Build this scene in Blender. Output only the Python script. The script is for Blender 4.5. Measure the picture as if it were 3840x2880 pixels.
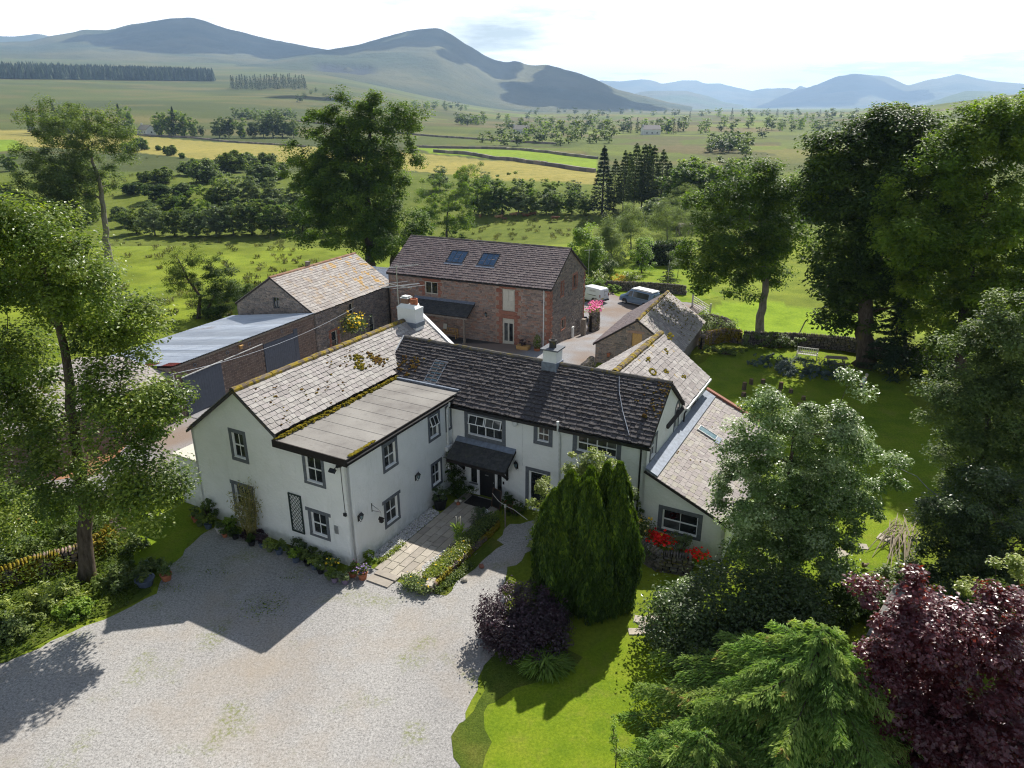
import bpy, math, random
import numpy as np
from mathutils import Matrix, Vector

rnd = random.Random(11)
rg = np.random.default_rng(11)
for o in list(bpy.data.objects):
	bpy.data.objects.remove(o)
S = bpy.context.scene
COL = S.collection
rad = math.radians

# ------------------------------------------------------------------ camera
H = 20.75                                   # drone height above the gravel
cam_d = bpy.data.cameras.new('camera')
cam = bpy.data.objects.new('camera', cam_d)
COL.objects.link(cam)
cam.location = (0, 0, H)
PITCH = rad(21.0)
cam.rotation_euler = (math.pi / 2 - PITCH, 0, 0)
cam_d.sensor_width = 36
cam_d.lens = 36 * 2711.6 / 3840
cam_d.clip_start = 0.5
cam_d.clip_end = 60000
S.camera = cam

# ------------------------------------------------------------------ light
SUN_AZ, SUN_EL = rad(26.0), rad(43.5)       # azimuth from +Y towards +X
sd = bpy.data.lights.new('sun', 'SUN')
sd.energy = 5.0
sd.angle = rad(0.53)
sd.color = (1.0, 0.95, 0.87)
sun = bpy.data.objects.new('sun', sd)
COL.objects.link(sun)
sdir = Vector((math.sin(SUN_AZ) * math.cos(SUN_EL), math.cos(SUN_AZ) * math.cos(SUN_EL), math.sin(SUN_EL)))
sun.rotation_euler = sdir.to_track_quat('Z', 'Y').to_euler()
sun.location = (40, 80, 90)

W = bpy.data.worlds.new('World')
S.world = W
W.use_nodes = True
wt = W.node_tree
wt.nodes.clear()

def wn(t, **k):
	n = wt.nodes.new(t)
	for a, b in k.items():
		setattr(n, a, b)
	return n

wo = wn('ShaderNodeOutputWorld')
wb = wn('ShaderNodeBackground')
sky = wn('ShaderNodeTexSky', sky_type='NISHITA', sun_disc=False, sun_elevation=SUN_EL, sun_rotation=SUN_AZ,
		 air_density=1.0, dust_density=1.0, ozone_density=1.0)
wtc = wn('ShaderNodeTexCoord')
wsep = wn('ShaderNodeSeparateXYZ')
wt.links.new(wtc.outputs['Generated'], wsep.inputs[0])
# broken cloud layer seen in perspective: direction projected on a plane overhead
wz = wn('ShaderNodeMath', operation='MAXIMUM')
wz.inputs[1].default_value = 0.0
wt.links.new(wsep.outputs[2], wz.inputs[0])
wz2 = wn('ShaderNodeMath', operation='ADD')
wz2.inputs[1].default_value = 0.09
wt.links.new(wz.outputs[0], wz2.inputs[0])
wd = wn('ShaderNodeVectorMath', operation='DIVIDE')
wt.links.new(wtc.outputs['Generated'], wd.inputs[0])
wc = wn('ShaderNodeCombineXYZ')
for i in range(3):
	wt.links.new(wz2.outputs[0], wc.inputs[i])
wt.links.new(wc.outputs[0], wd.inputs[1])

def wnoise(scale, detail, off, rough=.55):
	mp = wn('ShaderNodeMapping')
	mp.inputs['Location'].default_value = off
	mp.inputs['Scale'].default_value = (1, 1, 0.0)
	wt.links.new(wd.outputs[0], mp.inputs[0])
	n = wn('ShaderNodeTexNoise')
	n.inputs['Scale'].default_value = scale
	n.inputs['Detail'].default_value = detail
	n.inputs['Roughness'].default_value = rough
	wt.links.new(mp.outputs[0], n.inputs['Vector'])
	return n.outputs[0]

def wramp(s, pts):
	r = wn('ShaderNodeValToRGB')
	e = r.color_ramp.elements
	while len(e) > 1:
		e.remove(e[-1])
	e[0].position = pts[0][0]
	e[0].color = (*pts[0][1], 1)
	for p, c in pts[1:]:
		q = e.new(p)
		q.color = (*c, 1)
	wt.links.new(s, r.inputs[0])
	return r.outputs[0]

# the layer is broken overhead and closes up towards the horizon, where it is seen edge on
wlow = wn('ShaderNodeMapRange')
wlow.inputs[1].default_value, wlow.inputs[2].default_value, wlow.inputs[3].default_value, wlow.inputs[4].default_value = 0.02, 0.34, 0.20, -0.08
wt.links.new(wz.outputs[0], wlow.inputs[0])
wcov = wn('ShaderNodeMath', operation='ADD')
wt.links.new(wnoise(0.55, 6, (3.1, 7.7, 0)), wcov.inputs[0])
wt.links.new(wlow.outputs[0], wcov.inputs[1])
cover = wramp(wcov.outputs[0], [(0.46, (0, 0, 0)), (0.60, (1, 1, 1))])
cloudc = wramp(wnoise(0.62, 7, (11.3, 2.1, 0), .6), [(0.0, (23, 23.1, 23.3)), (0.56, (22, 22.2, 22.4)), (0.60, (16.5, 17.0, 17.5)), (0.66, (11.5, 12.2, 13))])
wm = wn('ShaderNodeMix', data_type='RGBA')
wt.links.new(cover, wm.inputs['Factor'])
wt.links.new(sky.outputs[0], wm.inputs[6])
wt.links.new(cloudc, wm.inputs[7])
wt.links.new(wm.outputs[2], wb.inputs[0])
wb.inputs[1].default_value = 0.05
wt.links.new(wb.outputs[0], wo.inputs[0])

S.view_settings.view_transform = 'Standard'
S.view_settings.look = 'None'
S.view_settings.exposure = 0.8
S.view_settings.gamma = 1
S.view_settings.use_curve_mapping = False
S.render.engine = 'CYCLES'
cy = S.cycles
cy.max_bounces = 6
cy.diffuse_bounces = 3
cy.glossy_bounces = 2
cy.transmission_bounces = 4
cy.transparent_max_bounces = 6
cy.volume_bounces = 0
cy.caustics_reflective = False
cy.caustics_refractive = False
cy.sample_clamp_indirect = 4
cy.use_denoising = True
cy.denoising_input_passes = 'RGB_ALBEDO_NORMAL'
cy.denoising_prefilter = 'NONE'
cy.filter_width = 1.15
cy.use_adaptive_sampling = True
cy.adaptive_threshold = 0.012

# ------------------------------------------------------------------ geometry of the site
F_, CX_, CY_ = 2711.6, 1920.0, 1440.0
cP, sP = math.cos(PITCH), math.sin(PITCH)

def sst(a, b, x):
	t = np.clip((x - a) / (b - a), 0, 1)
	return t * t * (3 - 2 * t)

def vnoise(x, y, sc, seed=0):
	"""cheap smooth value noise, vectorised"""
	x = np.asarray(x, float) / sc + seed * 17.3
	y = np.asarray(y, float) / sc + seed * 9.1
	xi, yi = np.floor(x), np.floor(y)
	fx, fy = x - xi, y - yi
	fx = fx * fx * (3 - 2 * fx)
	fy = fy * fy * (3 - 2 * fy)

	def h(a, b):
		v = np.sin(a * 127.1 + b * 311.7 + seed * 74.7) * 43758.5453
		return v - np.floor(v)
	return (h(xi, yi) * (1 - fx) + h(xi + 1, yi) * fx) * (1 - fy) + (h(xi, yi + 1) * (1 - fx) + h(xi + 1, yi + 1) * fx) * fy

def fbm(x, y, sc, n=4, seed=0):
	s = 0
	a = .5
	for i in range(n):
		s = s + a * vnoise(x, y, sc / 2 ** i, seed + i)
		a *= .5
	return s

def tz(x, y):
	"""height of the land"""
	x = np.asarray(x, float)
	y = np.asarray(y, float)
	r = np.hypot(x, y)
	z = -1.5 * sst(62, 76, y) - 1.5 * sst(80, 130, y)
	left = 1 - sst(-30, 60, x)
	z = z - (5.5 * left + 1.5) * sst(125, 172, y) * (1 - sst(176, 262, y)) + 1.0 * sst(190, 270, y)
	z = z + sst(85, 130, y) * (1 - sst(400, 600, y)) * (fbm(x, y, 34, 3, 3) - .45) * 2.2
	z = z + (fbm(x, y, 300, 4, 5) - .47) * 9 * sst(330, 900, r)
	ph = np.degrees(np.arctan2(x, np.maximum(y, 1)))
	m = 1 - sst(-17, 2, ph)
	z = z + m * 112 * np.clip((r - 620) / 2080, 0, 1.9) ** 1.25
	z = z + 60 * sst(20, 40, ph) * sst(300, 1800, r)
	return z

def ray(px, py, z):
	Y = py - CY_
	D = Y * cP + F_ * sP
	Fw = F_ * cP - Y * sP
	k = (H - z) / max(D, 1e-3)
	return (px - CX_) * k, Fw * k

TS = np.arange(1080)

def at(px, py, dz=0.0):
	"""the point of the land seen at photo pixel (px, py) of the 3840 x 2880 photograph"""
	Y = py - CY_
	D = Y * cP + F_ * sP
	Fw = F_ * cP - Y * sP
	dx, dy, d = (px - CX_), Fw, -D
	n = math.hypot(dx, dy)
	dx, dy, d = dx / n, dy / n, d / n
	t = 15.0 * 1.006 ** TS
	e = H + d * t - tz(dx * t, dy * t) - dz
	k = int(np.argmax(e <= 0)) if (e <= 0).any() else len(t) - 1
	hi = t[k]
	if k:
		t = np.linspace(t[k - 1], t[k], 40)
		e = H + d * t - tz(dx * t, dy * t) - dz
		hi = t[int(np.argmax(e <= 0))] if (e <= 0).any() else hi
	hi = float(hi)
	return Vector((dx * hi, dy * hi, H + d * hi))

def plane_y(px, py, yb):
	"""(x, z) of the photo ray where it crosses the vertical plane Y = yb"""
	Y = py - CY_
	D = Y * cP + F_ * sP
	Fw = F_ * cP - Y * sP
	return (px - CX_) * yb / Fw, H - D * yb / Fw

K = 3840 / 2212.0                            # overview pixels to photo pixels

# ------------------------------------------------------------------ object helpers
WM = {}

def wmat(o):
	m = o.matrix_basis.copy()
	while o.parent:
		o = o.parent
		m = o.matrix_basis @ m
	return m

def tag(o, label=None, cat=None, group=None, kind=None):
	if label:
		o['label'] = label
	if cat:
		o['category'] = cat
	if group:
		o['group'] = group
	if kind:
		o['kind'] = kind
	return o

def thing(name, label, cat, loc=(0, 0, 0), rz=0.0, group=None):
	o = bpy.data.objects.new(name, None)
	o.empty_display_size = .3
	COL.objects.link(o)
	o.location = loc
	o.rotation_euler = (0, 0, rz)
	o.matrix_basis = Matrix.Translation(loc) @ Matrix.Rotation(rz, 4, 'Z')
	return tag(o, label, cat, group)

def link(name, me, parent=None, M=None):
	o = bpy.data.objects.new(name, me)
	COL.objects.link(o)
	if parent is not None:
		o.parent = parent
	if M is not None:
		o.matrix_basis = M
	return o

def kids(o):
	return [c for c in COL.objects if c.parent == o]

CHILD = {}

def dup(root, loc, rz=0.0, sc=1.0, label=None, group=None):
	"""a copy of a thing with copies of its parts and sub-parts (mesh data shared)"""
	r = root.copy()
	COL.objects.link(r)
	if root.name not in CHILD:
		CHILD[root.name] = [c for c in root.children_recursive]
	m = {root: r}
	for c in CHILD[root.name]:
		d = c.copy()
		COL.objects.link(d)
		d.parent = m[c.parent]
		m[c] = d
	s = sc if isinstance(sc, (tuple, list)) else (sc, sc, sc)
	r.matrix_basis = Matrix.Translation(loc) @ Matrix.Rotation(rz, 4, 'Z') @ Matrix.Diagonal((*s, 1))
	if label:
		r['label'] = label
	if group:
		r['group'] = group
	return r

def mesh_np(name, v, polys, rv=None, mats=(), mi=None, smooth=False, col=None):
	"""v (n,3); polys list of (k, array (m,k)); rv per-vertex random value"""
	me = bpy.data.meshes.new(name)
	v = np.asarray(v, np.float32)
	me.vertices.add(len(v))
	me.vertices.foreach_set('co', v.ravel())
	nl = sum(p.size for p in polys)
	npoly = sum(len(p) for p in polys)
	me.loops.add(nl)
	me.polygons.add(npoly)
	me.loops.foreach_set('vertex_index', np.concatenate([p.ravel() for p in polys]).astype(np.int32))
	tot = np.concatenate([np.full(len(p), p.shape[1]) for p in polys]).astype(np.int32)
	st = np.concatenate([[0], np.cumsum(tot)[:-1]]).astype(np.int32)
	me.polygons.foreach_set('loop_start', st)
	me.polygons.foreach_set('loop_total', tot)
	if mi is not None:
		me.polygons.foreach_set('material_index', np.asarray(mi, np.int32))
	me.polygons.foreach_set('use_smooth', np.full(npoly, bool(smooth)))
	me.update(calc_edges=True)
	if rv is not None:
		a = me.attributes.new('rnd', 'FLOAT', 'POINT')
		a.data.foreach_set('value', np.asarray(rv, np.float32))
	if col is not None:
		a = me.attributes.new('col', 'FLOAT_COLOR', 'POINT')
		c4 = np.ones((len(v), 4), np.float32)
		c4[:, :3] = col
		a.data.foreach_set('color', c4.ravel())
	for m in mats:
		me.materials.append(m)
	return me

class MB:
	"""collects shapes and links them as ONE mesh object"""

	def __init__(s):
		s.v, s.f, s.r, s.m = [], [], [], []

	def add(s, vs, fs, r=None, mi=0):
		n = len(s.v)
		r = rnd.random() if r is None else r
		s.v += [tuple(p) for p in vs]
		s.r += [r] * len(vs)
		s.f += [tuple(i + n for i in f) for f in fs]
		s.m += [mi] * len(fs)
		return s

	def box(s, c, d, R=None, r=None, mi=0):
		hx, hy, hz = d[0] / 2, d[1] / 2, d[2] / 2
		vs = [Vector((x, y, z)) for z in (-hz, hz) for x, y in ((-hx, -hy), (hx, -hy), (hx, hy), (-hx, hy))]
		if R is not None:
			vs = [R @ p for p in vs]
		c = Vector(c)
		return s.add([p + c for p in vs], [(3, 2, 1, 0), (4, 5, 6, 7), (0, 1, 5, 4), (1, 2, 6, 5), (2, 3, 7, 6), (3, 0, 4, 7)], r, mi)

	def box2(s, a, b, r=None, mi=0):
		return s.box([(a[i] + b[i]) / 2 for i in range(3)], [abs(b[i] - a[i]) for i in range(3)], None, r, mi)

	def beam(s, p, q, w, h, up=(0, 0, 1), r=None, mi=0):
		p, q = Vector(p), Vector(q)
		d = q - p
		L = d.length
		d.normalize()
		sx = d.cross(Vector(up))
		if sx.length < 1e-4:
			sx = d.cross(Vector((1, 0, 0)))
		sx.normalize()
		uz = sx.cross(d)
		R = Matrix((sx, d, uz)).transposed()
		return s.box((p + q) / 2, (w, L, h), R, r, mi)

	def prism(s, pts, off, r=None, mi=0):
		"""pts: planar polygon (list of 3-vectors); extruded by off"""
		n = len(pts)
		off = Vector(off)
		vs = [Vector(p) for p in pts] + [Vector(p) + off for p in pts]
		fs = [tuple(range(n - 1, -1, -1)), tuple(range(n, 2 * n))] + [(i, (i + 1) % n, n + (i + 1) % n, n + i) for i in range(n)]
		return s.add(vs, fs, r, mi)

	def tube(s, pts, rads, n=6, cap=True, r=None, mi=0):
		pts = [Vector(p) for p in pts]
		if not isinstance(rads, (list, tuple)):
			rads = [rads] * len(pts)
		vs, fs = [], []
		prev = None
		for i, p in enumerate(pts):
			d = pts[min(i + 1, len(pts) - 1)] - pts[max(i - 1, 0)]
			if d.length < 1e-6:
				d = Vector((0, 0, 1))
			d.normalize()
			if prev is None:
				u = d.cross(Vector((0, 0, 1)))
				if u.length < .05:
					u = d.cross(Vector((1, 0, 0)))
			else:
				u = prev - d * prev.dot(d)
				if u.length < 1e-4:
					u = d.cross(Vector((1, 0, 0)))
			u.normalize()
			prev = u
			w = d.cross(u)
			for k in range(n):
				t = 2 * math.pi * k / n
				vs.append(p + (u * math.cos(t) + w * math.sin(t)) * rads[i])
		for i in range(len(pts) - 1):
			for k in range(n):
				a, b = i * n + k, i * n + (k + 1) % n
				fs.append((a, b, b + n, a + n))
		if cap:
			fs.append(tuple(range(n - 1, -1, -1)))
			fs.append(tuple(range((len(pts) - 1) * n, len(pts) * n)))
		return s.add(vs, fs, r, mi)

	def lathe(s, prof, c=(0, 0, 0), n=12, r=None, mi=0, axis='Z'):
		vs, fs = [], []
		for rr, z in prof:
			for k in range(n):
				t = 2 * math.pi * k / n
				p = (rr * math.cos(t), rr * math.sin(t), z)
				if axis == 'Y':
					p = (p[0], p[2], p[1])
				if axis == 'X':
					p = (p[2], p[0], p[1])
				vs.append((p[0] + c[0], p[1] + c[1], p[2] + c[2]))
		for i in range(len(prof) - 1):
			for k in range(n):
				a, b = i * n + k, i * n + (k + 1) % n
				fs.append((a, b, b + n, a + n))
		fs.append(tuple(range(n - 1, -1, -1)))
		fs.append(tuple(range((len(prof) - 1) * n, len(prof) * n)))
		return s.add(vs, fs, r, mi)

	def blob(s, c, d, seed=0, jit=.18, sub=1, r=None, mi=0, flat=True):
		"""rounded irregular lump"""
		rr = random.Random(seed)
		nu, nv = (7, 4) if sub == 1 else (10, 6)
		vs = [(0, 0, -1)]
		for j in range(1, nv):
			t = math.pi * j / nv
			for i in range(nu):
				a = 2 * math.pi * i / nu
				q = 1 + rr.uniform(-jit, jit)
				vs.append((math.sin(t) * math.cos(a) * q, math.sin(t) * math.sin(a) * q, -math.cos(t) * q))
		vs.append((0, 0, 1))
		fs = []
		for i in range(nu):
			fs.append((0, 1 + (i + 1) % nu, 1 + i))
		for j in range(nv - 2):
			for i in range(nu):
				a, b = 1 + j * nu + i, 1 + j * nu + (i + 1) % nu
				fs.append((a, b, b + nu, a + nu))
		L = len(vs) - 1
		for i in range(nu):
			fs.append((L, L - nu + i, L - nu + (i + 1) % nu))
		return s.add([(c[0] + p[0] * d[0] / 2, c[1] + p[1] * d[1] / 2, c[2] + p[2] * d[2] / 2) for p in vs], fs, r, mi)

	def mesh(s, name, mats, smooth=False):
		me = bpy.data.meshes.new(name)
		me.from_pydata(s.v, [], s.f)
		a = me.attributes.new('rnd', 'FLOAT', 'POINT')
		a.data.foreach_set('value', s.r)
		ms = mats if isinstance(mats, (list, tuple)) else [mats]
		for m in ms:
			me.materials.append(m)
		if len(ms) > 1:
			me.polygons.foreach_set('material_index', s.m)
		if smooth:
			me.polygons.foreach_set('use_smooth', [True] * len(s.f))
		return me

	def obj(s, name, mats, parent=None, M=None, smooth=False):
		return link(name, s.mesh(name, mats, smooth), parent, M)

def basis(O, X, Y, Z):
	m = Matrix((X, Y, Z)).transposed().to_4x4()
	m.translation = Vector(O)
	return m

# ------------------------------------------------------------------ materials
class NT:
	def __init__(s, name):
		s.m = bpy.data.materials.new(name)
		s.m.use_nodes = True
		s.t = s.m.node_tree
		s.t.nodes.clear()
		s.geo = None

	def n(s, t, **k):
		x = s.t.nodes.new(t)
		for a, b in k.items():
			setattr(x, a, b)
		return x

	def l(s, a, b):
		s.t.links.new(a, b)

	def pos(s):
		if s.geo is None:
			s.geo = s.n('ShaderNodeNewGeometry')
		return s.geo.outputs['Position']

	def attr(s, name='rnd', o='Fac'):
		a = s.n('ShaderNodeAttribute', attribute_name=name)
		return a.outputs[o]

	def piece(s):
		"""random value of a piece: its own attribute plus its object's"""
		oi = s.n('ShaderNodeObjectInfo')
		return s.math('FRACT', s.math('ADD', s.attr(), oi.outputs['Random']))

	def noise(s, scale, detail=4, rough=.55, vec=None, stretch=None, dist=0):
		v = vec or s.pos()
		if stretch:
			mp = s.n('ShaderNodeMapping')
			mp.inputs['Scale'].default_value = stretch
			s.l(v, mp.inputs[0])
			v = mp.outputs[0]
		n = s.n('ShaderNodeTexNoise')
		n.inputs['Scale'].default_value = scale
		n.inputs['Detail'].default_value = detail
		n.inputs['Roughness'].default_value = rough
		n.inputs['Distortion'].default_value = dist
		s.l(v, n.inputs['Vector'])
		return n.outputs[0]

	def math(s, op, a, b=None):
		n = s.n('ShaderNodeMath', operation=op)
		for i, q in enumerate((a, b)):
			if q is None:
				continue
			if isinstance(q, (int, float)):
				n.inputs[i].default_value = q
			else:
				s.l(q, n.inputs[i])
		return n.outputs[0]

	def ramp(s, f, pts, interp='LINEAR'):
		r = s.n('ShaderNodeValToRGB')
		r.color_ramp.interpolation = interp
		e = r.color_ramp.elements
		while len(e) > 1:
			e.remove(e[-1])
		for i, (p, c) in enumerate(pts):
			if isinstance(c, (int, float)):
				c = (c, c, c)
			q = e[0] if i == 0 else e.new(p)
			q.position = p
			q.color = (*c, 1)
		s.l(f, r.inputs[0])
		return r.outputs[0]

	def mix(s, f, a, b, mode='MIX'):
		n = s.n('ShaderNodeMix', data_type='RGBA', blend_type=mode)
		for i, q in ((0, f), (6, a), (7, b)):
			if isinstance(q, (int, float)):
				n.inputs[i].default_value = q
			elif isinstance(q, (tuple, list)):
				n.inputs[i].default_value = (*q, 1)
			else:
				s.l(q, n.inputs[i])
		return n.outputs[2]

	def bump(s, h, strength=.5, dist=.02, nrm=None):
		b = s.n('ShaderNodeBump')
		b.inputs['Strength'].default_value = strength
		b.inputs['Distance'].default_value = dist
		s.l(h, b.inputs['Height'])
		if nrm is not None:
			s.l(nrm, b.inputs['Normal'])
		return b.outputs[0]

	def bsdf(s, col, rough=.85, spec=.25, nrm=None, metal=0, trans=None, sheen=0):
		p = s.n('ShaderNodeBsdfPrincipled')
		if isinstance(col, (tuple, list)):
			p.inputs['Base Color'].default_value = (*col, 1)
		else:
			s.l(col, p.inputs['Base Color'])
		if isinstance(rough, (int, float)):
			p.inputs['Roughness'].default_value = rough
		else:
			s.l(rough, p.inputs['Roughness'])
		p.inputs['Specular IOR Level'].default_value = spec
		p.inputs['Metallic'].default_value = metal
		if nrm is not None:
			s.l(nrm, p.inputs['Normal'])
		out = s.n('ShaderNodeOutputMaterial')
		sh = p.outputs[0]
		if trans is not None:
			amt, tc = trans
			t = s.n('ShaderNodeBsdfTranslucent')
			if isinstance(tc, (tuple, list)):
				t.inputs[0].default_value = (*tc, 1)
			else:
				s.l(tc, t.inputs[0])
			mx = s.n('ShaderNodeMixShader')
			mx.inputs[0].default_value = amt
			s.l(sh, mx.inputs[1])
			s.l(t.outputs[0], mx.inputs[2])
			sh = mx.outputs[0]
		s.l(sh, out.inputs[0])
		return s.m

def plain(name, col, rough=.7, spec=.3, metal=0, var=.15, sc=6, bump=0):
	n = NT(name)
	f = n.noise(sc, 4)
	c = n.mix(n.ramp(f, [(.3, 0), (.7, 1)]), [q * (1 - var) for q in col], [min(1, q * (1 + var)) for q in col])
	nr = n.bump(n.noise(sc * 6, 3), bump, .01) if bump else None
	return n.bsdf(c, rough, spec, nr, metal)

def pieces_mat(name, cols, rough=.85, spec=.25, mott=.35, msc=5, patches=(), bump=.5, bsc=40, bd=.012):
	"""cols: colours of single pieces; patches: (colour, scale, threshold, softness, amount[, mask function])"""
	n = NT(name)
	k = len(cols)
	c = n.ramp(n.piece(), [((i + .5) / k, q) for i, q in enumerate(cols)], 'LINEAR')
	f = n.noise(msc, 6, .65)
	c = n.mix(1.0, c, n.ramp(f, [(.25, 1 - mott), (.75, 1 + mott * .6)]), 'MULTIPLY')
	for p in patches:
		col, sc, th, so, am = p[:5]
		g = n.ramp(n.noise(sc, 5, .62), [(th, 0), (th + so, am)])
		if len(p) > 5:
			g = n.math('MULTIPLY', g, p[5](n))
		c = n.mix(g, c, col)
	return n.bsdf(c, rough, spec, n.bump(n.noise(bsc, 4, .6), bump, bd))

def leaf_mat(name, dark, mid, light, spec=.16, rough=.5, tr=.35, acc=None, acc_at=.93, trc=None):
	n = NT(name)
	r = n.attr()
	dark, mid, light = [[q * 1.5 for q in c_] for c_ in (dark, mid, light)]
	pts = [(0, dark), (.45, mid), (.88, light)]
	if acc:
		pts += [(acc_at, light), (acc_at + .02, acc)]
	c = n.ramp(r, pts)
	c = n.mix(1.0, c, n.ramp(n.noise(.55, 3), [(.3, .72), (.7, 1.25)]), 'MULTIPLY')
	tc = trc or n.mix(1.0, c, (1.5, 1.6, .55), 'MULTIPLY')
	return n.bsdf(c, rough, spec, None, 0, (tr, tc))

MT = {}
# walls
n = NT('white_render')
f1 = n.noise(1.1, 5, .6)
f2 = n.noise(9, 5, .6)
c = n.mix(n.ramp(f1, [(.35, 0), (.75, 1)]), (.80, .805, .79), (.74, .75, .73))
c = n.mix(n.ramp(n.noise(2.3, 6, .7, stretch=(1, 1, .25)), [(.56, 0), (.82, .55)]), c, (.55, .56, .51))
sx = n.n('ShaderNodeSeparateXYZ')
n.l(n.pos(), sx.inputs[0])
damp = n.math('MULTIPLY', n.ramp(sx.outputs[2], [(0, 1), (.9, 0)]), n.ramp(n.noise(3, 4), [(.35, 0), (.65, .7)]))
c = n.mix(damp, c, (.42, .43, .37))
bm = n.bump(n.noise(4.2, 5, .65), .9, .06)
MT['render'] = n.bsdf(c, .9, .15, n.bump(f2, .55, .03, bm))
MT['render'].name = 'white_render'
MT['sur'] = plain('grey_painted_stone', (.125, .135, .15), .75, .2, 0, .22, 9, .4)
MT['frame'] = plain('white_window_frame', (.80, .80, .79), .4, .4, 0, .03)
MT['cream'] = plain('cream_painted_timber', (.50, .48, .41), .55, .3, 0, .08)
n = NT('window_glass')
gi = n.n('ShaderNodeObjectInfo').outputs['Random']
MT['glass'] = n.bsdf(n.mix(n.ramp(gi, [(.62, 0), (.66, 1)]), n.ramp(n.noise(1.6, 3), [(.35, (.006, .008, .009)), (.7, (.04, .045, .045))]), n.ramp(n.noise(2.2, 3), [(.35, (.05, .055, .055)), (.7, (.14, .145, .14))])), .04, .5)
n = NT('skylight_glass')
MT['skyglass'] = n.bsdf((.02, .045, .09), .06, .9)
n = NT('obscure_glass')
MT['obglass'] = n.bsdf(n.mix(n.ramp(n.noise(3, 3), [(.3, 0), (.7, 1)]), (.10, .17, .20), (.20, .29, .32)), .25, .5)
MT['black'] = plain('black_paint', (.012, .012, .013), .45, .4, 0, .2)
MT['darkfill'] = plain('dark_interior', (.02, .019, .018), .9, .1)  # near-black standing in for shade inside rooms, dry walls and hedge; eyes too
MT['blacktim'] = plain('dark_stained_timber', (.022, .018, .016), .7, .2, 0, .3)
MT['lead'] = plain('lead_flashing', (.17, .20, .25), .45, .5, .2, .25, 5)
MT['greydoor'] = plain('slate_blue_painted_boards', (.085, .10, .13), .6, .3, 0, .12, 5)
MT['pipewhite'] = plain('white_pipe', (.62, .63, .62), .5, .4)
MT['steel'] = plain('grey_steel', (.42, .43, .44), .4, .5, .7)
MT['terracotta'] = plain('terracotta', (.36, .13, .065), .8, .2, 0, .25, 8)
MT['wood'] = plain('weathered_wood', (.22, .185, .15), .85, .15, 0, .3, 9, .4)
MT['newwood'] = plain('new_wood', (.46, .28, .11), .7, .2, 0, .15, 7)
MT['sandst'] = pieces_mat('red_sandstone', [(.27, .115, .075), (.33, .155, .105), (.24, .10, .07), (.30, .14, .10)], mott=.25, msc=8, bump=.35)
MT['mortar'] = plain('lime_mortar', (.30, .23, .185), .95, .1, 0, .25, 9, .5)
MT['mortar2'] = plain('pale_mortar', (.27, .235, .21), .95, .1, 0, .2, 9, .5)
MT['rubble'] = pieces_mat('barn_rubble_stone', [(.20, .16, .145), (.30, .22, .18), (.36, .21, .155), (.25, .23, .22), (.40, .30, .25), (.15, .125, .12), (.32, .26, .225), (.30, .165, .12)], mott=.3, msc=7, bump=.6, bsc=30)
MT['rubble2'] = pieces_mat('grey_rubble_stone', [(.16, .145, .135), (.23, .20, .18), (.28, .225, .19), (.19, .175, .17), (.32, .265, .225), (.14, .125, .12)], mott=.3, msc=7, bump=.6, bsc=30)
ochre, moss, lich = (.30, .19, .012), (.16, .125, .014), (.47, .47, .44)
MT['slateL'] = pieces_mat('pale_slate', [(.27, .25, .235), (.34, .325, .30), (.30, .275, .265), (.38, .36, .335), (.25, .23, .22), (.33, .30, .29)], .8, .3, .22, 5,
						  [((.46, .45, .42), 7, .58, .12, .6), ((.13, .075, .04), 5, .66, .06, .55)])
MT['slateD'] = pieces_mat('dark_stone_slate', [(.058, .052, .055), (.085, .076, .078), (.07, .064, .068), (.10, .09, .09), (.065, .056, .055)], .8, .25, .35, 6,
						  [((.30, .30, .29), 9, .62, .08, .65), ((.12, .07, .03), 6, .68, .06, .4)], bump=.8, bd=.02)
MT['slateB'] = pieces_mat('purple_barn_slate', [(.105, .08, .085), (.135, .105, .108), (.12, .092, .095), (.155, .125, .122), (.095, .075, .08)], .75, .3, .28, 4,
						  [((.30, .29, .28), 6, .64, .1, .55)])

def lich_mask(n):
	sx = n.n('ShaderNodeSeparateXYZ')
	n.l(n.pos(), sx.inputs[0])
	# strongest at the far lower end of the roof
	return n.math('MULTIPLY', n.ramp(sx.outputs[1], [(0, 0), (.66, 0.12), (.70, .9), (.73, 1)]) if False else n.ramp(n.math('DIVIDE', n.math('SUBTRACT', sx.outputs[1], 58.0), 16.0), [(0, .04), (.45, .3), (.8, 1)]), 1.0)

MT['slateO'] = pieces_mat('lichened_slate', [(.27, .245, .225), (.34, .31, .285), (.30, .27, .25), (.37, .345, .32), (.25, .22, .205)], .8, .25, .22, 5,
						  [((.40, .22, .018), 1.3, .55, .05, .9, lich_mask), ((.46, .45, .41), 6, .6, .1, .5)])
MT['slateR'] = pieces_mat('mauve_slate', [(.25, .22, .215), (.31, .28, .265), (.28, .25, .24), (.35, .325, .30), (.29, .27, .225)], .8, .3, .2, 4,
						  [((.48, .47, .44), 5, .66, .1, .6), ((.32, .28, .16), 1.6, .56, .15, .35)])
MT['slateM'] = pieces_mat('rear_wing_slate', [(.25, .225, .215), (.31, .285, .27), (.28, .255, .245), (.36, .335, .315)], .8, .3, .22, 5,
						  [((.48, .47, .44), 6, .64, .1, .6), ((.30, .20, .02), 1.3, .635, .03, .9)])
MT['slateP'] = pieces_mat('porch_slate', [(.05, .052, .055), (.075, .075, .075), (.06, .062, .06)], .85, .2, .3, 8, [((.13, .14, .07), 5, .6, .1, .5)])
MT['ridgemoss'] = pieces_mat('mossy_ridge', [(.13, .10, .07), (.17, .14, .11), (.12, .095, .075)], .9, .1, .3, 6, [((.26, .19, .018), 2.6, .46, .1, .9)], bump=.9, bsc=30, bd=.02)
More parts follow.
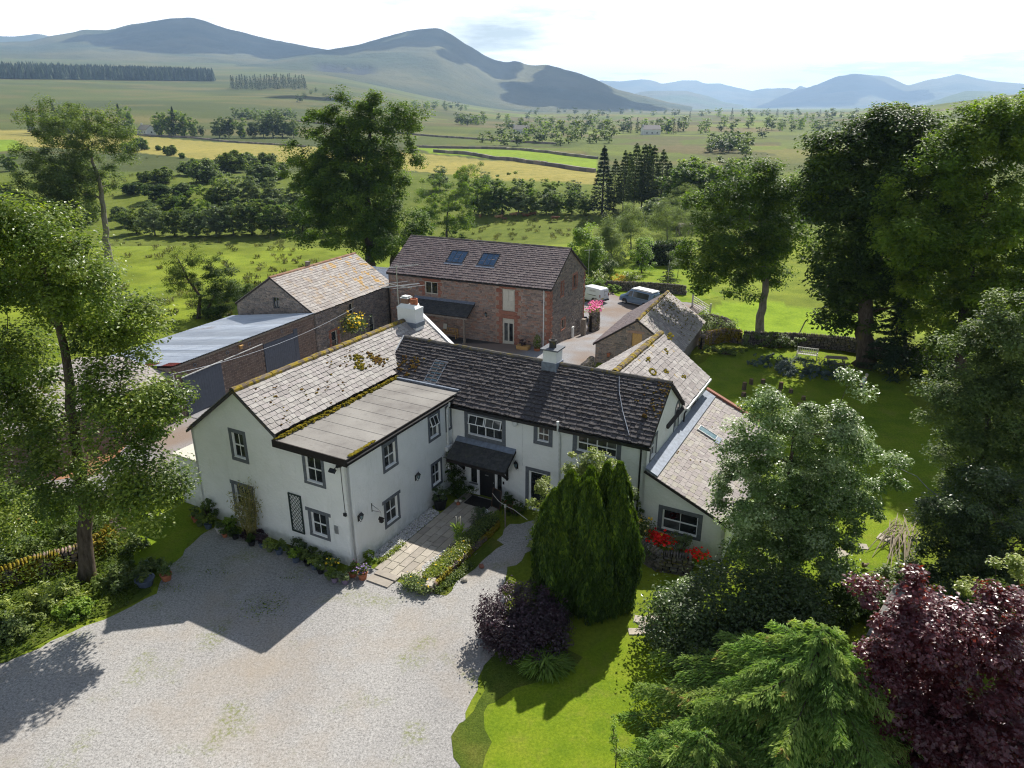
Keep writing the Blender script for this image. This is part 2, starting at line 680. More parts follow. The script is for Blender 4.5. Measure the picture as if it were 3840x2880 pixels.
MT['ridgedark'] = pieces_mat('dark_ridge', [(.06, .058, .058), (.09, .085, .08)], .9, .1, .3, 6, [((.14, .11, .02), 3.2, .54, .1, .7)], bump=.7)
MT['ridgered'] = pieces_mat('red_ridge', [(.24, .14, .10), (.28, .18, .13)], .9, .1, .3, 6, [((.30, .2, .04), 2.5, .55, .1, .5)], bump=.5)
MT['moss'] = pieces_mat('moss', [(.115, .10, .012), (.17, .14, .012), (.22, .165, .015)], .95, .05, .4, 14, bump=1, bsc=60, bd=.03)
MT['mossred'] = pieces_mat('dry_moss', [(.12, .065, .02), (.15, .09, .025), (.17, .12, .02)], .95, .05, .4, 14, bump=1, bsc=60, bd=.03)
MT['deck'] = plain('roof_deck', (.045, .04, .038), .95, .1)
# felt flat roof
n = NT('mineral_felt')
f = n.noise(.55, 6, .65)
c = n.ramp(f, [(.25, (.115, .105, .10)), (.5, (.215, .205, .19)), (.75, (.27, .26, .24))])
c = n.mix(n.ramp(n.noise(2.2, 5, .7), [(.55, 0), (.75, .6)]), c, (.10, .09, .085))
MT['felt'] = n.bsdf(c, .85, .2, n.bump(n.noise(60, 3), .25, .01))
# corrugated metal
n = NT('galvanised_sheet')
c = n.mix(n.ramp(n.noise(.8, 5, .6, stretch=(.6, 2.5, 1)), [(.35, 0), (.7, 1)]), (.46, .50, .56), (.62, .66, .70))
c = n.mix(n.ramp(n.noise(.33, 5, .65, stretch=(.5, 1.6, 1)), [(.62, 0), (.70, .8)]), c, (.30, .20, .14))
c = n.mix(1.0, c, n.ramp(n.attr(), [(0, .80), (1, 1.12)]), 'MULTIPLY')
MT['galv'] = n.bsdf(c, .5, .4)
MT['redlead'] = plain('rusty_red_sheet', (.22, .05, .035), .6, .3, 0, .4, 3)
# dry stone
MT['drystone'] = pieces_mat('dry_stone', [(.11, .10, .095), (.17, .15, .135), (.21, .185, .165), (.14, .12, .11), (.24, .20, .17)], .95, .1, .35, 5,
							[((.19, .17, .02), 2.4, .56, .1, .75), ((.36, .35, .32), 6, .62, .1, .6)], bump=.8, bsc=25, bd=.02)
MT['mossstone'] = pieces_mat('moss_covered_stone', [(.12, .10, .09), (.20, .15, .13), (.16, .14, .12), (.30, .22, .19)], .95, .1, .35, 5,
							 [((.20, .155, .012), 1.4, .44, .06, .95)], bump=.9, bsc=25, bd=.02)
MT['flag'] = pieces_mat('paving_flag', [(.33, .30, .25), (.38, .345, .285), (.35, .31, .25), (.42, .38, .32), (.30, .27, .23)], .85, .2, .2, 3,
						[((.18, .17, .12), 4, .6, .12, .5)], bump=.3, bsc=20)
MT['block'] = pieces_mat('brown_blockwork', [(.165, .125, .105), (.195, .145, .12), (.175, .14, .12), (.15, .115, .10)], .95, .1, .25, 3, [((.25, .21, .18), 4, .62, .1, .4)], bump=.5)
# gravel
n = NT('pale_gravel')
g1 = n.noise(11, 4, .8)
g2 = n.noise(30, 3, .7)
c = n.ramp(g1, [(.30, (.06, .058, .056)), (.45, (.25, .244, .234)), (.58, (.38, .37, .355)), (.78, (.56, .55, .53))])
c = n.mix(.35, c, n.ramp(g2, [(.3, (.10, .097, .094)), (.7, (.46, .45, .43))]))
c = n.mix(1.0, c, n.ramp(n.noise(.11, 5, .6, stretch=(1, .45, 1)), [(.3, (.78, .78, .80)), (.7, (1.18, 1.17, 1.15))]), 'MULTIPLY')
c = n.mix(n.ramp(n.noise(.16, 5, .65), [(.48, 0), (.7, .6)]), c, (.29, .24, .18))
weed = n.math('MULTIPLY', n.ramp(n.noise(.42, 3, .55), [(.56, 0), (.68, 1)]), n.ramp(n.noise(7, 4, .7), [(.45, 0), (.6, .75)]))
c = n.mix(weed, c, (.15, .17, .045))
MT['gravel'] = n.bsdf(c, .95, .1, n.bump(g1, .7, .02, n.bump(g2, .5, .01)))
n = NT('grey_chippings')
c = n.ramp(n.noise(26, 3, .7), [(.28, (.10, .10, .105)), (.5, (.24, .24, .25)), (.75, (.36, .36, .37))])
c = n.mix(n.ramp(n.noise(.13, 3), [(.42, 1), (.6, 0)]), c, (.21, .165, .135))
MT['gravel2'] = n.bsdf(c, .95, .1, n.bump(n.noise(26, 3, .7), .6, .02))
MT['pebble'] = pieces_mat('white_pebble', [(.55, .54, .52), (.68, .67, .64), (.42, .41, .40), (.36, .36, .38)], .7, .3, .2, 6)
# grass on the land: painted per field, broken up by noise
n = NT('grassland')
c = n.attr('col', 'Color')
f = n.noise(.35, 5, .6)
c = n.mix(1.0, c, n.ramp(f, [(.3, (.72, .76, .6)), (.5, (1, 1, 1)), (.72, (1.22, 1.14, 1.1))]), 'MULTIPLY')
c = n.mix(1.0, c, n.ramp(n.noise(5, 5, .8), [(.3, (.62, .68, .55)), (.7, (1.32, 1.25, 1.2))]), 'MULTIPLY')
c = n.mix(1.0, c, n.ramp(n.noise(.012, 5, .6, stretch=(.35, 1, 1)), [(.3, (.78, .82, .8)), (.7, (1.2, 1.13, 1.02))]), 'MULTIPLY')
MT['land'] = n.bsdf(c, .95, .08, n.bump(n.noise(11, 4, .7), .5, .06))
n = NT('mown_lawn')
f = n.noise(.5, 4, .6)
c = n.ramp(f, [(.3, (.10, .165, .012)), (.5, (.145, .21, .013)), (.75, (.195, .235, .022))])
c = n.mix(n.ramp(n.noise(.9, 5, .7), [(.52, 0), (.72, .5)]), c, (.21, .20, .045))
c = n.mix(1.0, c, n.ramp(n.noise(9, 5, .85), [(.3, (.55, .62, .45)), (.7, (1.38, 1.3, 1.3))]), 'MULTIPLY')
MT['lawn'] = n.bsdf(c, .95, .08, n.bump(n.noise(40, 3, .8), .6, .04))
n = NT('rough_grass')
f = n.noise(.5, 5, .6)
c = n.ramp(f, [(.3, (.05, .08, .012)), (.5, (.08, .115, .016)), (.75, (.14, .145, .03))])
c = n.mix(1.0, c, n.ramp(n.noise(14, 4, .75), [(.3, (.5, .55, .4)), (.7, (1.3, 1.25, 1.3))]), 'MULTIPLY')
MT['rough'] = n.bsdf(c, .95, .08, n.bump(n.noise(20, 3, .8), .8, .06))
# fells
n = NT('fell_grass')
c = n.attr('col', 'Color')
c = n.mix(1.0, c, n.ramp(n.noise(.0035, 6, .6), [(.3, (.75, .8, .8)), (.7, (1.25, 1.18, 1.1))]), 'MULTIPLY')
MT['fell'] = n.bsdf(c, .95, .05, n.bump(n.noise(.012, 6, .65), .6, 25))
MT['cloud'] = plain('cloud', (.9, .9, .9), 1, 0, 0, .02, .001)
# bark and leaves
n = NT('bark')
c = n.mix(n.ramp(n.noise(7, 5, .7, stretch=(1, 1, .2)), [(.35, 0), (.65, 1)]), (.05, .038, .028), (.125, .10, .078))
c = n.mix(n.ramp(n.noise(1.3, 4), [(.55, 0), (.68, .7)]), c, (.12, .11, .03))
MT['bark'] = n.bsdf(c, .95, .1, n.bump(n.noise(16, 4, .7, stretch=(1, 1, .25)), .9, .05))
n = NT('grey_bark')
c = n.mix(n.ramp(n.noise(6, 5, .7, stretch=(1, 1, .3)), [(.35, 0), (.65, 1)]), (.13, .115, .10), (.25, .225, .20))
MT['greybark'] = n.bsdf(c, .95, .1, n.bump(n.noise(12, 4, .7), .8, .05))
MT['deadwood'] = plain('dead_wood', (.15, .15, .155), .9, .1, 0, .35, 6, .5)
LF = {}
LF['syc'] = leaf_mat('sycamore_leaf', (.026, .050, .009), (.055, .095, .013), (.11, .155, .02), tr=.42)
LF['sycb'] = leaf_mat('sunny_sycamore_leaf', (.04, .072, .010), (.085, .135, .014), (.15, .19, .02), tr=.48)  # paler copy of the sycamore leaf, sunlit tone put into its colour
LF['left'] = leaf_mat('glossy_leaf', (.035, .062, .012), (.075, .115, .018), (.17, .205, .035), .35, .38, .45, (.30, .19, .05), .965)
LF['ash'] = leaf_mat('ash_leaf', (.04, .062, .022), (.068, .098, .034), (.13, .165, .05), .2, .5, .42)
LF['silver'] = leaf_mat('silver_leaf', (.045, .078, .018), (.085, .135, .03), (.25, .30, .16), .45, .36, .35)
LF['willow'] = leaf_mat('willow_leaf', (.06, .085, .035), (.11, .14, .065), (.17, .20, .10), .2, .5, .42)
LF['dark'] = leaf_mat('dark_leaf', (.016, .032, .008), (.032, .056, .012), (.065, .098, .016), .12, .5, .32)
LF['holly'] = leaf_mat('glossy_dark_leaf', (.016, .03, .009), (.03, .05, .014), (.065, .09, .028), .3, .35, .22)
LF['haw'] = leaf_mat('hawthorn_leaf', (.035, .056, .012), (.07, .10, .018), (.12, .145, .028), .12, .5, .4)
LF['conif'] = leaf_mat('conifer_needle', (.010, .021, .010), (.018, .034, .014), (.032, .052, .020), .2, .6, .12)
LF['larch'] = leaf_mat('larch_needle', (.03, .048, .018), (.05, .074, .022), (.08, .105, .035), .2, .6, .2)
LF['cyp'] = leaf_mat('dark_cypress_spray', (.014, .030, .005), (.030, .058, .008), (.10, .145, .012), .2, .6, .25)
LF['gold'] = leaf_mat('golden_cypress_spray', (.05, .095, .024), (.105, .175, .042), (.21, .26, .075), .15, .55, .38, (.36, .24, .10), .955)
LF['purple'] = leaf_mat('purple_leaf', (.012, .006, .009), (.02, .009, .014), (.04, .018, .026), .55, .4, .2, None, .9, (.10, .02, .02))
n = leaf_mat('copper_maple_leaf', (.028, .008, .011), (.052, .015, .021), (.10, .042, .05), .6, .34, .3, (.22, .03, .012), .955, (.42, .045, .012))
LF['copper'] = n
LF['bright'] = leaf_mat('bright_leaf', (.06, .10, .012), (.105, .17, .016), (.17, .23, .03), .3, .5, .4)
LF['lime'] = leaf_mat('lime_leaf', (.07, .10, .02), (.13, .165, .035), (.23, .25, .06), .45, .4, .4)
LF['herb'] = leaf_mat('border_leaf', (.03, .05, .014), (.06, .09, .02), (.12, .15, .035), .3, .5, .3)
LF['jun'] = leaf_mat('blue_juniper', (.03, .05, .045), (.05, .075, .07), (.075, .10, .09), .2, .6, .1)
LF['reed'] = leaf_mat('reed_blade', (.07, .12, .02), (.12, .19, .03), (.2, .26, .05), .3, .5, .4)
LF['bamboo'] = leaf_mat('bamboo_leaf', (.09, .10, .03), (.15, .15, .05), (.24, .21, .08), .3, .5, .3)
LF['rush'] = leaf_mat('rush', (.05, .062, .018), (.085, .09, .03), (.13, .125, .05), .2, .6, .2)
LF['ivy'] = leaf_mat('ivy_leaf', (.02, .035, .012), (.035, .055, .018), (.055, .08, .03), .5, .35, .15)
for k, c in dict(red=(.75, .02, .015), yellow=(.80, .55, .03), pink=(.62, .13, .30), mauve=(.28, .19, .42), white=(.75, .72, .66), ywhite=(.75, .66, .32), gorse=(.50, .34, .02)).items():
	LF['f_' + k] = leaf_mat(k + '_petal', [q * .7 for q in c], c, [min(1, q * 1.2) for q in c], .2, .6, .3, None, .9, [min(1, q * 1.1) for q in c])

# ------------------------------------------------------------------ pieces: slates, stones, flags
def _slate(i):
	r = random.Random(100 + i)
	j = lambda a: r.uniform(-a, a)
	b = [(-.5 + r.uniform(0, .04), j(.05)), (j(.12), j(.07) - .02), (.5 - r.uniform(0, .04), j(.05))]
	top = [(b[0][0], b[0][1], 1), (b[1][0], b[1][1], 1 + j(.1)), (b[2][0], b[2][1], 1), (.49, 1, .9), (-.49, 1, .9)]
	lo = [(x, y, 0) for x, y, z in top]
	return top + lo, [(0, 1, 2, 3, 4), (5, 6, 1, 0), (6, 7, 2, 1), (7, 8, 3, 2), (9, 5, 0, 4)]

def _stone(i):
	r = random.Random(300 + i)
	vs, fr = [], []
	n = 8
	cs = [(-.5, -.22), (-.3, -.5), (.3, -.5), (.5, -.22), (.5, .22), (.3, .5), (-.3, .5), (-.5, .22)]
	sq = r.uniform(.2, 1)
	for x, z in cs:
		x2 = x * (1 + .25 * sq) if abs(x) < .4 else x
		z2 = z * (1 + .7 * sq) if abs(z) < .4 else z
		vs.append((x2 + r.uniform(-.05, .05), 0, z2 + r.uniform(-.06, .06)))
	tx, tz_ = r.uniform(-.18, .18), r.uniform(-.18, .18)
	for x, y, z in vs[:n]:
		fr.append((x * .86, 1 + tx * x + tz_ * z * 2 + r.uniform(-.08, .08), z * .80))
	fs = [(i, (i + 1) % n, n + (i + 1) % n, n + i) for i in range(n)] + [tuple(range(n, 2 * n))]
	return vs + fr, fs

def _flag(i):
	r = random.Random(500 + i)
	j = lambda: r.uniform(-.012, .012)
	a = [(-.5 + j(), -.5 + j()), (.5 + j(), -.5 + j()), (.5 + j(), .5 + j()), (-.5 + j(), .5 + j())]
	vs = [(x, y, 0) for x, y in a] + [(x, y, .8) for x, y in a] + [(x * .97, y * .97, 1) for x, y in a]
	fs = [(4, 5, 1, 0)[::-1], (5, 6, 2, 1)[::-1], (6, 7, 3, 2)[::-1], (7, 4, 0, 3)[::-1], (8, 9, 5, 4)[::-1], (9, 10, 6, 5)[::-1], (10, 11, 7, 6)[::-1], (11, 8, 4, 7)[::-1], (8, 9, 10, 11)]
	return vs, fs

def _lump(i):
	b = MB()
	b.blob((0, 0, 0), (1, 1, 1), 700 + i, .16)
	return b.v, b.f

def _ridge(i):
	r = random.Random(900 + i)
	vs, fs = [], []
	n = 6
	for x in (-.5, .5):
		k = 1 + r.uniform(-.06, .06)
		for rr in (1.0, .82):
			for q in range(n):
				t = math.pi * (-.08 + 1.16 * q / (n - 1))
				vs.append((x, math.cos(t) * rr * k, math.sin(t) * rr * k * .8))
	o0, i0, o1, i1 = 0, n, 2 * n, 3 * n
	for q in range(n - 1):
		fs += [(o0 + q, o0 + q + 1, o1 + q + 1, o1 + q), (o0 + q, i0 + q, i0 + q + 1, o0 + q + 1), (o1 + q, o1 + q + 1, i1 + q + 1, i1 + q)]
	fs += [(o0, o1, i1, i0), (o0 + n - 1, i0 + n - 1, i1 + n - 1, o1 + n - 1)]
	return vs, fs

def _plank(i):
	b = MB()
	b.box((0, 0, 0), (.965, 1, 1))
	return b.v, b.f

KINDS_ = {'slate': _slate, 'stone': _stone, 'flag': _flag, 'lump': _lump, 'ridge': _ridge, 'plank': _plank}
NVAR = {'slate': 14, 'stone': 18, 'flag': 8, 'lump': 10, 'ridge': 4, 'plank': 3}
_VA, _VM = {}, {}

def vmeshes(kind, mat):
	if kind not in _VA:
		_VA[kind] = [KINDS_[kind](i) for i in range(NVAR[kind])]
	if (kind, mat.name) not in _VM:
		ms = []
		for i, (v, f) in enumerate(_VA[kind]):
			me = bpy.data.meshes.new(kind)
			me.from_pydata(v, [], f)
			a = me.attributes.new('rnd', 'FLOAT', 'POINT')
			a.data.foreach_set('value', [(i + .5) / NVAR[kind]] * len(v))
			me.materials.append(mat)
			ms.append(me)
		_VM[(kind, mat.name)] = ms
	return _VM[(kind, mat.name)]

CAMP = Vector((0, 0, H))

def place(part, items, kind, mat, name, cap=300, stuff=None):
	"""items: local matrices. The pieces nearest the drone become parts, the rest one mesh of kind stuff."""
	ms = vmeshes(kind, mat)
	Wp = wmat(part)
	items = sorted(items, key=lambda M: ((Wp @ M.translation) - CAMP).length)
	for M in items[:cap]:
		o = bpy.data.objects.new(name, ms[rnd.randrange(len(ms))])
		COL.objects.link(o)
		o.parent = part
		o.matrix_basis = M
	rest = items[cap:]
	if rest:
		av, polys, rv = [], {}, []
		base = 0
		for M in rest:
			i = rnd.randrange(len(ms))
			v, f = _VA[kind][i]
			a = np.array(v) @ np.array(M.to_3x3()).T + np.array(M.translation)
			av.append(a)
			rv += [rnd.random()] * len(v)
			for q in f:
				polys.setdefault(len(q), []).append([x + base for x in q])
			base += len(v)
		me = mesh_np(stuff or name + '_field', np.concatenate(av), [np.array(p) for p in polys.values()], rv, (mat,))
		o = link(stuff or 'far_' + name + 's', me, part)
		o['kind'] = 'stuff'

def roof(root, O, U, V, L, SL, mat, c0=.32, c1=.24, w=(.28, .5), t=.024, cap=300, keep=None, dt=.12, name='roof', slates=True, deck=None, jit=.012):
	O, U, V = Vector(O), Vector(U).normalized(), Vector(V).normalized()
	N = U.cross(V).normalized()
	b = MB()
	pts = deck or [(0, 0), (L, 0), (L, SL), (0, SL)]
	b.prism([O + U * u + V * v - N * .004 for u, v in pts], -N * dt)
	part = b.obj(name, MT['deck'], root)
	if slates:
		items = []
		v = 0.0
		k = 0
		while v < SL - .06:
			c = c0 + (c1 - c0) * v / SL
			u = -rnd.random() * w[0]
			while u < L - .03:
				ww = rnd.uniform(*w)
				a, e = max(u, 0), min(u + ww, L)
				if L - e < w[0] * .5:
					e = L
				u = e if e > u else u + ww
				if e - a < .06:
					continue
				if keep and not keep((a + e) / 2, v + c / 2):
					continue
				tk = t * rnd.uniform(.7, 1.35)
				ln = min(c * 1.35, SL - v)
				tau = (t * 1.9) / (c * 1.35) + rnd.uniform(-.012, .012)
				Vt = (V * math.cos(tau) - N * math.sin(tau))
				Nt = U.cross(Vt)
				p = O + U * ((a + e) / 2) + V * (v + rnd.uniform(-jit, jit)) + N * (t * 1.9 + .002)
				items.append(basis(p, U * (e - a - .008), Vt * ln, Nt * tk))
			v += c
			k += 1
		place(part, items, 'slate', mat, 'slate', cap)
	return part

def ridge(part, A, B, mat, size=.16, step=.45, cap=60):
	A, B = Vector(A), Vector(B)
	d = B - A
	L = d.length
	d.normalize()
	side = d.cross(Vector((0, 0, 1))).normalized()
	up = side.cross(d)
	n = max(1, round(L / step))
	it = [basis(A + d * (L * (i + .5) / n) + up * rnd.uniform(-.012, .012) - up * size * .35, d * (L / n * .99), side * size * rnd.uniform(.92, 1.08), up * size) for i in range(n)]
	place(part, it, 'ridge', mat, 'ridge_tile', cap)

def clip(poly, cx):
	"""clip a polygon with a convex outline (ccw)"""
	n = len(cx)
	for i in range(n):
		ax, ay = cx[i]
		bx, by = cx[(i + 1) % n]
		out = []
		for j in range(len(poly)):
			p, q = poly[j], poly[(j + 1) % len(poly)]
			sp = (bx - ax) * (p[1] - ay) - (by - ay) * (p[0] - ax)
			sq = (bx - ax) * (q[1] - ay) - (by - ay) * (q[0] - ax)
			if sp >= -1e-9:
				out.append(p)
			if (sp > 1e-9 and sq < -1e-9) or (sp < -1e-9 and sq > 1e-9):
				t = sp / (sp - sq)
				out.append((p[0] + (q[0] - p[0]) * t, p[1] + (q[1] - p[1]) * t))
		poly = out
		if len(poly) < 3:
			return []
	return poly

def wall(root, O, U, outline, holes, mat, depth=.16, name='wall'):
	"""outline: convex ccw polygon (u, z) seen from outside; holes: (u0, z0, u1, z1); outer face on the plane, reveals going in"""
	O, U = Vector(O), Vector(U).normalized()
	Z = Vector((0, 0, 1))
	N = U.cross(Z)                           # outward: U to the right when seen from outside
	us = sorted({p[0] for p in outline} | {h[i] for h in holes for i in (0, 2)})
	zs = sorted({p[1] for p in outline} | {h[i] for h in holes for i in (1, 3)})
	b = MB()
	for i in range(len(us) - 1):
		for j in range(len(zs) - 1):
			cu, cz = (us[i] + us[i + 1]) / 2, (zs[j] + zs[j + 1]) / 2
			if any(h[0] < cu < h[2] and h[1] < cz < h[3] for h in holes):
				continue
			p = clip([(us[i], zs[j]), (us[i + 1], zs[j]), (us[i + 1], zs[j + 1]), (us[i], zs[j + 1])], outline)
			if p:
				b.add([O + U * a + Z * c for a, c in p], [tuple(range(len(p)))], .5)
	for h in holes:
		c = [(h[0], h[1]), (h[2], h[1]), (h[2], h[3]), (h[0], h[3])]
		for k in range(4):
			p, q = c[k], c[(k + 1) % 4]
			P, Q = O + U * p[0] + Z * p[1], O + U * q[0] + Z * q[1]
			b.add([P, Q, Q - N * depth, P - N * depth], [(0, 1, 2, 3)], .5)
	# outer edge thickness
	n = len(outline)
	for k in range(n):
		p, q = outline[k], outline[(k + 1) % n]
		P, Q = O + U * p[0] + Z * p[1], O + U * q[0] + Z * q[1]
		b.add([Q, P, P - N * depth, Q - N * depth], [(0, 1, 2, 3)], .5)
	return b.obj(name, mat, root)

def inside(poly, x, y):
	n = len(poly)
	for i in range(n):
		ax, ay = poly[i]
		bx, by = poly[(i + 1) % n]
		if (bx - ax) * (y - ay) - (by - ay) * (x - ax) < -1e-9:
			return False
	return True

def rubble(part, O, U, outline, holes, mat, h=(.12, .24), w=(.18, .5), proud=(.02, .05), cap=300, gap=.018, name='stone', zmin=None):
	O, U = Vector(O), Vector(U).normalized()
	Z = Vector((0, 0, 1))
	N = U.cross(Z)
	z0, z1 = min(p[1] for p in outline), max(p[1] for p in outline)
	u0, u1 = min(p[0] for p in outline), max(p[0] for p in outline)
	items = []
	z = z0 if zmin is None else zmin
	while z < z1:
		hh = rnd.uniform(*h)
		u = u0 - rnd.random() * .2
		while u < u1:
			ww = rnd.uniform(*w) * (1.25 if hh < sum(h) / 2 else .9)
			a, e = u, u + ww
			u = e
			for q in holes:                   # stones stop at openings
				if q[1] < z + hh * .5 < q[3]:
					if a < q[0] < e:
						e = q[0]
					if a < q[2] < e:
						a = q[2]
			if e - a < .07:
				continue
			cu, cz = (a + e) / 2, z + hh / 2
			if any(q[0] - .01 < cu < q[2] + .01 and q[1] - .01 < cz < q[3] + .01 for q in holes):
				continue
			m = .04
			if not (inside(outline, a + m, z + m) and inside(outline, e - m, z + m) and inside(outline, cu, z + hh * .8)):
				continue
			if rnd.random() < .22 and hh > .17:      # two thin stones instead of one
				parts = [(cz - hh / 4, hh / 2), (cz + hh / 4, hh / 2)]
			else:
				parts = [(cz, hh)]
			for zc, hz in parts:
				ang = rnd.uniform(-.05, .05)
				X = U * math.cos(ang) + Z * math.sin(ang)
				Zv = Z * math.cos(ang) - U * math.sin(ang)
				items.append(basis(O + U * cu + Z * (zc + rnd.uniform(-.012, .012)) - N * .002, X * (e - a - gap), N * rnd.uniform(*proud), Zv * (hz - gap)))
		z += hh
	place(part, items, 'stone', mat, name, cap)

def window(root, O, U, u0, z0, w, h, rows=(2, 2), cols=2, sash=2, sur=.17, sill=.16, lint=.2, frame='frame', inset=.07, openlight=False, name='window',
		   glass='glass', surmat='sur', units=1, white_sill=True, ears=0.0, bar=.028, fr=.055):
	"""a window: frame (the part) > pane, surround, sill"""
	O, U = Vector(O), Vector(U).normalized()
	Z = Vector((0, 0, 1))
	N = U.cross(Z)
	M = basis(O + U * u0 + Z * z0, U, -N, Z)  # x right, y into the wall, z up
	b = MB()
	y0, y1 = inset, inset + .07
	b.box2((0, y0, 0), (fr, y1, h))
	b.box2((w - fr, y0, 0), (w, y1, h))
	b.box2((fr, y0, 0), (w - fr, y1, fr))
	b.box2((fr, y0, h - fr), (w - fr, y1, h))
	uw = (w - 2 * fr) / units
	panes = []
	for q in range(units):
		xa, xb = fr + q * uw, fr + (q + 1) * uw
		if q:
			b.box2((xa - fr / 2, y0 - .004, fr), (xa + fr / 2, y1, h - fr))
		xa += fr / 2 if q else 0
		xb -= fr / 2 if q < units - 1 else 0
		hh = (h - 2 * fr) / sash
		for s_ in range(sash):
			za, zb = fr + s_ * hh, fr + (s_ + 1) * hh
			if s_:
				b.box2((xa, y0 + .003, za - .03), (xb, y1 - .005, za + .03))
			za += .03 if s_ else 0
			zb -= .03 if s_ < sash - 1 else 0
			rr = rows[s_] if isinstance(rows, (list, tuple)) else rows
			nr = 1 if rr == 2 and sash == 2 else rr
			tilt = openlight and s_ == sash - 1
			cells = []
			for i in range(cols):
				for j in range(nr):
					cells.append((xa + (xb - xa) * i / cols, za + (zb - za) * j / nr, xa + (xb - xa) * (i + 1) / cols, za + (zb - za) * (j + 1) / nr))
			if tilt:
				# top-hung light pushed open: its own little casement
				bb = MB()
				ww, h2 = xb - xa, zb - za
				t_ = .05
				bb.box2((0, -.03, -h2), (t_, .01, 0))
				bb.box2((ww - t_, -.03, -h2), (ww, .01, 0))
				bb.box2((t_, -.03, -h2), (ww - t_, .01, -h2 + t_))
				bb.box2((t_, -.03, -t_), (ww - t_, .01, 0))
				for i in range(1, cols):
					bb.box2((ww * i / cols - bar / 2, -.028, -h2 + t_), (ww * i / cols + bar / 2, .008, -t_))
				cm = Matrix.Translation((xa, y0 - .005, zb)) @ Matrix.Rotation(-rad(20), 4, 'X')
				panes.append(('casement', bb, cm))
				g = MB()
				g.box2((t_, -.012, -h2 + t_), (ww - t_, -.006, -t_))
				panes.append(('pane', g, cm))
				continue
			for i in range(1, cols):
				x = xa + (xb - xa) * i / cols
				b.box2((x - bar / 2, y0 + .012, za), (x + bar / 2, y1 - .01, zb))
			for j in range(1, nr):
				z = za + (zb - za) * j / nr
				b.box2((xa, y0 + .014, z - bar / 2), (xb, y1 - .012, z + bar / 2))
			for a_, b_, c_, d_ in cells:
				g = MB()
				g.box2((a_ + .006, y0 + .035, b_ + .006), (c_ - .006, y0 + .042, d_ - .006))
				panes.append(('pane', g, None))
	win = b.obj(name, MT[frame], root, M)
	for nm, g, cm in panes:
		g.obj(nm, MT[frame] if nm == 'casement' else MT[glass], win, cm)
	d = MB()                                   # near-black sheet standing in for the unlit room behind
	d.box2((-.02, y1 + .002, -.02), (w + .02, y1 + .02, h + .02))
	d.obj('interior', MT['darkfill'], win)
	if white_sill:
		s_ = MB()
		s_.prism([(-.0, -.03, 0.002), (0, y0 - .002, 0.002), (0, y0 - .002, .05), (0, -.03, .03)], (w, 0, 0))
		s_.obj('sill', MT[frame], win)
	if sur:
		s_ = MB()
		p = .022
		s_.box2((-sur, -p, 0), (-.002, .01, h))
		s_.box2((w + .002, -p, 0), (w + sur, .01, h))
		s_.box2((-sur - ears, -p - .006, h + .001), (w + sur + ears, .01, h + lint))
		s_.box2((-sur, -p - .012, -sill), (w + sur, .01, -.001))
		s_.obj('surround', MT[surmat], win)
	return win

# ------------------------------------------------------------------ foliage
def unit(a):
	return a / np.maximum(np.linalg.norm(a, axis=1, keepdims=True), 1e-6)

def leaf_mesh(name, P, Nn, size, rv, mat, asp=.6, tan=None, fold=.10):
	"""kite-shaped leaves: one folded quad each"""
	n = len(P)
	Nn = unit(Nn)
	if tan is None:
		tan = rg.normal(size=(n, 3))
	T = unit(tan - Nn * np.sum(tan * Nn, axis=1, keepdims=True))
	B = np.cross(Nn, T)
	s = np.asarray(size).reshape(-1, 1) * np.ones((n, 1))
	v = np.empty((n, 4, 3), np.float32)
	v[:, 0] = P - T * s * .5
	v[:, 1] = P + B * s * asp * .5 + Nn * s * fold + T * s * .05
	v[:, 2] = P + T * s * .5
	v[:, 3] = P - B * s * asp * .5 + Nn * s * fold + T * s * .05
	f = np.arange(n * 4, dtype=np.int32).reshape(n, 4)
	return mesh_np(name, v.reshape(-1, 3), [f], np.repeat(rv, 4), (mat,))

def in_blobs(blobs, n, shell=.5):
	"""n points in a union of ellipsoids (cx,cy,cz,rx,ry,rz), drawn towards their surface"""
	bl = np.array(blobs, float)
	vol = np.prod(bl[:, 3:6], axis=1) ** .8
	k = rg.choice(len(bl), n, p=vol / vol.sum())
	d = unit(rg.normal(size=(n, 3)))
	r = shell + (1 - shell) * rg.random(n) ** .6
	r = np.where(rg.random(n) < .12, rg.random(n) * shell, r)
	return bl[k, :3] + d * bl[k, 3:6] * r[:, None], d

def clump_leaves(C, D, cr, per, flat=.65, up=.7):
	"""leaves of clumps with centres C and outward directions D"""
	n = len(C)
	k = np.repeat(np.arange(n), per)
	m = len(k)
	d = unit(rg.normal(size=(m, 3)))
	r = rg.random(m) ** .55
	crk = (cr * rg.uniform(.6, 1.35, n))[k]
	off = d * (r * crk)[:, None]
	off[:, 2] *= flat
	P = C[k] + off
	N = d * .4 + D[k] * .3 + np.array([0, 0, up + .35]) + rg.normal(size=(m, 3)) * .40
	base = rg.random(n)[k]
	rv = np.clip(base * .55 + rg.random(m) * .45, 0, .999)
	return P, N, rv

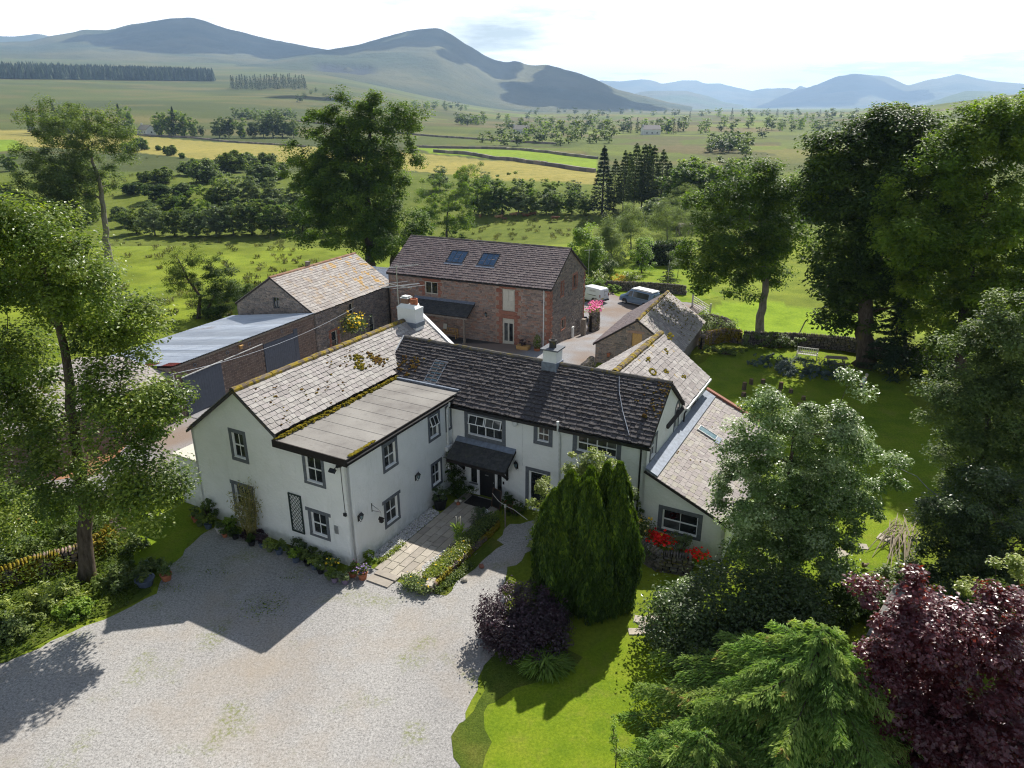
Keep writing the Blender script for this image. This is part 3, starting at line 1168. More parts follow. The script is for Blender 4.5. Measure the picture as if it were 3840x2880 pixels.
def skeleton(trunk, tips, r0, tip_r=.02, seed=0, wob=.08):
	"""trunk polyline and branches that reach the tips, each growing from the nearest limb"""
	b = MB()
	rr = random.Random(seed)
	nodes = []
	T = [Vector(p) for p in trunk]
	# densify
	pts, rads = [], []
	tot = len(T) - 1
	for i in range(tot):
		for q in range(4):
			t = q / 4
			pts.append(T[i].lerp(T[i + 1], t) + Vector((rr.uniform(-1, 1), rr.uniform(-1, 1), 0)) * r0 * .25)
			rads.append(r0 * (1 - .72 * (i + t) / tot))
	pts.append(T[-1])
	rads.append(r0 * .25)
	rads[0] *= 1.5
	rads[1] *= 1.12
	b.tube(pts, rads, 9, True, .5)
	P = np.array([tuple(p) for p in pts])
	Rr = np.array(rads)
	order = sorted(range(len(tips)), key=lambda i: (Vector(tips[i]) - T[-1]).length * .5 + (Vector(tips[i]) - T[len(T) // 2]).length)
	for i in order:
		t = np.array(tips[i])
		dv = t - P
		dist = np.linalg.norm(dv, axis=1)
		cost = dist + np.maximum(0, -dv[:, 2]) * 1.2 + (P[:, 2] < T[0].z + (T[-1].z - T[0].z) * .28) * 6
		j = int(np.argmin(cost))
		L = dist[j]
		if L < .15:
			continue
		a = Vector(P[j])
		e = Vector(t)
		up = Vector((0, 0, 1)) * L * rr.uniform(.02, .18)
		w = Vector((rr.uniform(-1, 1), rr.uniform(-1, 1), rr.uniform(-.6, .6))) * L * wob
		ra = max(tip_r, min(Rr[j] * .62, .03 + L * .028))
		q = [a, a.lerp(e, .33) + up * .7 + w, a.lerp(e, .68) + up + w * .6, e]
		ra_ = [ra, ra * .75, ra * .5, max(tip_r * .6, ra * .22)]
		b.tube(q, ra_, 5, False, .5)
		P = np.vstack([P, [tuple(x) for x in q[1:]]])
		Rr = np.concatenate([Rr, ra_[1:]])
	return b

def tree(label, cat, loc, trunk, blobs, ncl, cr, per, size, leaf, bark='bark', r0=.3, name='tree', group=None, shell=.55, flat=.65, asp=.62, up=.7, limbs=None, seed=0, extra=None, droop=None):
	"""trunk, blobs: in the tree's own coordinates"""
	t = thing(name, label, cat, loc, 0, group)
	C, D = in_blobs(blobs, ncl, shell)
	if extra is not None:
		C = np.vstack([C, extra])
		D = np.vstack([D, np.tile([[0, 0, 1.]], (len(extra), 1))])
	nl = len(C) if limbs is None else min(limbs, len(C))
	sk = skeleton(trunk, [tuple(c) for c in C[rg.choice(len(C), nl, replace=False)]], r0, seed=seed)
	sk.obj('trunk', MT[bark], t, smooth=True)
	P, N, rv = clump_leaves(C, D, cr * 1.12, int(per * 1.6), flat, up)
	size *= .8
	tan = None
	if droop:
		tan = rg.normal(size=P.shape) * .6 + np.array([0, 0, -droop])
	link('crown', leaf_mesh('crown', P, N, size * rg.uniform(.6, 1.3, len(P)), rv, LF[leaf], asp, tan), t)
	return t

def px_tree(label, cat, base, boxes, ncl, cr, per, size, leaf, dz=0, depth=.85, trunk_to=None, yoff=0, grow=1.08, **k):
	"""tree whose crown fills the boxes (overview pixels) seen at the distance of its base"""
	b = at(base[0] * K, base[1] * K)
	b.y += yoff
	if yoff:
		b.x, _ = plane_y(base[0] * K, base[1] * K, b.y)
		b.z = float(tz(b.x, b.y))
	b.z += dz
	bl = []
	for q in boxes:
		xa, zt = plane_y(q[0] * K, q[1] * K, b.y)
		xb, zb = plane_y(q[2] * K, q[3] * K, b.y)
		rx, rz = (xb - xa) / 2, (zt - zb) / 2
		dy = q[4] if len(q) > 4 else 0
		bl.append(((xa + xb) / 2 - b.x, dy, (zt + zb) / 2 - b.z, rx * grow, max(rx * depth, .5) * grow, rz * grow))
	if trunk_to is None:
		m = np.average(np.array(bl), axis=0, weights=[q[3] * q[5] for q in bl])
		trunk = [(0, 0, -.3), (m[0] * .15, 0, m[2] * .35), (m[0] * .5, m[1] * .5, m[2] * .75), (m[0], m[1], m[2] * 1.15)]
	else:
		trunk = [(0, 0, -.3)]
		for q in trunk_to:
			x, z = plane_y(q[0] * K, q[1] * K, b.y)
			trunk.append((x - b.x, 0, z - b.z))
	return tree(label, cat, b, trunk, bl, ncl, cr, per, size, leaf, **k)

def bush(label, cat, loc, r, n, size, leaf, name='shrub', group=None, flat=1, asp=.6, shell=.6, ncl=None, blobs=None, parent_stems=True, up=.6, rz=0):
	"""r: (rx, ry, rz)"""
	t = thing(name, label, cat, loc, rz, group)
	bl = blobs or [(0, 0, r[2] * .9, r[0], r[1], r[2])]
	ncl = ncl or max(8, n // 40)
	C, D = in_blobs(bl, ncl, shell)
	C[:, 2] = np.abs(C[:, 2])
	P, N, rv = clump_leaves(C, D, min(r) * .34, max(1, n // ncl), flat, up)
	P[:, 2] = np.abs(P[:, 2]) + .01
	link('foliage', leaf_mesh('foliage', P, N, size * rg.uniform(.6, 1.3, len(P)), rv, LF[leaf], asp), t)
	if parent_stems:
		b = MB()
		for c in C[:min(len(C), 14)]:
			b.tube([(c[0] * .1, c[1] * .1, 0), (c[0] * .5, c[1] * .5, c[2] * .6), tuple(c)], [.03 * max(r) ** .5, .02, .008], 4, False)
		b.obj('stem', MT['bark'], t)
	return t

def conifer(label, loc, h, rb, nb, per, size, leaf, name='conifer', group=None, z0=.08, droop=.25, cat='tree', trunk_r=None, power=1.0, bark='bark'):
	t = thing(name, label, cat, loc, rnd.uniform(0, 6), group)
	b = MB()
	tr = trunk_r or h * .018
	b.tube([(0, 0, -.3), (0, 0, h * .5), (0, 0, h * .99)], [tr * 1.2, tr * .7, tr * .1], 7)
	P, N, T, R = [], [], [], []
	for i in range(nb):
		f = (i + rnd.random()) / nb
		z = h * (z0 + (1 - z0) * f)
		L = rb * (1 - f) ** power * rnd.uniform(.65, 1.15) + .05 * rb
		a = i * 2.4 + rnd.uniform(-.4, .4)
		dx, dy = math.cos(a), math.sin(a)
		tip = Vector((dx * L, dy * L, z - L * droop * rnd.uniform(.4, 1.4) + .0))
		mid = Vector((dx * L * .5, dy * L * .5, z + L * .02))
		b.tube([(0, 0, z), mid, tip], [tr * .28 * (1 - f) + .01, tr * .15 * (1 - f) + .006, .004], 3, False)
		m = max(3, int(per * (L / rb) ** 1.2))
		q = rg.uniform(.12, 1.05, m)
		lat = rg.normal(size=m) * .20 * L * (1.1 - q * .6)
		z_ = z + (tip.z - z) * q ** 1.6
		p = np.stack([dx * L * q - dy * lat, dy * L * q + dx * lat, z_ - np.abs(lat) * .25 + rg.normal(size=m) * .05 * size * 4], 1)
		P.append(p)
		N.append(np.stack([dx * .3 + rg.normal(size=m) * .35, dy * .3 + rg.normal(size=m) * .35, np.ones(m)], 1))
		sgn = np.sign(lat)
		T.append(np.stack([dx * .8 - dy * sgn * .7, dy * .8 + dx * sgn * .7, -droop * np.ones(m) - .15], 1) + rg.normal(size=(m, 3)) * .2)
		R.append(np.clip(rnd.random() * .5 + rg.random(m) * .5, 0, .999))
	P, N, T, R = map(np.concatenate, (P, N, T, R))
	b.obj('trunk', MT[bark], t)
	link('crown', leaf_mesh('crown', P, N, size * rg.uniform(.6, 1.4, len(P)), R, LF[leaf], .38, T), t)
	return t

def sheet(name, pts, mat, z=None, dz=.012, res=1.2, edge=.25, label=None, kind='structure', seed=1):
	"""a sheet of ground cover following the land inside a polygon with an uneven edge"""
	# subdivide the border and jitter it
	P = []
	for i in range(len(pts)):
		a, b = Vector((*pts[i][:2], 0)), Vector((*pts[(i + 1) % len(pts)][:2], 0))
		n = max(1, int((b - a).length / .5))
		for q in range(n):
			P.append(a.lerp(b, q / n))
	P = [(p.x + (float(vnoise(p.x, p.y, .9, seed)) - .5) * 2 * edge, p.y + (float(vnoise(p.x, p.y, .9, seed + 5)) - .5) * 2 * edge) for p in P]
	import bmesh
	bm = bmesh.new()
	vs = [bm.verts.new((x, y, 0)) for x, y in P]
	f = bm.faces.new(vs)
	bmesh.ops.triangulate(bm, faces=[f])
	for _ in range(3):
		es = [e for e in bm.edges if e.calc_length() > res * 3]
		if not es:
			break
		bmesh.ops.subdivide_edges(bm, edges=es, cuts=1, use_grid_fill=False)
		bmesh.ops.triangulate(bm, faces=bm.faces[:])
	for v in bm.verts:
		v.co.z = (float(tz(v.co.x, v.co.y)) if z is None else z) + dz
	bm.normal_update()
	for f in bm.faces:
		if f.normal.z < 0:
			f.normal_flip()
	me = bpy.data.meshes.new(name)
	bm.to_mesh(me)
	bm.free()
	me.materials.append(mat)
	o = link(name, me)
	o['kind'] = kind
	return o

# ------------------------------------------------------------------ the land
def poly_mask(X, Y, poly):
	ins = np.zeros(X.shape, bool)
	n = len(poly)
	for i in range(n):
		x0, y0 = poly[i][:2]
		x1, y1 = poly[(i + 1) % n][:2]
		c = ((y0 > Y) != (y1 > Y)) & (X < (x1 - x0) * (Y - y0) / ((y1 - y0) if abs(y1 - y0) > 1e-9 else 1e-9) + x0)
		ins ^= c
	return ins

def ppoly(pts):
	return [tuple(at(x * K, y * K))[:2] for x, y in pts]

def make_land():
	front = np.radians(np.arange(-46, 46.01, .22))
	back = np.radians(np.arange(50, 311, 6.0))
	az = np.concatenate([front, back])
	r = [6.0]
	while r[-1] < 15500:
		r.append(r[-1] * (1.022 if r[-1] < 700 else 1.035))
	r = np.array(r)
	A, R = np.meshgrid(az, r)
	X, Y = R * np.sin(A), R * np.cos(A)
	Z = tz(X, Y)
	# colours of the ground cover
	n1 = fbm(X * .55, Y, 190, 5, 21)
	n2 = fbm(X * .3, Y, 60, 4, 33)
	col = np.zeros(X.shape + (3,))
	moorA, moorB, moorC = np.array([.085, .105, .030]), np.array([.125, .115, .048]), np.array([.06, .078, .028])
	t = sst(.38, .62, n1)[..., None]
	col[:] = moorC * (1 - t) + moorA * t
	t2 = sst(.48, .64, n2)[..., None]
	col[:] = col * (1 - t2 * .8) + moorB * t2 * .8
	# patchwork of far enclosed fields (cells round scattered seeds)
	rr = np.random.default_rng(5)
	ph = rr.uniform(-30, 34, 420)
	rd = np.exp(rr.uniform(math.log(330), math.log(9000), 420))
	sx, sy = rd * np.sin(np.radians(ph)), rd * np.cos(np.radians(ph))
	pal = np.array([[.085, .115, .028], [.11, .14, .03], [.15, .145, .045], [.075, .095, .03], [.125, .105, .055], [.125, .165, .028], [.09, .09, .042]])
	pc = pal[rr.integers(0, len(pal), 420)] * rr.uniform(.85, 1.15, (420, 1))
	sel = R > 300
	lx, ly = np.degrees(np.arctan2(X[sel], Y[sel])), np.log(R[sel])
	d = ((lx[:, None] - ph[None]) / 6) ** 2 + ((ly[:, None] - np.log(rd)[None]) / .16) ** 2
	k = np.argmin(d, axis=1)
	w = (sst(-14, 3, lx) * .85 * sst(5.8, 6.1, ly))[:, None]
	cc = col[sel]
	col[sel] = cc * (1 - w) + pc[k] * w
	# meadow and bank round the farm
	near = (1 - sst(120, 230, R))[..., None]
	g = np.array([.145, .19, .020]) * (.82 + .36 * sst(.35, .65, fbm(X, Y, 9, 4, 8)))[..., None]
	col = col * (1 - near) + g * near
	bank = (sst(150, 190, Y) * (1 - sst(262, 290, Y)))[..., None] * .85
	col = col * (1 - bank) + np.array([.12, .155, .026]) * bank
	hay = poly_mask(X, Y, ppoly([(-150, 272), (290, 291), (600, 313), (900, 331), (1290, 371), (1290, 397), (1050, 388), (880, 368), (620, 352), (430, 344), (300, 330), (-150, 300)]))
	col[hay] = np.array([.25, .225, .07])
	gr = poly_mask(X, Y, ppoly([(900, 320), (1095, 322), (1290, 343), (1290, 371), (1090, 346), (930, 331)]))
	col[gr] = np.array([.16, .24, .018])
	gr = poly_mask(X, Y, ppoly([(-150, 301), (40, 303), (60, 325), (-150, 330)]))
	col[gr] = np.array([.15, .23, .018])
	mow = poly_mask(X, Y, ppoly([(1480, 690), (1560, 655), (1660, 650), (1860, 690), (1870, 750), (1640, 742), (1560, 735)]))
	col[mow] = np.array([.17, .26, .016])
	nA, nR = len(az), len(r)
	idx = np.arange(nA * nR).reshape(nR, nA)
	j2 = np.roll(np.arange(nA), -1)
	q = np.stack([idx[:-1], idx[:-1][:, j2], idx[1:][:, j2], idx[1:]], -1).reshape(-1, 4)[:, ::-1]
	v = np.stack([X, Y, Z], -1).reshape(-1, 3)
	c = np.vstack([col.reshape(-1, 3), [[.13, .2, .016]]])
	v = np.vstack([v, [[0, 0, 0]]])
	fan = np.stack([idx[0][j2], idx[0], np.full(nA, len(v) - 1)], -1)[:, ::-1]
	me = mesh_np('land', v, [q, fan], None, (MT['land'],), smooth=True, col=c)
	o = link('ground', me)
	o['kind'] = 'structure'

make_land()

RIDGES = []

def mountain(pts, r0, wf, wb, zb, ca, cb, rough=.07, sharp=1.35, gully=1.0, seed=1, crag=None, label=None):
	"""pts: skyline in photo pixels; r0: its distance; wf/wb: how far the near and far slopes reach"""
	xs = np.array([p[0] for p in pts], float)
	ys = np.array([p[1] for p in pts], float)
	nx = 260
	x = np.linspace(xs[0], xs[-1], nx)
	# smooth interpolation of the skyline with small irregularities
	y = np.interp(x, xs, ys)
	ker = np.ones(5) / 5
	y = np.convolve(np.pad(y, 2, mode='edge'), ker, 'valid')
	y = y + (vnoise(x, x * 0, 22, seed) - .5) * 2.2
	Yp = y - CY_
	D = Yp * cP + F_ * sP
	Fw = F_ * cP - Yp * sP
	hyp = np.hypot(x - CX_, Fw)
	zr = H - D / hyp * r0
	az = np.arctan2(x - CX_, Fw)
	s = np.concatenate([np.linspace(-1, 0, 46), np.linspace(0, 1, 16)[1:]])
	A, Sg = np.meshgrid(az, s)
	Zr = np.tile(zr, (len(s), 1))
	Rr = r0 + np.where(Sg < 0, Sg * wf, Sg * wb)
	X, Y = Rr * np.sin(A), Rr * np.cos(A)
	a = np.abs(Sg)
	p = (1 - a) ** sharp * (1 - .25 * a)
	gl = fbm(X, Y, 620 * gully, 5, seed + 3) - .47
	amp = p * (1 - p) * 4
	ZB = np.minimum(tz(X, Y) - 14, Zr - 4)
	Z = ZB + (Zr - ZB) * np.clip(p + gl * amp * rough * 4, -.05, 1.0)
	Z = np.where(a < .02, Zr, Z)
	Z = Z + (fbm(X, Y, 160, 4, seed + 7) - .47) * 26 * amp
	hn = sst(.35, .62, fbm(X, Y, 500, 5, seed + 9) + gl * .5)[..., None]
	col = np.array(ca) * (1 - hn) + np.array(cb) * hn
	if crag:
		(x0, x1), (s0, s1), cc = crag
		xx = np.tile(x, (len(s), 1))
		m = sst(x0, x0 + 60, xx) * (1 - sst(x1 - 60, x1, xx)) * sst(s0, s0 + .06, Sg) * (1 - sst(s1 - .05, s1, Sg))
		m = (m * sst(.44, .52, fbm(X, Y * .6, 230, 4, seed + 12)))[..., None]
		col = col * (1 - m) + np.array(cc) * m
		Z = Z - m[..., 0] * 18
	n0, n1 = Z.shape
	idx = np.arange(n0 * n1).reshape(n0, n1)
	q = np.stack([idx[:-1, :-1], idx[:-1, 1:], idx[1:, 1:], idx[1:, :-1]], -1).reshape(-1, 4)
	me = mesh_np('mountain', np.stack([X, Y, Z], -1).reshape(-1, 3), [q], None, (MT['fell'],), smooth=True, col=col.reshape(-1, 3))
	o = link('mountain', me)
	o['kind'] = 'structure'
	RIDGES.append(float(Z.max()))
	return o

def UL(*p):
	return [(x * .868, y * .868) for x, y in p]

def UR(*p):
	return [(1920 + x * .868, y * .868) for x, y in p]

heath, tan, rock = (.050, .066, .034), (.098, .098, .048), (.040, .045, .046)
mountain(UL((-260, 150), (-60, 152), (60, 158), (110, 152), (160, 145), (215, 156), (320, 170), (420, 210)), 9500, 2500, 2500, 120, heath, tan, seed=2)
mountain(UL((-300, 190), (-120, 178), (0, 181), (130, 178), (210, 157), (310, 141), (360, 127), (470, 131), (560, 106), (650, 93), (740, 79), (830, 76), (880, 88), (960, 118), (1050, 140), (1150, 166), (1260, 187), (1360, 207), (1440, 220), (1560, 260), (1680, 300)),
		 6400, 2300, 2200, 190, heath, tan, .06, 1.25, 1.0, 4, ((190, 740), (-.62, -.30), rock))
mountain(UL((1010, 300), (1130, 285), (1260, 250), (1360, 222), (1440, 211), (1530, 198), (1640, 166), (1760, 134), (1850, 122), (1895, 121), (1940, 142), (1990, 176), (2050, 212), (2110, 248), (2150, 262), (2190, 270)) +
		 UR((0, 264), (22, 262), (70, 282), (110, 281), (150, 278), (200, 292), (290, 317), (370, 347), (450, 385), (560, 412), (680, 442), (780, 462)), 5000, 1900, 2000, 90, heath, tan, .06, 1.3, 1.0, 9, ((1150, 1420), (-.75, -.5), rock))
mountain(UR((330, 372), (380, 346), (470, 352), (560, 342), (600, 346), (650, 362), (740, 346), (800, 348), (830, 360), (900, 361), (960, 376), (1040, 393), (1080, 383), (1190, 380), (1225, 388), (1240, 368), (1275, 380), (1310, 366), (1400, 360), (1500, 372)),
		 14200, 2500, 800, 20, heath, tan, .07, 1.1, 1, 14)
mountain(UR((1060, 455), (1130, 430), (1200, 400), (1250, 386), (1330, 362), (1400, 331), (1480, 318), (1560, 325), (1620, 330), (1660, 346), (1710, 369), (1790, 346), (1860, 336), (1930, 318), (2000, 336), (2080, 352), (2170, 358), (2260, 366), (2400, 380), (2600, 372)),
		 12200, 2800, 1500, 15, heath, tan, .08, 1.15, 1, 17)
mountain(UR((480, 420), (560, 396), (650, 392), (760, 394), (850, 416), (920, 442), (1000, 455)), 9300, 1500, 1500, 10, (.07, .10, .035), tan, .05, 1.0, 1, 22)
mountain(UR((1640, 480), (1740, 462), (1820, 438), (1900, 410), (1960, 393), (2060, 395), (2140, 405), (2260, 412), (2500, 400)), 7600, 1700, 1500, 5, (.07, .10, .03), (.12, .14, .04), .05, 1.0, 1, 26)

# haze between the farm and the fells
zt = max(RIDGES) + 6
hz = NT('haze_air')
vp = hz.n('ShaderNodeVolumePrincipled')
vp.inputs['Color'].default_value = (.47, .69, 1.0, 1)
vp.inputs['Density'].default_value = 8.2e-5
vp.inputs['Anisotropy'].default_value = .25
ho = hz.n('ShaderNodeOutputMaterial')
hz.l(vp.outputs[0], ho.inputs['Volume'])
b = MB()
b.box2((-17500, -17500, -40), (17500, 17500, zt))
o = b.obj('haze', hz.m)
o['kind'] = 'stuff'

# broken cumulus overhead: it throws the blue shadows on the fells
def cloud(px, py, r, sz, seed, up=1250):
	"""a cloud whose shadow falls round the point seen at photo pixel (px, py) at distance r"""
	Y = py - CY_
	D = Y * cP + F_ * sP
	Fw = F_ * cP - Y * sP
	n = math.hypot(px - CX_, Fw)
	p = Vector(((px - CX_) / n * r, Fw / n * r, H - D / n * r))
	c = p + sdir * ((zt + up - p.z) / sdir.z)
	rr = random.Random(seed)
	b = MB()
	for i in range(22):
		a, q = rr.uniform(0, 6.28), rr.random() ** .5
		k = rr.uniform(.34, .6) * (1 - q * .3)
		b.blob((math.cos(a) * q * sz[0] * .62, math.sin(a) * q * sz[1] * .62, rr.uniform(-.2, .5) * sz[2]), (sz[0] * k * 1.3, sz[1] * k * 1.3, sz[2] * k * 2), seed * 31 + i, .12, 2)
	o = b.obj('cloud', MT['cloud'], None, Matrix.Translation(c), True)
	o['kind'] = 'stuff'

cloud(1040, 150, 6150, (1500, 1500, 170), 3)
cloud(1500, 150, 5000, (800, 700, 130), 8)
cloud(1760, 235, 4700, (420, 700, 120), 12)
cloud(2180, 335, 4300, (620, 900, 120), 5)
cloud(1200, 385, 1500, (110, 150, 60), 7, 500)
cloud(3100, 330, 11500, (1500, 2000, 200), 15)

# ------------------------------------------------------------------ the white farmhouse
HAZ = rad(28.2)
HC = Vector((-7.527, 29.316, 0))
house = thing('farmhouse', 'white rendered farmhouse with grey window surrounds, slate roofs and a flat roofed corner', 'house', HC, -HAZ)
HM = house.matrix_basis.copy()

def hw(b, a, z=0):
	"""house coordinates to the world"""
	return HM @ Vector((b, a, z))

X_, Y_, Z_ = Vector((1, 0, 0)), Vector((0, 1, 0)), Vector((0, 0, 1))
# walls with their openings
wL = dict(O=(-10.4, 0, 0), U=X_)
holesG = [(3.06, 4.25, 3.86, 5.62), (2.66, 1.25, 3.84, 2.58)]
wall(house, (-10.4, 0, 0), X_, [(0, -.3), (6, -.3), (6, 6.25), (3.75, 7.98), (0, 5.2)], holesG, MT['render'])
holesF = [(1.90, 4.12, 2.88, 5.52), (1.88, 1.22, 2.82, 2.45)]
wall(house, (-4.4, -.012, 0), X_, [(0, -.3), (4.4, -.3), (4.4, 5.8), (0, 5.8)], holesF, MT['render'])
holesR = [(2.74, 4.05, 3.62, 5.25), (6.66, 4.05, 7.46, 5.32), (2.58, .98, 3.52, 2.26), (6.72, 1.16, 7.50, 2.42), (8.30, 4.02, 8.62, 5.22)]
wall(house, (0, -.012, 0), Y_, [(0, -.3), (8.8, -.3), (8.8, 5.8), (0, 5.8)], holesR, MT['render'])
holesD = [(1.06, 3.75, 3.22, 4.97), (5.34, 4.30, 6.0, 5.10), (7.60, 4.27, 9.74, 5.16), (1.02, -.02, 3.22, 2.06), (4.86, 0, 5.95, 2.42)]
wall(house, (0, 8.8, 0), X_, [(0, -.3), (11.3, -.3), (11.3, 5.40), (0, 5.40)], holesD, MT['render'])
holesS = [(.62, 4.30, 1.42, 5.38), (4.72, 4.18, 5.42, 5.35)]
wall(house, (11.3, 8.8, 0), Y_, [(0, -.3), (6.3, -.3), (6.3, 5.25), (3.0, 7.56), (0, 5.36)], holesS, MT['render'])
holesW = [(2.0, 4.02, 3.3, 4.92)]
wall(house, (11.3, 15.1, 0), Y_, [(0, -.3), (5.1, -.3), (5.1, 5.12), (0, 5.12)], holesW, MT['render'])
holesB = [(1.02, 1.02, 2.78, 2.12)]
wall(house, (11.3, 8.8, 0), X_, [(0, -.3), (4.1, -.3), (4.1, 2.2), (0, 4.0)], holesB, MT['render'])
wall(house, (15.4, 8.8, 0), Y_, [(0, -.3), (11.7, -.3), (11.7, 2.2), (0, 2.2)], [], MT['render'])
wall(house, (15.4, 20.5, 0), -X_, [(0, -.3), (4.1, -.3), (4.1, 4.0), (0, 2.2)], [], MT['render'])
wall(house, (11.3, 20.2, 0), -X_, [(0, -.3), (7.4, -.3), (7.4, 4.3), (3.1, 7.5), (0, 5.1)], [], MT['render'])
wall(house, (-10.4, 15.5, 0), -Y_, [(0, -.3), (15.5, -.3), (15.5, 5.2), (0, 5.2)], [], MT['render'])
wall(house, (-2.9, 15.5, 0), -X_, [(0, -.3), (7.5, -.3), (7.5, 5.2), (3.75, 7.98), (0, 5.3)], [], MT['render'])
wall(house, (3.9, 20.2, 0), -Y_, [(0, -.3), (5.4, -.3), (5.4, 4.2), (0, 4.2)], [], MT['render'])
wall(house, (3.9, 14.8, 0), -X_, [(0, -.3), (6.8, -.3), (6.8, 5.3), (0, 5.3)], [], MT['render'])

# windows
kw = dict(sash=2, cols=2)
window(house, (-10.4, 0, 0), X_, 3.06, 4.25, .80, 1.37, sur=.19, sill=.2, lint=.2, **kw)
window(house, (-10.4, 0, 0), X_, 2.66, 1.25, 1.18, 1.33, sur=.19, sill=.16, lint=.2, ears=.06, **kw)
window(house, (-4.4, -.012, 0), X_, 1.90, 4.12, .98, 1.40, sur=.18, sill=.14, lint=.24, ears=.1, **kw)
window(house, (-4.4, -.012, 0), X_, 1.88, 1.22, .94, 1.23, sur=.18, sill=.14, lint=.18, ears=.14, **kw)
window(house, (0, -.012, 0), Y_, 2.74, 4.05, .88, 1.20, sur=.17, lint=.2, **kw)
window(house, (0, -.012, 0), Y_, 6.66, 4.05, .80, 1.27, sur=.17, lint=.2, openlight=True, **kw)
window(house, (0, -.012, 0), Y_, 2.58, .98, .94, 1.28, sur=.17, lint=.17, ears=.1, **kw)
window(house, (0, -.012, 0), Y_, 6.72, 1.16, .78, 1.26, sur=.15, lint=.16, **kw)
window(house, (0, -.012, 0), Y_, 8.30, 4.02, .32, 1.20, sur=.15, lint=.18, sash=2, cols=1)
window(house, (0, 8.8, 0), X_, 1.06, 3.75, 2.16, 1.22, sur=.22, sill=.24, lint=.18, units=2, openlight=True, **kw)
window(house, (0, 8.8, 0), X_, 5.34, 4.30, .66, .80, sur=.22, sill=.2, lint=.17, **kw)
window(house, (0, 8.8, 0), X_, 7.60, 4.27, 2.14, .89, sur=.24, sill=.22, lint=.13, units=2, **kw)
window(house, (11.3, 8.8, 0), Y_, .62, 4.30, .80, 1.08, sur=.15, sill=.12, lint=.16, **kw)
window(house, (11.3, 15.1, 0), Y_, 2.0, 4.02, 1.3, .90, sur=.18, sill=.12, lint=.12, **kw)
window(house, (11.3, 8.8, 0), X_, 1.02, 1.02, 1.76, 1.10, sur=.22, sill=.16, lint=.2, sash=2, cols=2)
# arched window: square lights under a half round grey head
wa = window(house, (11.3, 8.8, 0), Y_, 4.72, 4.18, .70, 1.17, sur=.14, sill=.1, lint=.02, cols=2, sash=2)
b = MB()
for i in range(8):
	t0, t1 = math.pi * i / 8, math.pi * (i + 1) / 8
	b.prism([(.35 + math.cos(t) * r, -.022, 1.19 + math.sin(t) * r * 1.1) for t, r in ((t0, .34), (t1, .34), (t1, .50), (t0, .50))], (0, .03, 0))
b.obj('arch', MT['sur'], wa)
b = MB()
b.prism([(.35 + math.cos(math.pi * i / 8) * .34, -.006, 1.19 + math.sin(math.pi * i / 8) * .37) for i in range(9)], (0, .004, 0))
b.obj('pane', MT['glass'], wa)

# front door with side lights
fw = MB()
for x0, x1 in ((1.02, 1.14), (1.54, 1.70), (2.70, 2.86), (3.14, 3.22)):
	fw.box2((x0, 8.86, 0), (x1, 8.95, 2.06))
fw.box2((1.14, 8.862, 1.98), (3.14, 8.948, 2.058))
fw.box2((1.14, 8.862, 0), (1.54, 8.948, .72))
fw.box2((2.86, 8.862, 0), (3.14, 8.948, .62))
fw.obj('door_frame', MT['frame'], house)
for x0, x1, z0 in ((1.145, 1.535, .725), (2.865, 3.135, .625)):
	g = MB()
	g.box2((x0, 8.90, z0), (x1, 8.91, 1.975))
	g.obj('side_light', MT['glass'], house)
b = MB()
b.box2((1.06, 8.78, .66), (1.60, 8.858, .72))
b.obj('sill', MT['sur'], house)
b = MB()
b.box2((1.703, 8.885, .03), (2.697, 8.945, 1.977))
for z0, z1 in ((.15, .8), (.95, 1.85)):
	for x0, x1 in ((1.80, 2.14), (2.26, 2.60)):
		b.box2((x0, 8.872, z0), (x1, 8.888, z1))
door = b.obj('front_door', MT['black'], house)
b = MB()
b.box2((2.06, 8.862, 1.36), (2.28, 8.87, 1.42))
b.obj('letterbox', MT['steel'], door)
b = MB()
b.lathe([(.02, 8.83), (.035, 8.84), (.035, 8.86), (.015, 8.871)], (2.62, 0, 1.02), 8, axis='Y')
b.obj('handle', MT['steel'], door)
b = MB()
b.box2((3.24, 8.772, 1.15), (3.34, 8.80, 1.32))
b.obj('doorbell', MT['black'], house)
b = MB()
b.box2((4.88, 8.90, .02), (5.94, 8.94, 2.40))
b.obj('glazed_door', MT['glass'], house)
b = MB()
for x0, x1, z0, z1 in ((4.86, 4.96, 0, 2.42), (5.86, 5.95, 0, 2.42), (4.96, 5.86, 2.33, 2.418), (4.96, 5.86, 0, .2)):
	b.box2((x0, 8.86, z0), (x1, 8.898, z1))
b.obj('door_frame', MT['frame'], house)
b = MB()
for x0, x1, z0, z1 in ((4.66, 4.858, 0, 2.42), (5.952, 6.14, 0, 2.42), (4.66, 6.14, 2.421, 2.62)):
	b.box2((x0, 8.778, z0), (x1, 8.81, z1))
b.obj('door_surround', MT['sur'], house)

# pitched roof of the left wing
s1 = .75
V1 = Vector((-.80, 0, .60))
SLr = 2.45 / .8
rf = roof(house, (-4.22, -.12, 6.18), Y_, V1, 15.75, SLr, MT['slateL'], .30, .22, (.26, .46), .02, keep=lambda u, v: not (u > 9.6 and v < 1.2 and u < 14.4 and v < (u - 8) * .3 - .2))
LROOF = rf
roof(house, (-10.55, 15.63, 5.13), -Y_, Vector((.80, 0, .60)), 15.75, 4.86, MT['slateL'], .34, .26, (.4, .7), .02, cap=60)
ridge(rf, (-6.67, -.15, 8.05), (-6.67, 13.7, 8.05), MT['ridgemoss'], .19, .42)
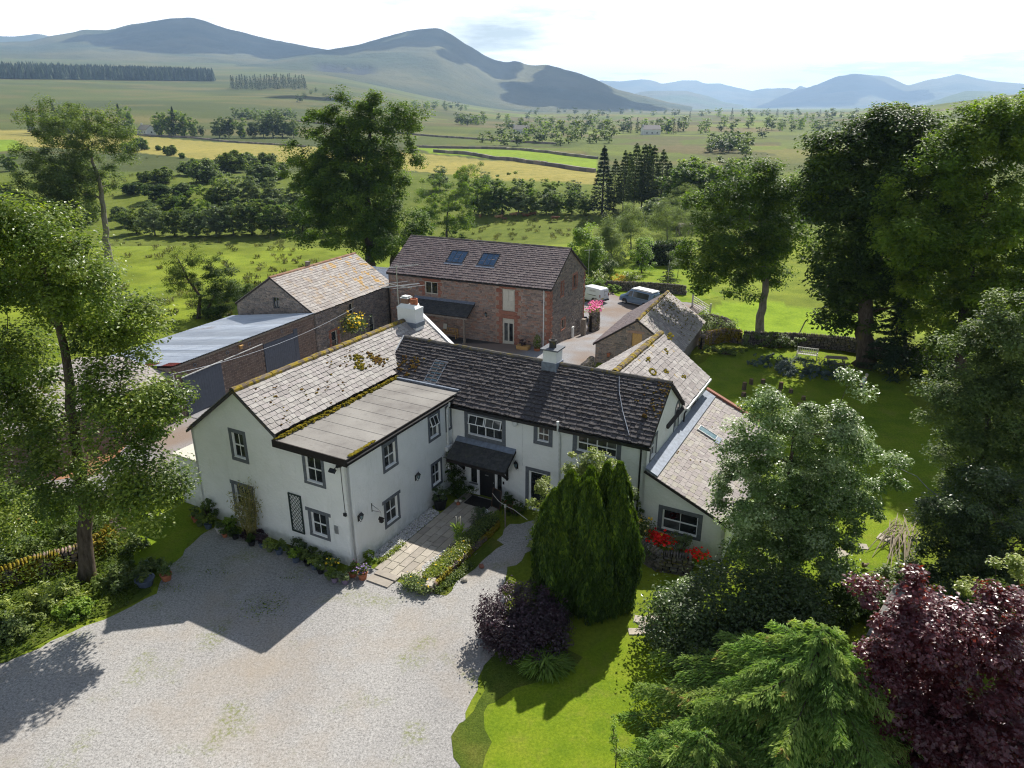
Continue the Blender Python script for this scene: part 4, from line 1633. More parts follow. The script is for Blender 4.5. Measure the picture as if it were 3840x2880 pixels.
# moss cushions
b, b2 = MB(), MB()
for i in range(170):
	v = rnd.random() ** .9 * 2.7 + .1
	u = rnd.choice([rnd.gauss(4.3, 1.7), rnd.uniform(.5, 9.5), rnd.gauss(7.6, .5)])
	if u < .3 or u > 12:
		continue
	if float(vnoise(u * 10, v * 10, 8, 4)) < .48:
		continue
	p = Vector((-4.22, -.12, 6.18)) + Y_ * u + V1 * v + Vector((.6, 0, .8)) * .05
	s = rnd.uniform(.04, .13)
	(b2 if rnd.random() < .72 else b).blob(p, (s, s * rnd.uniform(.9, 2), s * .7), i, .3)
for i in range(20):
	for q in range(5):
		u, v = [(9.1, 1.55), (8.0, 1.9), (9.3, 1.2), (7.7, 1.4)][i % 4]
		p = Vector((-4.22, -.12, 6.18)) + Y_ * (u + rnd.gauss(0, .18)) + V1 * (v + rnd.gauss(0, .16)) + Vector((.6, 0, .8)) * .06
		(b if i % 2 else b2).blob(p, (.14, .2, .12), i * 9 + q, .3)
b2.obj('dry_moss', MT['mossred'], rf)['kind'] = 'stuff'
for i in range(420):                          # mossy gutter where the slates meet the felt
	u = rnd.uniform(0, 9.6)
	w_ = .16 * (1.2 - abs(u - 3.5) / 7)
	p = Vector((-4.16 + rnd.gauss(0, w_) * .6, u - .1, 6.0 + rnd.uniform(-.07, .06)))
	b.blob(p, (rnd.uniform(.08, .2), rnd.uniform(.1, .3), rnd.uniform(.05, .12)), i, .3)
for i in range(60):
	u = rnd.choice([rnd.uniform(.2, 2.1), rnd.uniform(.2, .9)])
	b.blob((.13 + rnd.uniform(-.1, .02), u, 5.965), (rnd.uniform(.1, .2), rnd.uniform(.15, .3), .07), i + 900, .3)
b.obj('moss', MT['moss'], rf)['kind'] = 'stuff'
# flat felt roof with lap seams, fascia and gutter
b = MB()
b.box2((-4.32, -.14, 5.80), (.15, 9.55, 5.90))
fl = b.obj('flat_roof', MT['felt'], house)
for i in range(9):
	y = .82 + i * .98
	b = MB()
	b.box2((-4.2, y, 5.9), (.14, y + .09, 5.912))
	b.obj('felt_lap', MT['felt'], fl)
b = MB()
b.box2((-4.36, -.20, 5.56), (.20, -.142, 5.93))
b.box2((.152, -.142, 5.60), (.205, 8.75, 5.93))
b.obj('fascia', MT['blacktim'], house)
b = MB()
b.box2((.207, -.2, 5.74), (.31, 8.7, 5.80))
b.obj('gutter', MT['black'], house)
b = MB()
b.box2((-4.3, 9.3, 5.86), (.15, 9.5, 6.02))
b.obj('lead_flashing', MT['lead'], fl)

# dark stone slate roof of the right wing
c2, s2 = .8, .6
V2 = Vector((0, c2, s2))
ang = math.atan2(2.26, 3.1)
V2 = Vector((0, math.cos(ang), math.sin(ang)))
SL2 = 3.1 / math.cos(ang)
rd_ = roof(house, (-5.2, 8.7, 5.37), X_, V2, 16.65, SL2, MT['slateD'], .27, .19, (.20, .42), .036, keep=lambda u, v: not (u < 5.1 and v < .85), jit=.02)
roof(house, (11.45, 14.9, 5.37), -X_, Vector((0, -math.cos(ang), math.sin(ang))), 16.65, SL2, MT['slateD'], .4, .3, (.4, .8), .03, cap=30)
ridge(rd_, (-5.2, 11.8, 7.66), (11.45, 11.8, 7.66), MT['ridgedark'], .17, .46)
b = MB()
b.prism([(-5.30, 8.95, 5.5), (-5.30, 11.8, 7.74), (-5.30, 11.8, 6.6), (-5.30, 8.95, 5.2)], (.09, 0, 0))
b.obj('white_verge', MT['frame'], rd_)
b = MB()
for i in range(60):
	u, v = rnd.gauss(1.3, .5), rnd.uniform(1.1, 2.6)
	p = Vector((-5.2, 8.7, 5.37)) + X_ * u + V2 * v + Vector((0, -.59, .8)) * .09
	b.blob(p, (.16, .12, .09), i, .3)
for i in range(50):
	u, v = 16.65 - abs(rnd.gauss(.4, .4)), rnd.choice([2.9, 2.2, 3.4]) + rnd.gauss(0, .3)
	p = Vector((-5.2, 8.7, 5.37)) + X_ * u + V2 * min(v, 3.7) + Vector((0, -.59, .8)) * .09
	b.blob(p, (.12, .1, .08), i, .3)
p = Vector((-5.2, 8.7, 5.37)) + X_ * 15.95 + V2 * 1.55 + Vector((0, -.59, .8)) * .12
for i in range(6):
	b.blob(p + Vector((rnd.uniform(-.09, .09), rnd.uniform(-.05, .05), rnd.uniform(0, .1))), (.16, .14, .14), i + 50, .3)
b.obj('moss', MT['mossred'], rd_)['kind'] = 'stuff'

def skylight(root, O, U, V, u0, v0, w, h, frame, glass, bars=0, lift=.09, fr=.07):
	O, U, V = Vector(O), Vector(U), Vector(V)
	N = U.cross(V)
	M = basis(O + U * u0 + V * v0, U, V, N)
	b = MB()
	b.box2((-fr, 0, .0), (0, h, lift + .03))
	b.box2((w, 0, .0), (w + fr, h, lift + .03))
	b.box2((-fr, -fr, .0), (w + fr, 0, lift + .028))
	b.box2((-fr, h, .0), (w + fr, h + fr, lift + .028))
	for i in range(1, bars + 1):
		b.box2((w * i / (bars + 1) - .02, .0, lift), (w * i / (bars + 1) + .02, h, lift + .02))
	o = b.obj('skylight', MT[frame], root, M)
	for i in range(bars + 1):
		g = MB()
		e = .021 if bars else 0
		g.box2((w * i / (bars + 1) + e, .001, lift - .03), (w * (i + 1) / (bars + 1) - e, h - .001, lift))
		g.obj('pane', MT[glass], o)
	g = MB()
	g.box2((-fr - .06, -fr - .26, .045), (w + fr + .06, -fr - .003, .075))
	g.obj('flashing', MT['lead'], o)
	return o

skylight(house, (-5.2, 8.7, 5.37), X_, V2, 2.95, 1.05, .78, 1.5, 'steel', 'obglass', 1, .07, .05)
# a cable lying down the dark slates
b = MB()
O2 = Vector((-5.2, 8.7, 5.37))
N2 = X_.cross(V2)
b.tube([O2 + X_ * u + V2 * v + N2 * .12 for u, v in ((13.9, 3.6), (14.2, 2.7), (14.75, 1.6), (15.5, .35))], .022, 5)
b.obj('roof_cable', MT['lead'], rd_)
b = MB()
b.box2((-.05, 8.60, 5.17), (11.5, 8.69, 5.33))
b.obj('gutter', MT['black'], house)
b = MB()
for y0, y1, z0, z1 in ((8.7, 11.8, 5.30, 7.58),):
	b.prism([(11.335, y0, z0), (11.335, y1, z1), (11.335, y1, z1 - .1), (11.335, y0, z0 - .1)], (.09, 0, 0))
b.obj('bargeboard', MT['lead'], house)

# rear wing
ang3 = math.atan2(2.4, 3.2)
V3 = Vector((-math.cos(ang3), 0, math.sin(ang3)))
rr_ = roof(house, (11.48, 11.9, 5.1), Y_, V3, 8.5, 4.1, MT['slateM'], .36, .26, (.30, .5), .02, keep=lambda u, v: v * .8 + u * 1.03 > 3.0)
V3b = Vector((math.cos(ang3), 0, math.sin(ang3)))
roof(house, (3.6, 20.4, 4.15), -Y_, V3b, 8.5, 5.76, MT['slateM'], .36, .28, (.35, .6), .02, cap=120)
ridge(rr_, (8.2, 12.2, 7.6), (8.2, 20.4, 7.6), MT['ridgemoss'], .2, .42)
b = MB()
for cx, cy, n_, ring in ((3.0, 3.4, 10, 0), (3.5, 2.2, 8, 0), (2.2, 2.7, 16, .2), (1.9, 2.1, 12, .14), (1.55, 1.75, 12, .16), (1.5, 1.35, 8, .1), (7.9, 3.6, 14, 0), (7.3, 3.5, 10, 0), (5.6, 3.0, 8, 0), (4.6, 1.2, 5, 0)):
	for i in range(n_):
		t = i / n_ * 6.28
		rr0 = ring if ring else rnd.uniform(0, .2)
		p = Vector((11.48, 11.9, 5.1)) + Y_ * (cx + math.cos(t) * rr0 * 1.5 + 1.2) + V3 * (cy + math.sin(t) * rr0) + Vector((.6, 0, .8)) * .05
		b.blob(p, (.15, .2, .08), i, .3)
b.obj('moss', MT['moss'], rr_)['kind'] = 'stuff'
b = MB()
b.box2((11.49, 15.0, 4.93), (11.60, 20.4, 5.05))
b.obj('gutter', MT['pipewhite'], house)
b = MB()
b.tube([(11.54, 15.05, 4.95), (11.42, 15.08, 4.7), (11.40, 15.08, 4.0)], .05, 8)
b.obj('downpipe', MT['black'], house)

# lean-to
ang4 = math.atan2(2.0, 4.4)
V4 = Vector((-math.cos(ang4), 0, math.sin(ang4)))
rl = roof(house, (15.72, 8.62, 2.07), Y_, V4, 12.0, 4.85, MT['slateR'], .36, .22, (.26, .5), .018)
b = MB()
for y0, y1, zz in ((8.65, 15.1, 4.12), (15.1, 20.4, 4.12)):
	b.prism([(11.32, y0, zz + .12), (11.32, y0, zz), (11.95, y0, zz - .27), (11.95, y0, zz - .19)], (0, y1 - y0, 0))
b.obj('lead_flashing', MT['lead'], rl)
b = MB()
b.prism([(11.3, 20.62, 4.02), (11.3, 20.62, 4.28), (15.75, 20.62, 2.26), (15.75, 20.62, 2.0)], (0, .28, 0))
b.obj('coping', MT['sandst'], rl)
skylight(house, (15.72, 8.62, 2.07), Y_, V4, 6.75, 2.85, .55, 1.05, 'steel', 'obglass', 0, .10, .05)
b = MB()
for i in range(12):
	p = Vector((15.72, 8.62, 2.07)) + Y_ * rnd.uniform(2, 9) + V4 * rnd.uniform(1.5, 4.4) + Vector((.4, 0, .9)) * .04
	b.blob(p, (.1, .16, .05), i, .3)
b.obj('moss', MT['mossred'], rl)['kind'] = 'stuff'

# chimneys
b = MB()
b.box2((-7.15, 13.75, 6.8), (-5.75, 14.62, 8.82))
b.prism([(-7.19, 13.71, 8.82), (-5.71, 13.71, 8.82), (-5.95, 13.71 + .2, 9.04), (-6.95, 13.71 + .2, 9.04)], (0, .55, 0))
b.box2((-7.17, 13.73, 8.70), (-5.73, 14.64, 8.818))
ch = b.obj('chimney', MT['render'], house)
b = MB()
b.box2((-6.95, 13.95, 9.0), (-6.45, 14.4, 9.36))
b.obj('chimney_pot', MT['ridgered'], ch)
b = MB()
b.box2((-7.0, 13.9, 9.37), (-6.40, 14.45, 9.41))
b.box2((-6.94, 13.96, 9.44), (-6.46, 14.39, 9.50))
b.obj('chimney_cap', MT['pipewhite'], ch)
b = MB()
b.lathe([(.25, 9.0), (.23, 9.36), (.25, 9.38), (.18, 9.38), (.17, 9.2)], (-6.12, 14.18, 0), 8)
b.obj('chimney_pot', MT['terracotta'], ch)
b = MB()
b.box2((-7.2, 13.68, 7.6), (-5.7, 14.68, 7.9))
b.obj('lead_flashing', MT['lead'], ch)
b = MB()
b.prism([(-5.7, 15.35, 7.45), (-6.67, 15.35, 8.18), (-6.67, 15.35, 8.05), (-5.7, 15.35, 7.3)], (0, .3, 0))
b.prism([(-3.0, 15.35, 5.42), (-5.7, 15.35, 7.45), (-5.7, 15.35, 7.3), (-3.0, 15.35, 5.27)], (0, .3, 0))
b.obj('verge_coping', MT['render'], house)
b = MB()
b.box2((4.38, 11.3, 7.0), (5.18, 12.1, 8.46))
ch = b.obj('chimney', MT['render'], house)
b = MB()
b.box2((4.26, 11.18, 8.462), (5.30, 12.22, 8.54))
b.obj('chimney_cap', MT['sur'], ch)
b = MB()
b.lathe([(.2, 8.54), (.19, 8.86), (.24, 8.88), (.24, 8.96), (.15, 8.96), (.14, 8.7)], (4.78, 11.7, 0), 10)
b.obj('chimney_pot', MT['ridgedark'], ch)
b = MB()
b.box2((4.33, 11.24, 7.1), (5.23, 12.16, 7.78))
b.obj('lead_flashing', MT['lead'], ch)

# porch canopy
ang5 = math.atan2(.78, 1.25)
V5 = Vector((0, math.cos(ang5), math.sin(ang5)))
pr = roof(house, (.36, 7.52, 2.62), X_, V5, 3.72, 1.5, MT['slateP'], .2, .18, (.16, .3), .016, cap=150)
b = MB()
b.box2((.4, 7.5, 2.44), (4.04, 7.56, 2.6))
b.obj('fascia', MT['blacktim'], pr)
b = MB()
b.prism([(.36, 8.52, 3.27), (.36, 8.797, 3.45), (.36, 8.797, 3.50), (.36, 8.5, 3.31)], (3.72, 0, 0))
b.obj('lead_flashing', MT['lead'], pr)
for x in (.75, 3.55):
	b = MB()
	b.beam((x, 8.78, 1.55), (x, 7.75, 2.48), .12, .13)
	b.beam((x, 8.79, 2.5), (x, 7.6, 2.5), .11, .12)
	b.beam((x, 8.74, 1.5), (x, 8.74, 2.44), .12, .09)
	b.obj('bracket', MT['blacktim'], pr)

# rainwater pipes and fittings on the walls
b = MB()
b.tube([(.26, 8.2, 5.72), (.26, 8.2, 5.5), (.10, 8.2, 5.3), (.10, 8.2, 3.2), (.10, 8.2, 3.05)], .055, 8)
b.box2((.02, 7.95, 2.82), (.22, 8.45, 3.05))
b.tube([(.10, 8.2, 2.8), (.10, 8.2, .0)], .05, 8)
b.obj('downpipe', MT['pipewhite'], house)
b = MB()
b.tube([(11.05, 8.62, 5.25), (11.05, 8.62, 5.1), (11.02, 8.72, 4.95), (11.02, 8.72, 0)], .05, 8)
b.obj('downpipe', MT['black'], house)
b = MB()
b.tube([(6.58, 8.62, 5.62), (6.58, 8.62, 5.2), (6.66, 8.70, 4.9), (6.68, 8.72, 0)], .055, 8)
b.tube([(6.58, 8.62, 5.56), (6.58, 8.62, 5.72)], .075, 8)
b.obj('soil_pipe', MT['pipewhite'], house)
b = MB()
b.box2((4.46, 8.775, 2.6), (4.485, 8.80, 5.2))
b.obj('conduit', MT['pipewhite'], house)
b = MB()
b.lathe([(.06, 8.62), (.16, 8.66), (.16, 8.72), (.05, 8.78)], (4.05, 0, 5.02), 10, axis='Y')
b.obj('alarm_dish', MT['pipewhite'], house)
b = MB()
b.box2((-.95 - .12, -.05, 1.66), (-.72 - .12, -.012, 2.10))
b.box2((-.92 - .12, -.06, 1.72), (-.75 - .12, -.05, 2.04))
b.obj('wall_vent', MT['steel'], house)
b = MB()
b.tube([(-.33, -.035, 5.4), (-.33, -.035, 4.4), (-.30, -.035, 3.0)], .014, 5)
b.box2((-.38, -.10, 2.83), (-.22, -.012, 2.98))
b.box2((-.38, -.12, 5.40), (-.26, -.012, 5.52))
b.obj('cable', MT['black'], house)
# low flat roofed lean-to at the left corner
wall(house, (-12.5, .35, 0), X_, [(0, -.3), (2.1, -.3), (2.1, 3.0), (0, 3.0)], [], MT['render'])
wall(house, (-12.5, 4.0, 0), -Y_, [(0, -.3), (3.65, -.3), (3.65, 3.0), (0, 3.0)], [], MT['render'])
b = MB()
b.box2((-12.62, .2, 3.0), (-10.41, 4.1, 3.10))
b.obj('flat_roof', MT['cream'], house)
b = MB()
for y0, z0, y1, z1 in ((-.14, 5.1, -.14, 8.0), ):
	b.prism([(-10.6, -.16, 5.06), (-6.67, -.16, 8.0), (-6.67, -.16, 7.86), (-10.6, -.16, 4.92)], (0, .14, 0))
	b.prism([(-6.67, -.16, 8.0), (-4.2, -.16, 6.15), (-4.2, -.16, 6.02), (-6.67, -.16, 7.86)], (0, .14, 0))
b.obj('bargeboard', MT['ridgedark'], house)

# lanterns, bracket, floodlight, trellis: each a thing of its own fixed to the wall
def lantern(M, label, group='black carriage lanterns on the walls'):
	t = thing('wall_lantern', label, 'lantern', M.translation, 0, group)
	t.matrix_basis = M
	b = MB()
	b.box2((-.06, 0, -.16), (.06, .025, .16))
	b.tube([(0, .02, -.05), (0, .12, -.16), (0, .2, -.08), (0, .2, .0)], .014, 5)
	b.obj('bracket', MT['black'], t)
	b = MB()
	b.lathe([(.05, 0), (.06, .02), (.06, .03)], (0, .2, 0), 6)
	b.lathe([(.13, .24), (.10, .30), (.03, .36), (.012, .42)], (0, .2, 0), 6)
	for i in range(6):
		a = i * math.pi / 3
		b.beam((.06 * math.cos(a), .2 + .06 * math.sin(a), .03), (.11 * math.cos(a), .2 + .11 * math.sin(a), .24), .014, .014)
	b.obj('cage', MT['black'], t)
	b = MB()
	b.lathe([(.05, .03), (.095, .235)], (0, .2, 0), 6)
	b.obj('glass', MT['obglass'], t)
	return t

def on_wall(b_, a_, z, n):
	"""matrix on a house wall; local y points out of the wall"""
	N = HM.to_3x3() @ Vector(n)
	X = N.cross(Z_)
	return basis(hw(b_, a_, z), X, N, Z_)

lantern(on_wall(.0, .5, 2.5, (1, 0, 0)), 'black wall lantern nearest the corner of the white house')
lantern(on_wall(.0, 5.15, 2.45, (1, 0, 0)), 'black wall lantern between the ground floor windows of the white wall')
lantern(on_wall(4.15, 8.8, 2.5, (0, -1, 0)), 'black wall lantern to the right of the porch canopy')
t = thing('hanging_birdhouse', 'small dark birdhouse lantern hanging from an iron bracket on the white wall', 'birdhouse', hw(0, 1.5, 2.55), 0)
t.matrix_basis = on_wall(0, 1.5, 2.62, (1, 0, 0))
b = MB()
b.box2((-.015, 0, -.3), (.015, .02, .18))
b.beam((0, .01, .12), (-.0, .55, -.12), .016, .016)
b.beam((0, .01, -.22), (-.0, .55, -.16), .016, .016)
b.tube([(0, .55, -.14), (0, .55, -.42)], .006, 4)
b.obj('bracket', MT['black'], t)
b = MB()
b.box2((-.08, .47, -.72), (.08, .63, -.54))
b.prism([(-.12, .44, -.54), (.12, .44, -.54), (0, .44, -.42)], (0, .22, 0))
b.obj('box', MT['blacktim'], t)
t = thing('floodlight', 'black twin floodlight under the flat roof corner', 'floodlight', hw(-.5, 0, 5.45), 0)
t.matrix_basis = on_wall(-.5, -.012, 5.38, (0, -1, 0))
b = MB()
b.box2((-.06, 0, -.06), (.06, .08, .06))
b.beam((0, .06, 0), (-.02, .3, -.02), .03, .03)
b.obj('arm', MT['black'], t)
b = MB()
b.box((0, .38, -.06), (.34, .10, .2), Matrix.Rotation(rad(50), 3, 'X'))
b.obj('lamp_head', MT['black'], t)
t = thing('trellis', 'dark green diamond trellis panel fixed to the white front wall', 'trellis', hw(-3.45, -.06, 1.0), -HAZ)
b = MB()
for x in (-.38, .38):
	b.box2((x - .03, -.03, 0), (x + .03, .03, 2.15))
for z in (0, 2.09):
	b.box2((-.35, -.028, z), (.35, .028, z + .06))
b.obj('frame', plain('dark_green_paint', (.02, .035, .03), .6, .3), t)
for sgn in (-1, 1):
	for i in range(13):
		z = -.55 + i * .22
		p, q = [], []
		x0, x1, z0, z1 = -.35, .35, z, z + .78
		if sgn < 0:
			z0, z1 = z1, z0
		def cl(x, zz):
			return zz
		# clip the lath to the frame
		f0, f1 = 0.0, 1.0
		dz_ = z1 - z0
		for lim, s_ in ((.06, 1), (2.09, -1)):
			for _ in (0,):
				tt = (lim - z0) / dz_
				if (dz_ > 0) == (s_ > 0):
					f0 = max(f0, tt)
				else:
					f1 = min(f1, tt)
		if f1 - f0 < .08:
			continue
		b = MB()
		b.beam((x0 + .7 * f0, -.008 * sgn, z0 + dz_ * f0), (x0 + .7 * f1, -.008 * sgn, z0 + dz_ * f1), .022, .012, (0, 1, 0))
		b.obj('slat', bpy.data.materials['dark_green_paint'], t)

# television aerial on its mast by the big chimney
t = thing('tv_aerial', 'tall television aerial strapped beside the big white chimney', 'aerial', hw(-7.6, 14.5, 6.0), -HAZ)
b = MB()
b.tube([(0, 0, -.6), (0, 0, 5.35)], .03, 6)
for z in (.9, 2.2):
	b.box2((0, -.03, z), (.5, .03, z + .05))
b.beam((0, 0, 2.1), (.5, 0, 1.2), .03, .03)
b.obj('mast', MT['steel'], t)
d1 = Vector((.55, .83, 0)).normalized()
s1_ = Vector((d1.y, -d1.x, 0))
b = MB()
ctr = Vector((0, 0, 5.2))
b.beam(ctr - d1 * 1.7, ctr + d1 * 1.5, .03, .03)
b.obj('boom', MT['steel'], t)
b = MB()
for i in range(26):
	p = ctr + d1 * (-1.65 + i * .122)
	b.beam(p - s1_ * .13, p + s1_ * .13, .02, .012)
	b.beam(p - s1_ * .02 + Z_ * .02, p + Z_ * .1 + s1_ * .02, .012, .012)
b.obj('elements', MT['steel'], t)['kind'] = 'stuff'
b = MB()
c2_ = Vector((0, 0, 4.0))
b.beam(c2_ - Vector((1.0, -.15, 0)), c2_ + Vector((1.25, -.2, 0)), .03, .03)
b.obj('boom', MT['steel'], t)
for k_, (x, L) in enumerate(((-.9, 1.5), (.15, 1.35), (.32, 1.3), (.95, 1.1))):
	b = MB()
	p = c2_ + Vector((x, -.05, .02))
	b.beam(p - d1 * L, p + d1 * L, .03, .025)
	b.obj('element', MT['steel'], t)

# ------------------------------------------------------------------ the stone barns
BAZ = rad(24.5)
BM0 = Matrix.Translation((3.459, 63.29, -.25)) @ Matrix.Rotation(-BAZ, 4, 'Z')

def bw(b, a, z=0):
	return Matrix.Translation((3.459, 63.29, 0)) @ Matrix.Rotation(-BAZ, 4, 'Z') @ Vector((b, a, z))

def quoins(part, O, U, z0, z1, side=1, mat='sandst', w=(.34, .56), h=.36, proud=.055):
	"""alternating corner stones on a wall; side=-1: to the left of O"""
	O, U = Vector(O), Vector(U)
	N = U.cross(Z_)
	it = []
	z = z0
	i = 0
	while z < z1 - .1:
		hh = min(h * rnd.uniform(.85, 1.15), z1 - z)
		ww = w[i % 2] * rnd.uniform(.9, 1.1)
		it.append(basis(O + U * side * (ww / 2 + .005) + Z_ * (z + hh / 2), U * (ww - .015), N * proud, Z_ * (hh - .018)))
		z += hh
		i += 1
	return it

barn = thing('stone_barn', 'large converted stone barn with red sandstone dressings and two roof lights', 'barn', bw(0, 0, 0), -BAZ)
zb0 = -1.9
# front wall a=0, from b=-17.2 to 0
holes = [(4.14, 3.82, 5.56, 5.02), (12.42, 3.03, 13.68, 5.1), (12.42, -.28, 13.60, 2.30), (2.2, -.28, 3.3, 1.9)]
FO = Vector((-17.2, 0, 0))
fwall = wall(barn, FO, X_, [(0, zb0), (17.2, zb0), (17.2, 5.5), (0, 5.5)], holes, MT['mortar'], .22)
dress = [(3.86, 3.55, 4.14, 5.3), (5.56, 3.55, 6.12, 5.3), (4.14, 5.02, 5.56, 5.38), (11.7, -.28, 12.42, 5.3), (13.68, 3.0, 14.3, 5.3), (13.6, -.28, 14.25, 3.0), (12.42, 5.1, 13.68, 5.4), (12.42, 2.3, 13.6, 3.03), (16.66, zb0, 17.2, 5.5), (3.3, -.28, 3.75, 1.95)]
rubble(fwall, FO, X_, [(0, -.35), (17.2, -.35), (17.2, 5.45), (0, 5.45)], holes + dress, MT['rubble'], (.10, .22), (.18, .55), (.015, .05))
it = quoins(fwall, (0, 0, 0), X_, -.4, 5.42, -1)
for u, s_, z0, z1 in ((12.42, -1, -.28, 5.3), (13.68, 1, 3.05, 5.1), (13.6, 1, -.28, 2.98), (4.14, -1, 3.6, 5.0), (5.56, 1, 3.6, 5.0), (3.3, 1, -.28, 1.9)):
	it += quoins(fwall, FO + X_ * u, X_, z0, z1, s_, w=(.36, .62) if s_ < 0 or u > 12 else (.3, .5), h=.38, proud=.045)
for u0, u1, z0, z1 in ((12.3, 13.8, 5.1, 5.38), (12.1, 13.9, 2.31, 2.66), (12.1, 13.9, 2.67, 3.02), (3.9, 5.9, 5.03, 5.34)):
	it.append(basis(FO + X_ * ((u0 + u1) / 2) + Z_ * ((z0 + z1) / 2), X_ * (u1 - u0), Vector((0, -.05, 0)), Z_ * (z1 - z0 - .01)))
place(fwall, it, 'stone', MT['sandst'], 'quoin')
# right gable b=0
gh = [(2.62, 4.32, 3.16, 5.5), (5.80, 4.30, 6.9, 5.55), (2.9, .95, 3.8, 1.85)]
gwall = wall(barn, (0, 0, 0), Y_, [(0, zb0), (9.4, zb0), (9.4, 5.45), (4.8, 8.25), (0, 5.45)], gh, MT['mortar'], .22)
gd = [(h[0] - .2, h[1] - .2, h[2] + .25, h[3] + .22) for h in gh] + [(0, zb0, .5, 5.4)]
rubble(gwall, (0, 0, 0), Y_, [(0, -1.3), (9.4, -1.3), (9.4, 5.4), (4.8, 8.2), (0, 5.4)], gh + gd, MT['rubble2'], (.10, .21), (.16, .5), (.015, .05))
it = quoins(gwall, (0, 0, 0), Y_, -.4, 5.42, 1, w=(.56, .34))
it += quoins(gwall, (0, 9.4, 0), Y_, -1.5, 5.3, -1)
for h in gh:
	for u, s_ in ((h[0], -1), (h[2], 1)):
		it += quoins(gwall, (0, u, 0), Y_, h[1], h[3], s_, w=(.18, .25), h=.3, proud=.05)
	for z0, z1 in ((h[1] - .16, h[1] - .01), (h[3] + .01, h[3] + .2)):
		it.append(basis(Vector((0, (h[0] + h[2]) / 2, (z0 + z1) / 2)), Y_ * (h[2] - h[0] + .4), Vector((.07 if z0 < h[1] else .05, 0, 0)), Z_ * (z1 - z0)))
place(gwall, it, 'stone', MT['sandst'], 'quoin')
wall(barn, (0, 9.4, 0), -X_, [(0, zb0), (17.2, zb0), (17.2, 5.45), (0, 5.45)], [], MT['mortar2'])
wall(barn, (-17.2, 9.4, 0), -Y_, [(0, zb0), (9.4, zb0), (9.4, 5.45), (4.8, 8.25), (0, 5.45)], [], MT['mortar2'])
bang = math.atan2(2.88, 4.85)
VB = Vector((0, math.cos(bang), math.sin(bang)))
SLB = 4.88 / math.cos(bang)
rb = roof(barn, (-17.4, -.1, 5.48), X_, VB, 17.55, SLB, MT['slateB'], .33, .25, (.22, .42), .026)
roof(barn, (.15, 9.6, 5.48), -X_, Vector((0, -math.cos(bang), math.sin(bang))), 17.55, SLB, MT['slateB'], .5, .4, (.5, .8), .02, cap=20)
ridge(rb, (-17.4, 4.78, 8.38), (.15, 4.78, 8.38), MT['ridgedark'], .17, .45)
for u0 in (5.75, 9.15):
	skylight(barn, (-17.4, -.1, 5.48), X_, VB, u0, 2.28, 1.72, 1.62, 'black', 'skyglass', 2, .08, .08)
# joinery
def leaf_boards(root, O, U, u0, u1, z0, z1, mat, n, name='plank', y=.04, th=.03, label=None):
	O, U = Vector(O), Vector(U)
	N = U.cross(Z_)
	w_ = (u1 - u0) / n
	place(root, [basis(O + U * (u0 + w_ * (i + .5)) + Z_ * ((z0 + z1) / 2) - N * y, U * w_, -N * th, Z_ * (z1 - z0)) for i in range(n)], 'plank', MT[mat], name)

window(barn, FO, X_, 4.14, 3.82, 1.42, 1.20, sash=1, cols=1, rows=1, units=2, sur=0, frame='cream', fr=.08, white_sill=False)
w1 = window(barn, FO, X_, 12.42, 3.03, 1.26, 2.07, sash=1, cols=1, rows=1, units=2, sur=0, frame='cream', fr=.09, white_sill=False)
for i in range(2):
	b = MB()
	b.box2((.09 + i * .545, .02, .95), (.62 + i * .545, .06, 1.98))
	b.obj('shutter', MT['cream'], w1)
for i in range(8):
	b = MB()
	b.box2((.09 + i * .135, .022, .09), (.09 + i * .135 + .128, .062, .94))
	b.obj('plank', MT['cream'], w1)
window(barn, FO, X_, 12.42, -.28, 1.18, 2.58, sash=1, cols=1, rows=1, units=2, sur=0, frame='cream', fr=.15, white_sill=False, name='glazed_door')
b = MB()
b.box2((-17.2 + 12.56, .03, 1.85), (-17.2 + 13.46, .075, 2.16))
b.box2((-17.2 + 12.56, .03, -.15), (-17.2 + 13.46, .075, .12))
b.obj('door_panel', MT['cream'], barn)
window(barn, FO, X_, 2.2, -.28, 1.1, 2.18, sash=1, cols=1, rows=1, units=1, sur=0, frame='cream', fr=.12, white_sill=False, name='glazed_door')
for u0, w_, z0, h_ in ((2.62, .54, 4.32, 1.18), (5.80, 1.1, 4.30, 1.25), (2.9, .9, .95, .9)):
	window(barn, (0, 0, 0), Y_, u0, z0, w_, h_, sash=1, cols=1, rows=1, units=1 if w_ < .8 else 2, sur=0, frame='sandst' if z0 > 2 else 'cream', fr=.06, inset=.12, white_sill=False)
b = MB()
b.tube([(-.6, -.16, 5.42), (-.62, -.07, 5.1), (-.62, -.07, -.2)], .05, 8)
b.obj('downpipe', MT['pipewhite'], barn)
b = MB()
b.box2((-17.3, -.2, 5.35), (.1, -.11, 5.45))
b.obj('gutter', MT['black'], barn)
# lean-to porch with its post
pang = math.atan2(1.0, 1.75)
VP = Vector((0, math.cos(pang), math.sin(pang)))
pp = roof(barn, (-14.2, -1.78, 2.42), X_, VP, 6.6, 2.0, MT['slateP'], .26, .22, (.22, .4), .018, cap=150)
b = MB()
b.box2((-14.2, -1.8, 2.2), (-7.6, -1.68, 2.36))
b.obj('beam', MT['wood'], pp)
for x in (-7.95, -13.9):
	b = MB()
	b.box2((x - .09, -1.79, -.15), (x + .09, -1.61, 2.2))
	b.box2((x - .16, -1.86, -.3), (x + .16, -1.54, -.1))
	b.obj('post', MT['wood'], pp)
b = MB()
b.prism([(-14.2, -.3, 3.3), (-14.2, -.002, 3.46), (-14.2, -.002, 3.52), (-14.2, -.32, 3.35)], (6.6, 0, 0))
b.obj('lead_flashing', MT['lead'], pp)
b = MB()
b.box2((.005, 5.7, -1.0), (.16, 6.15, .45))
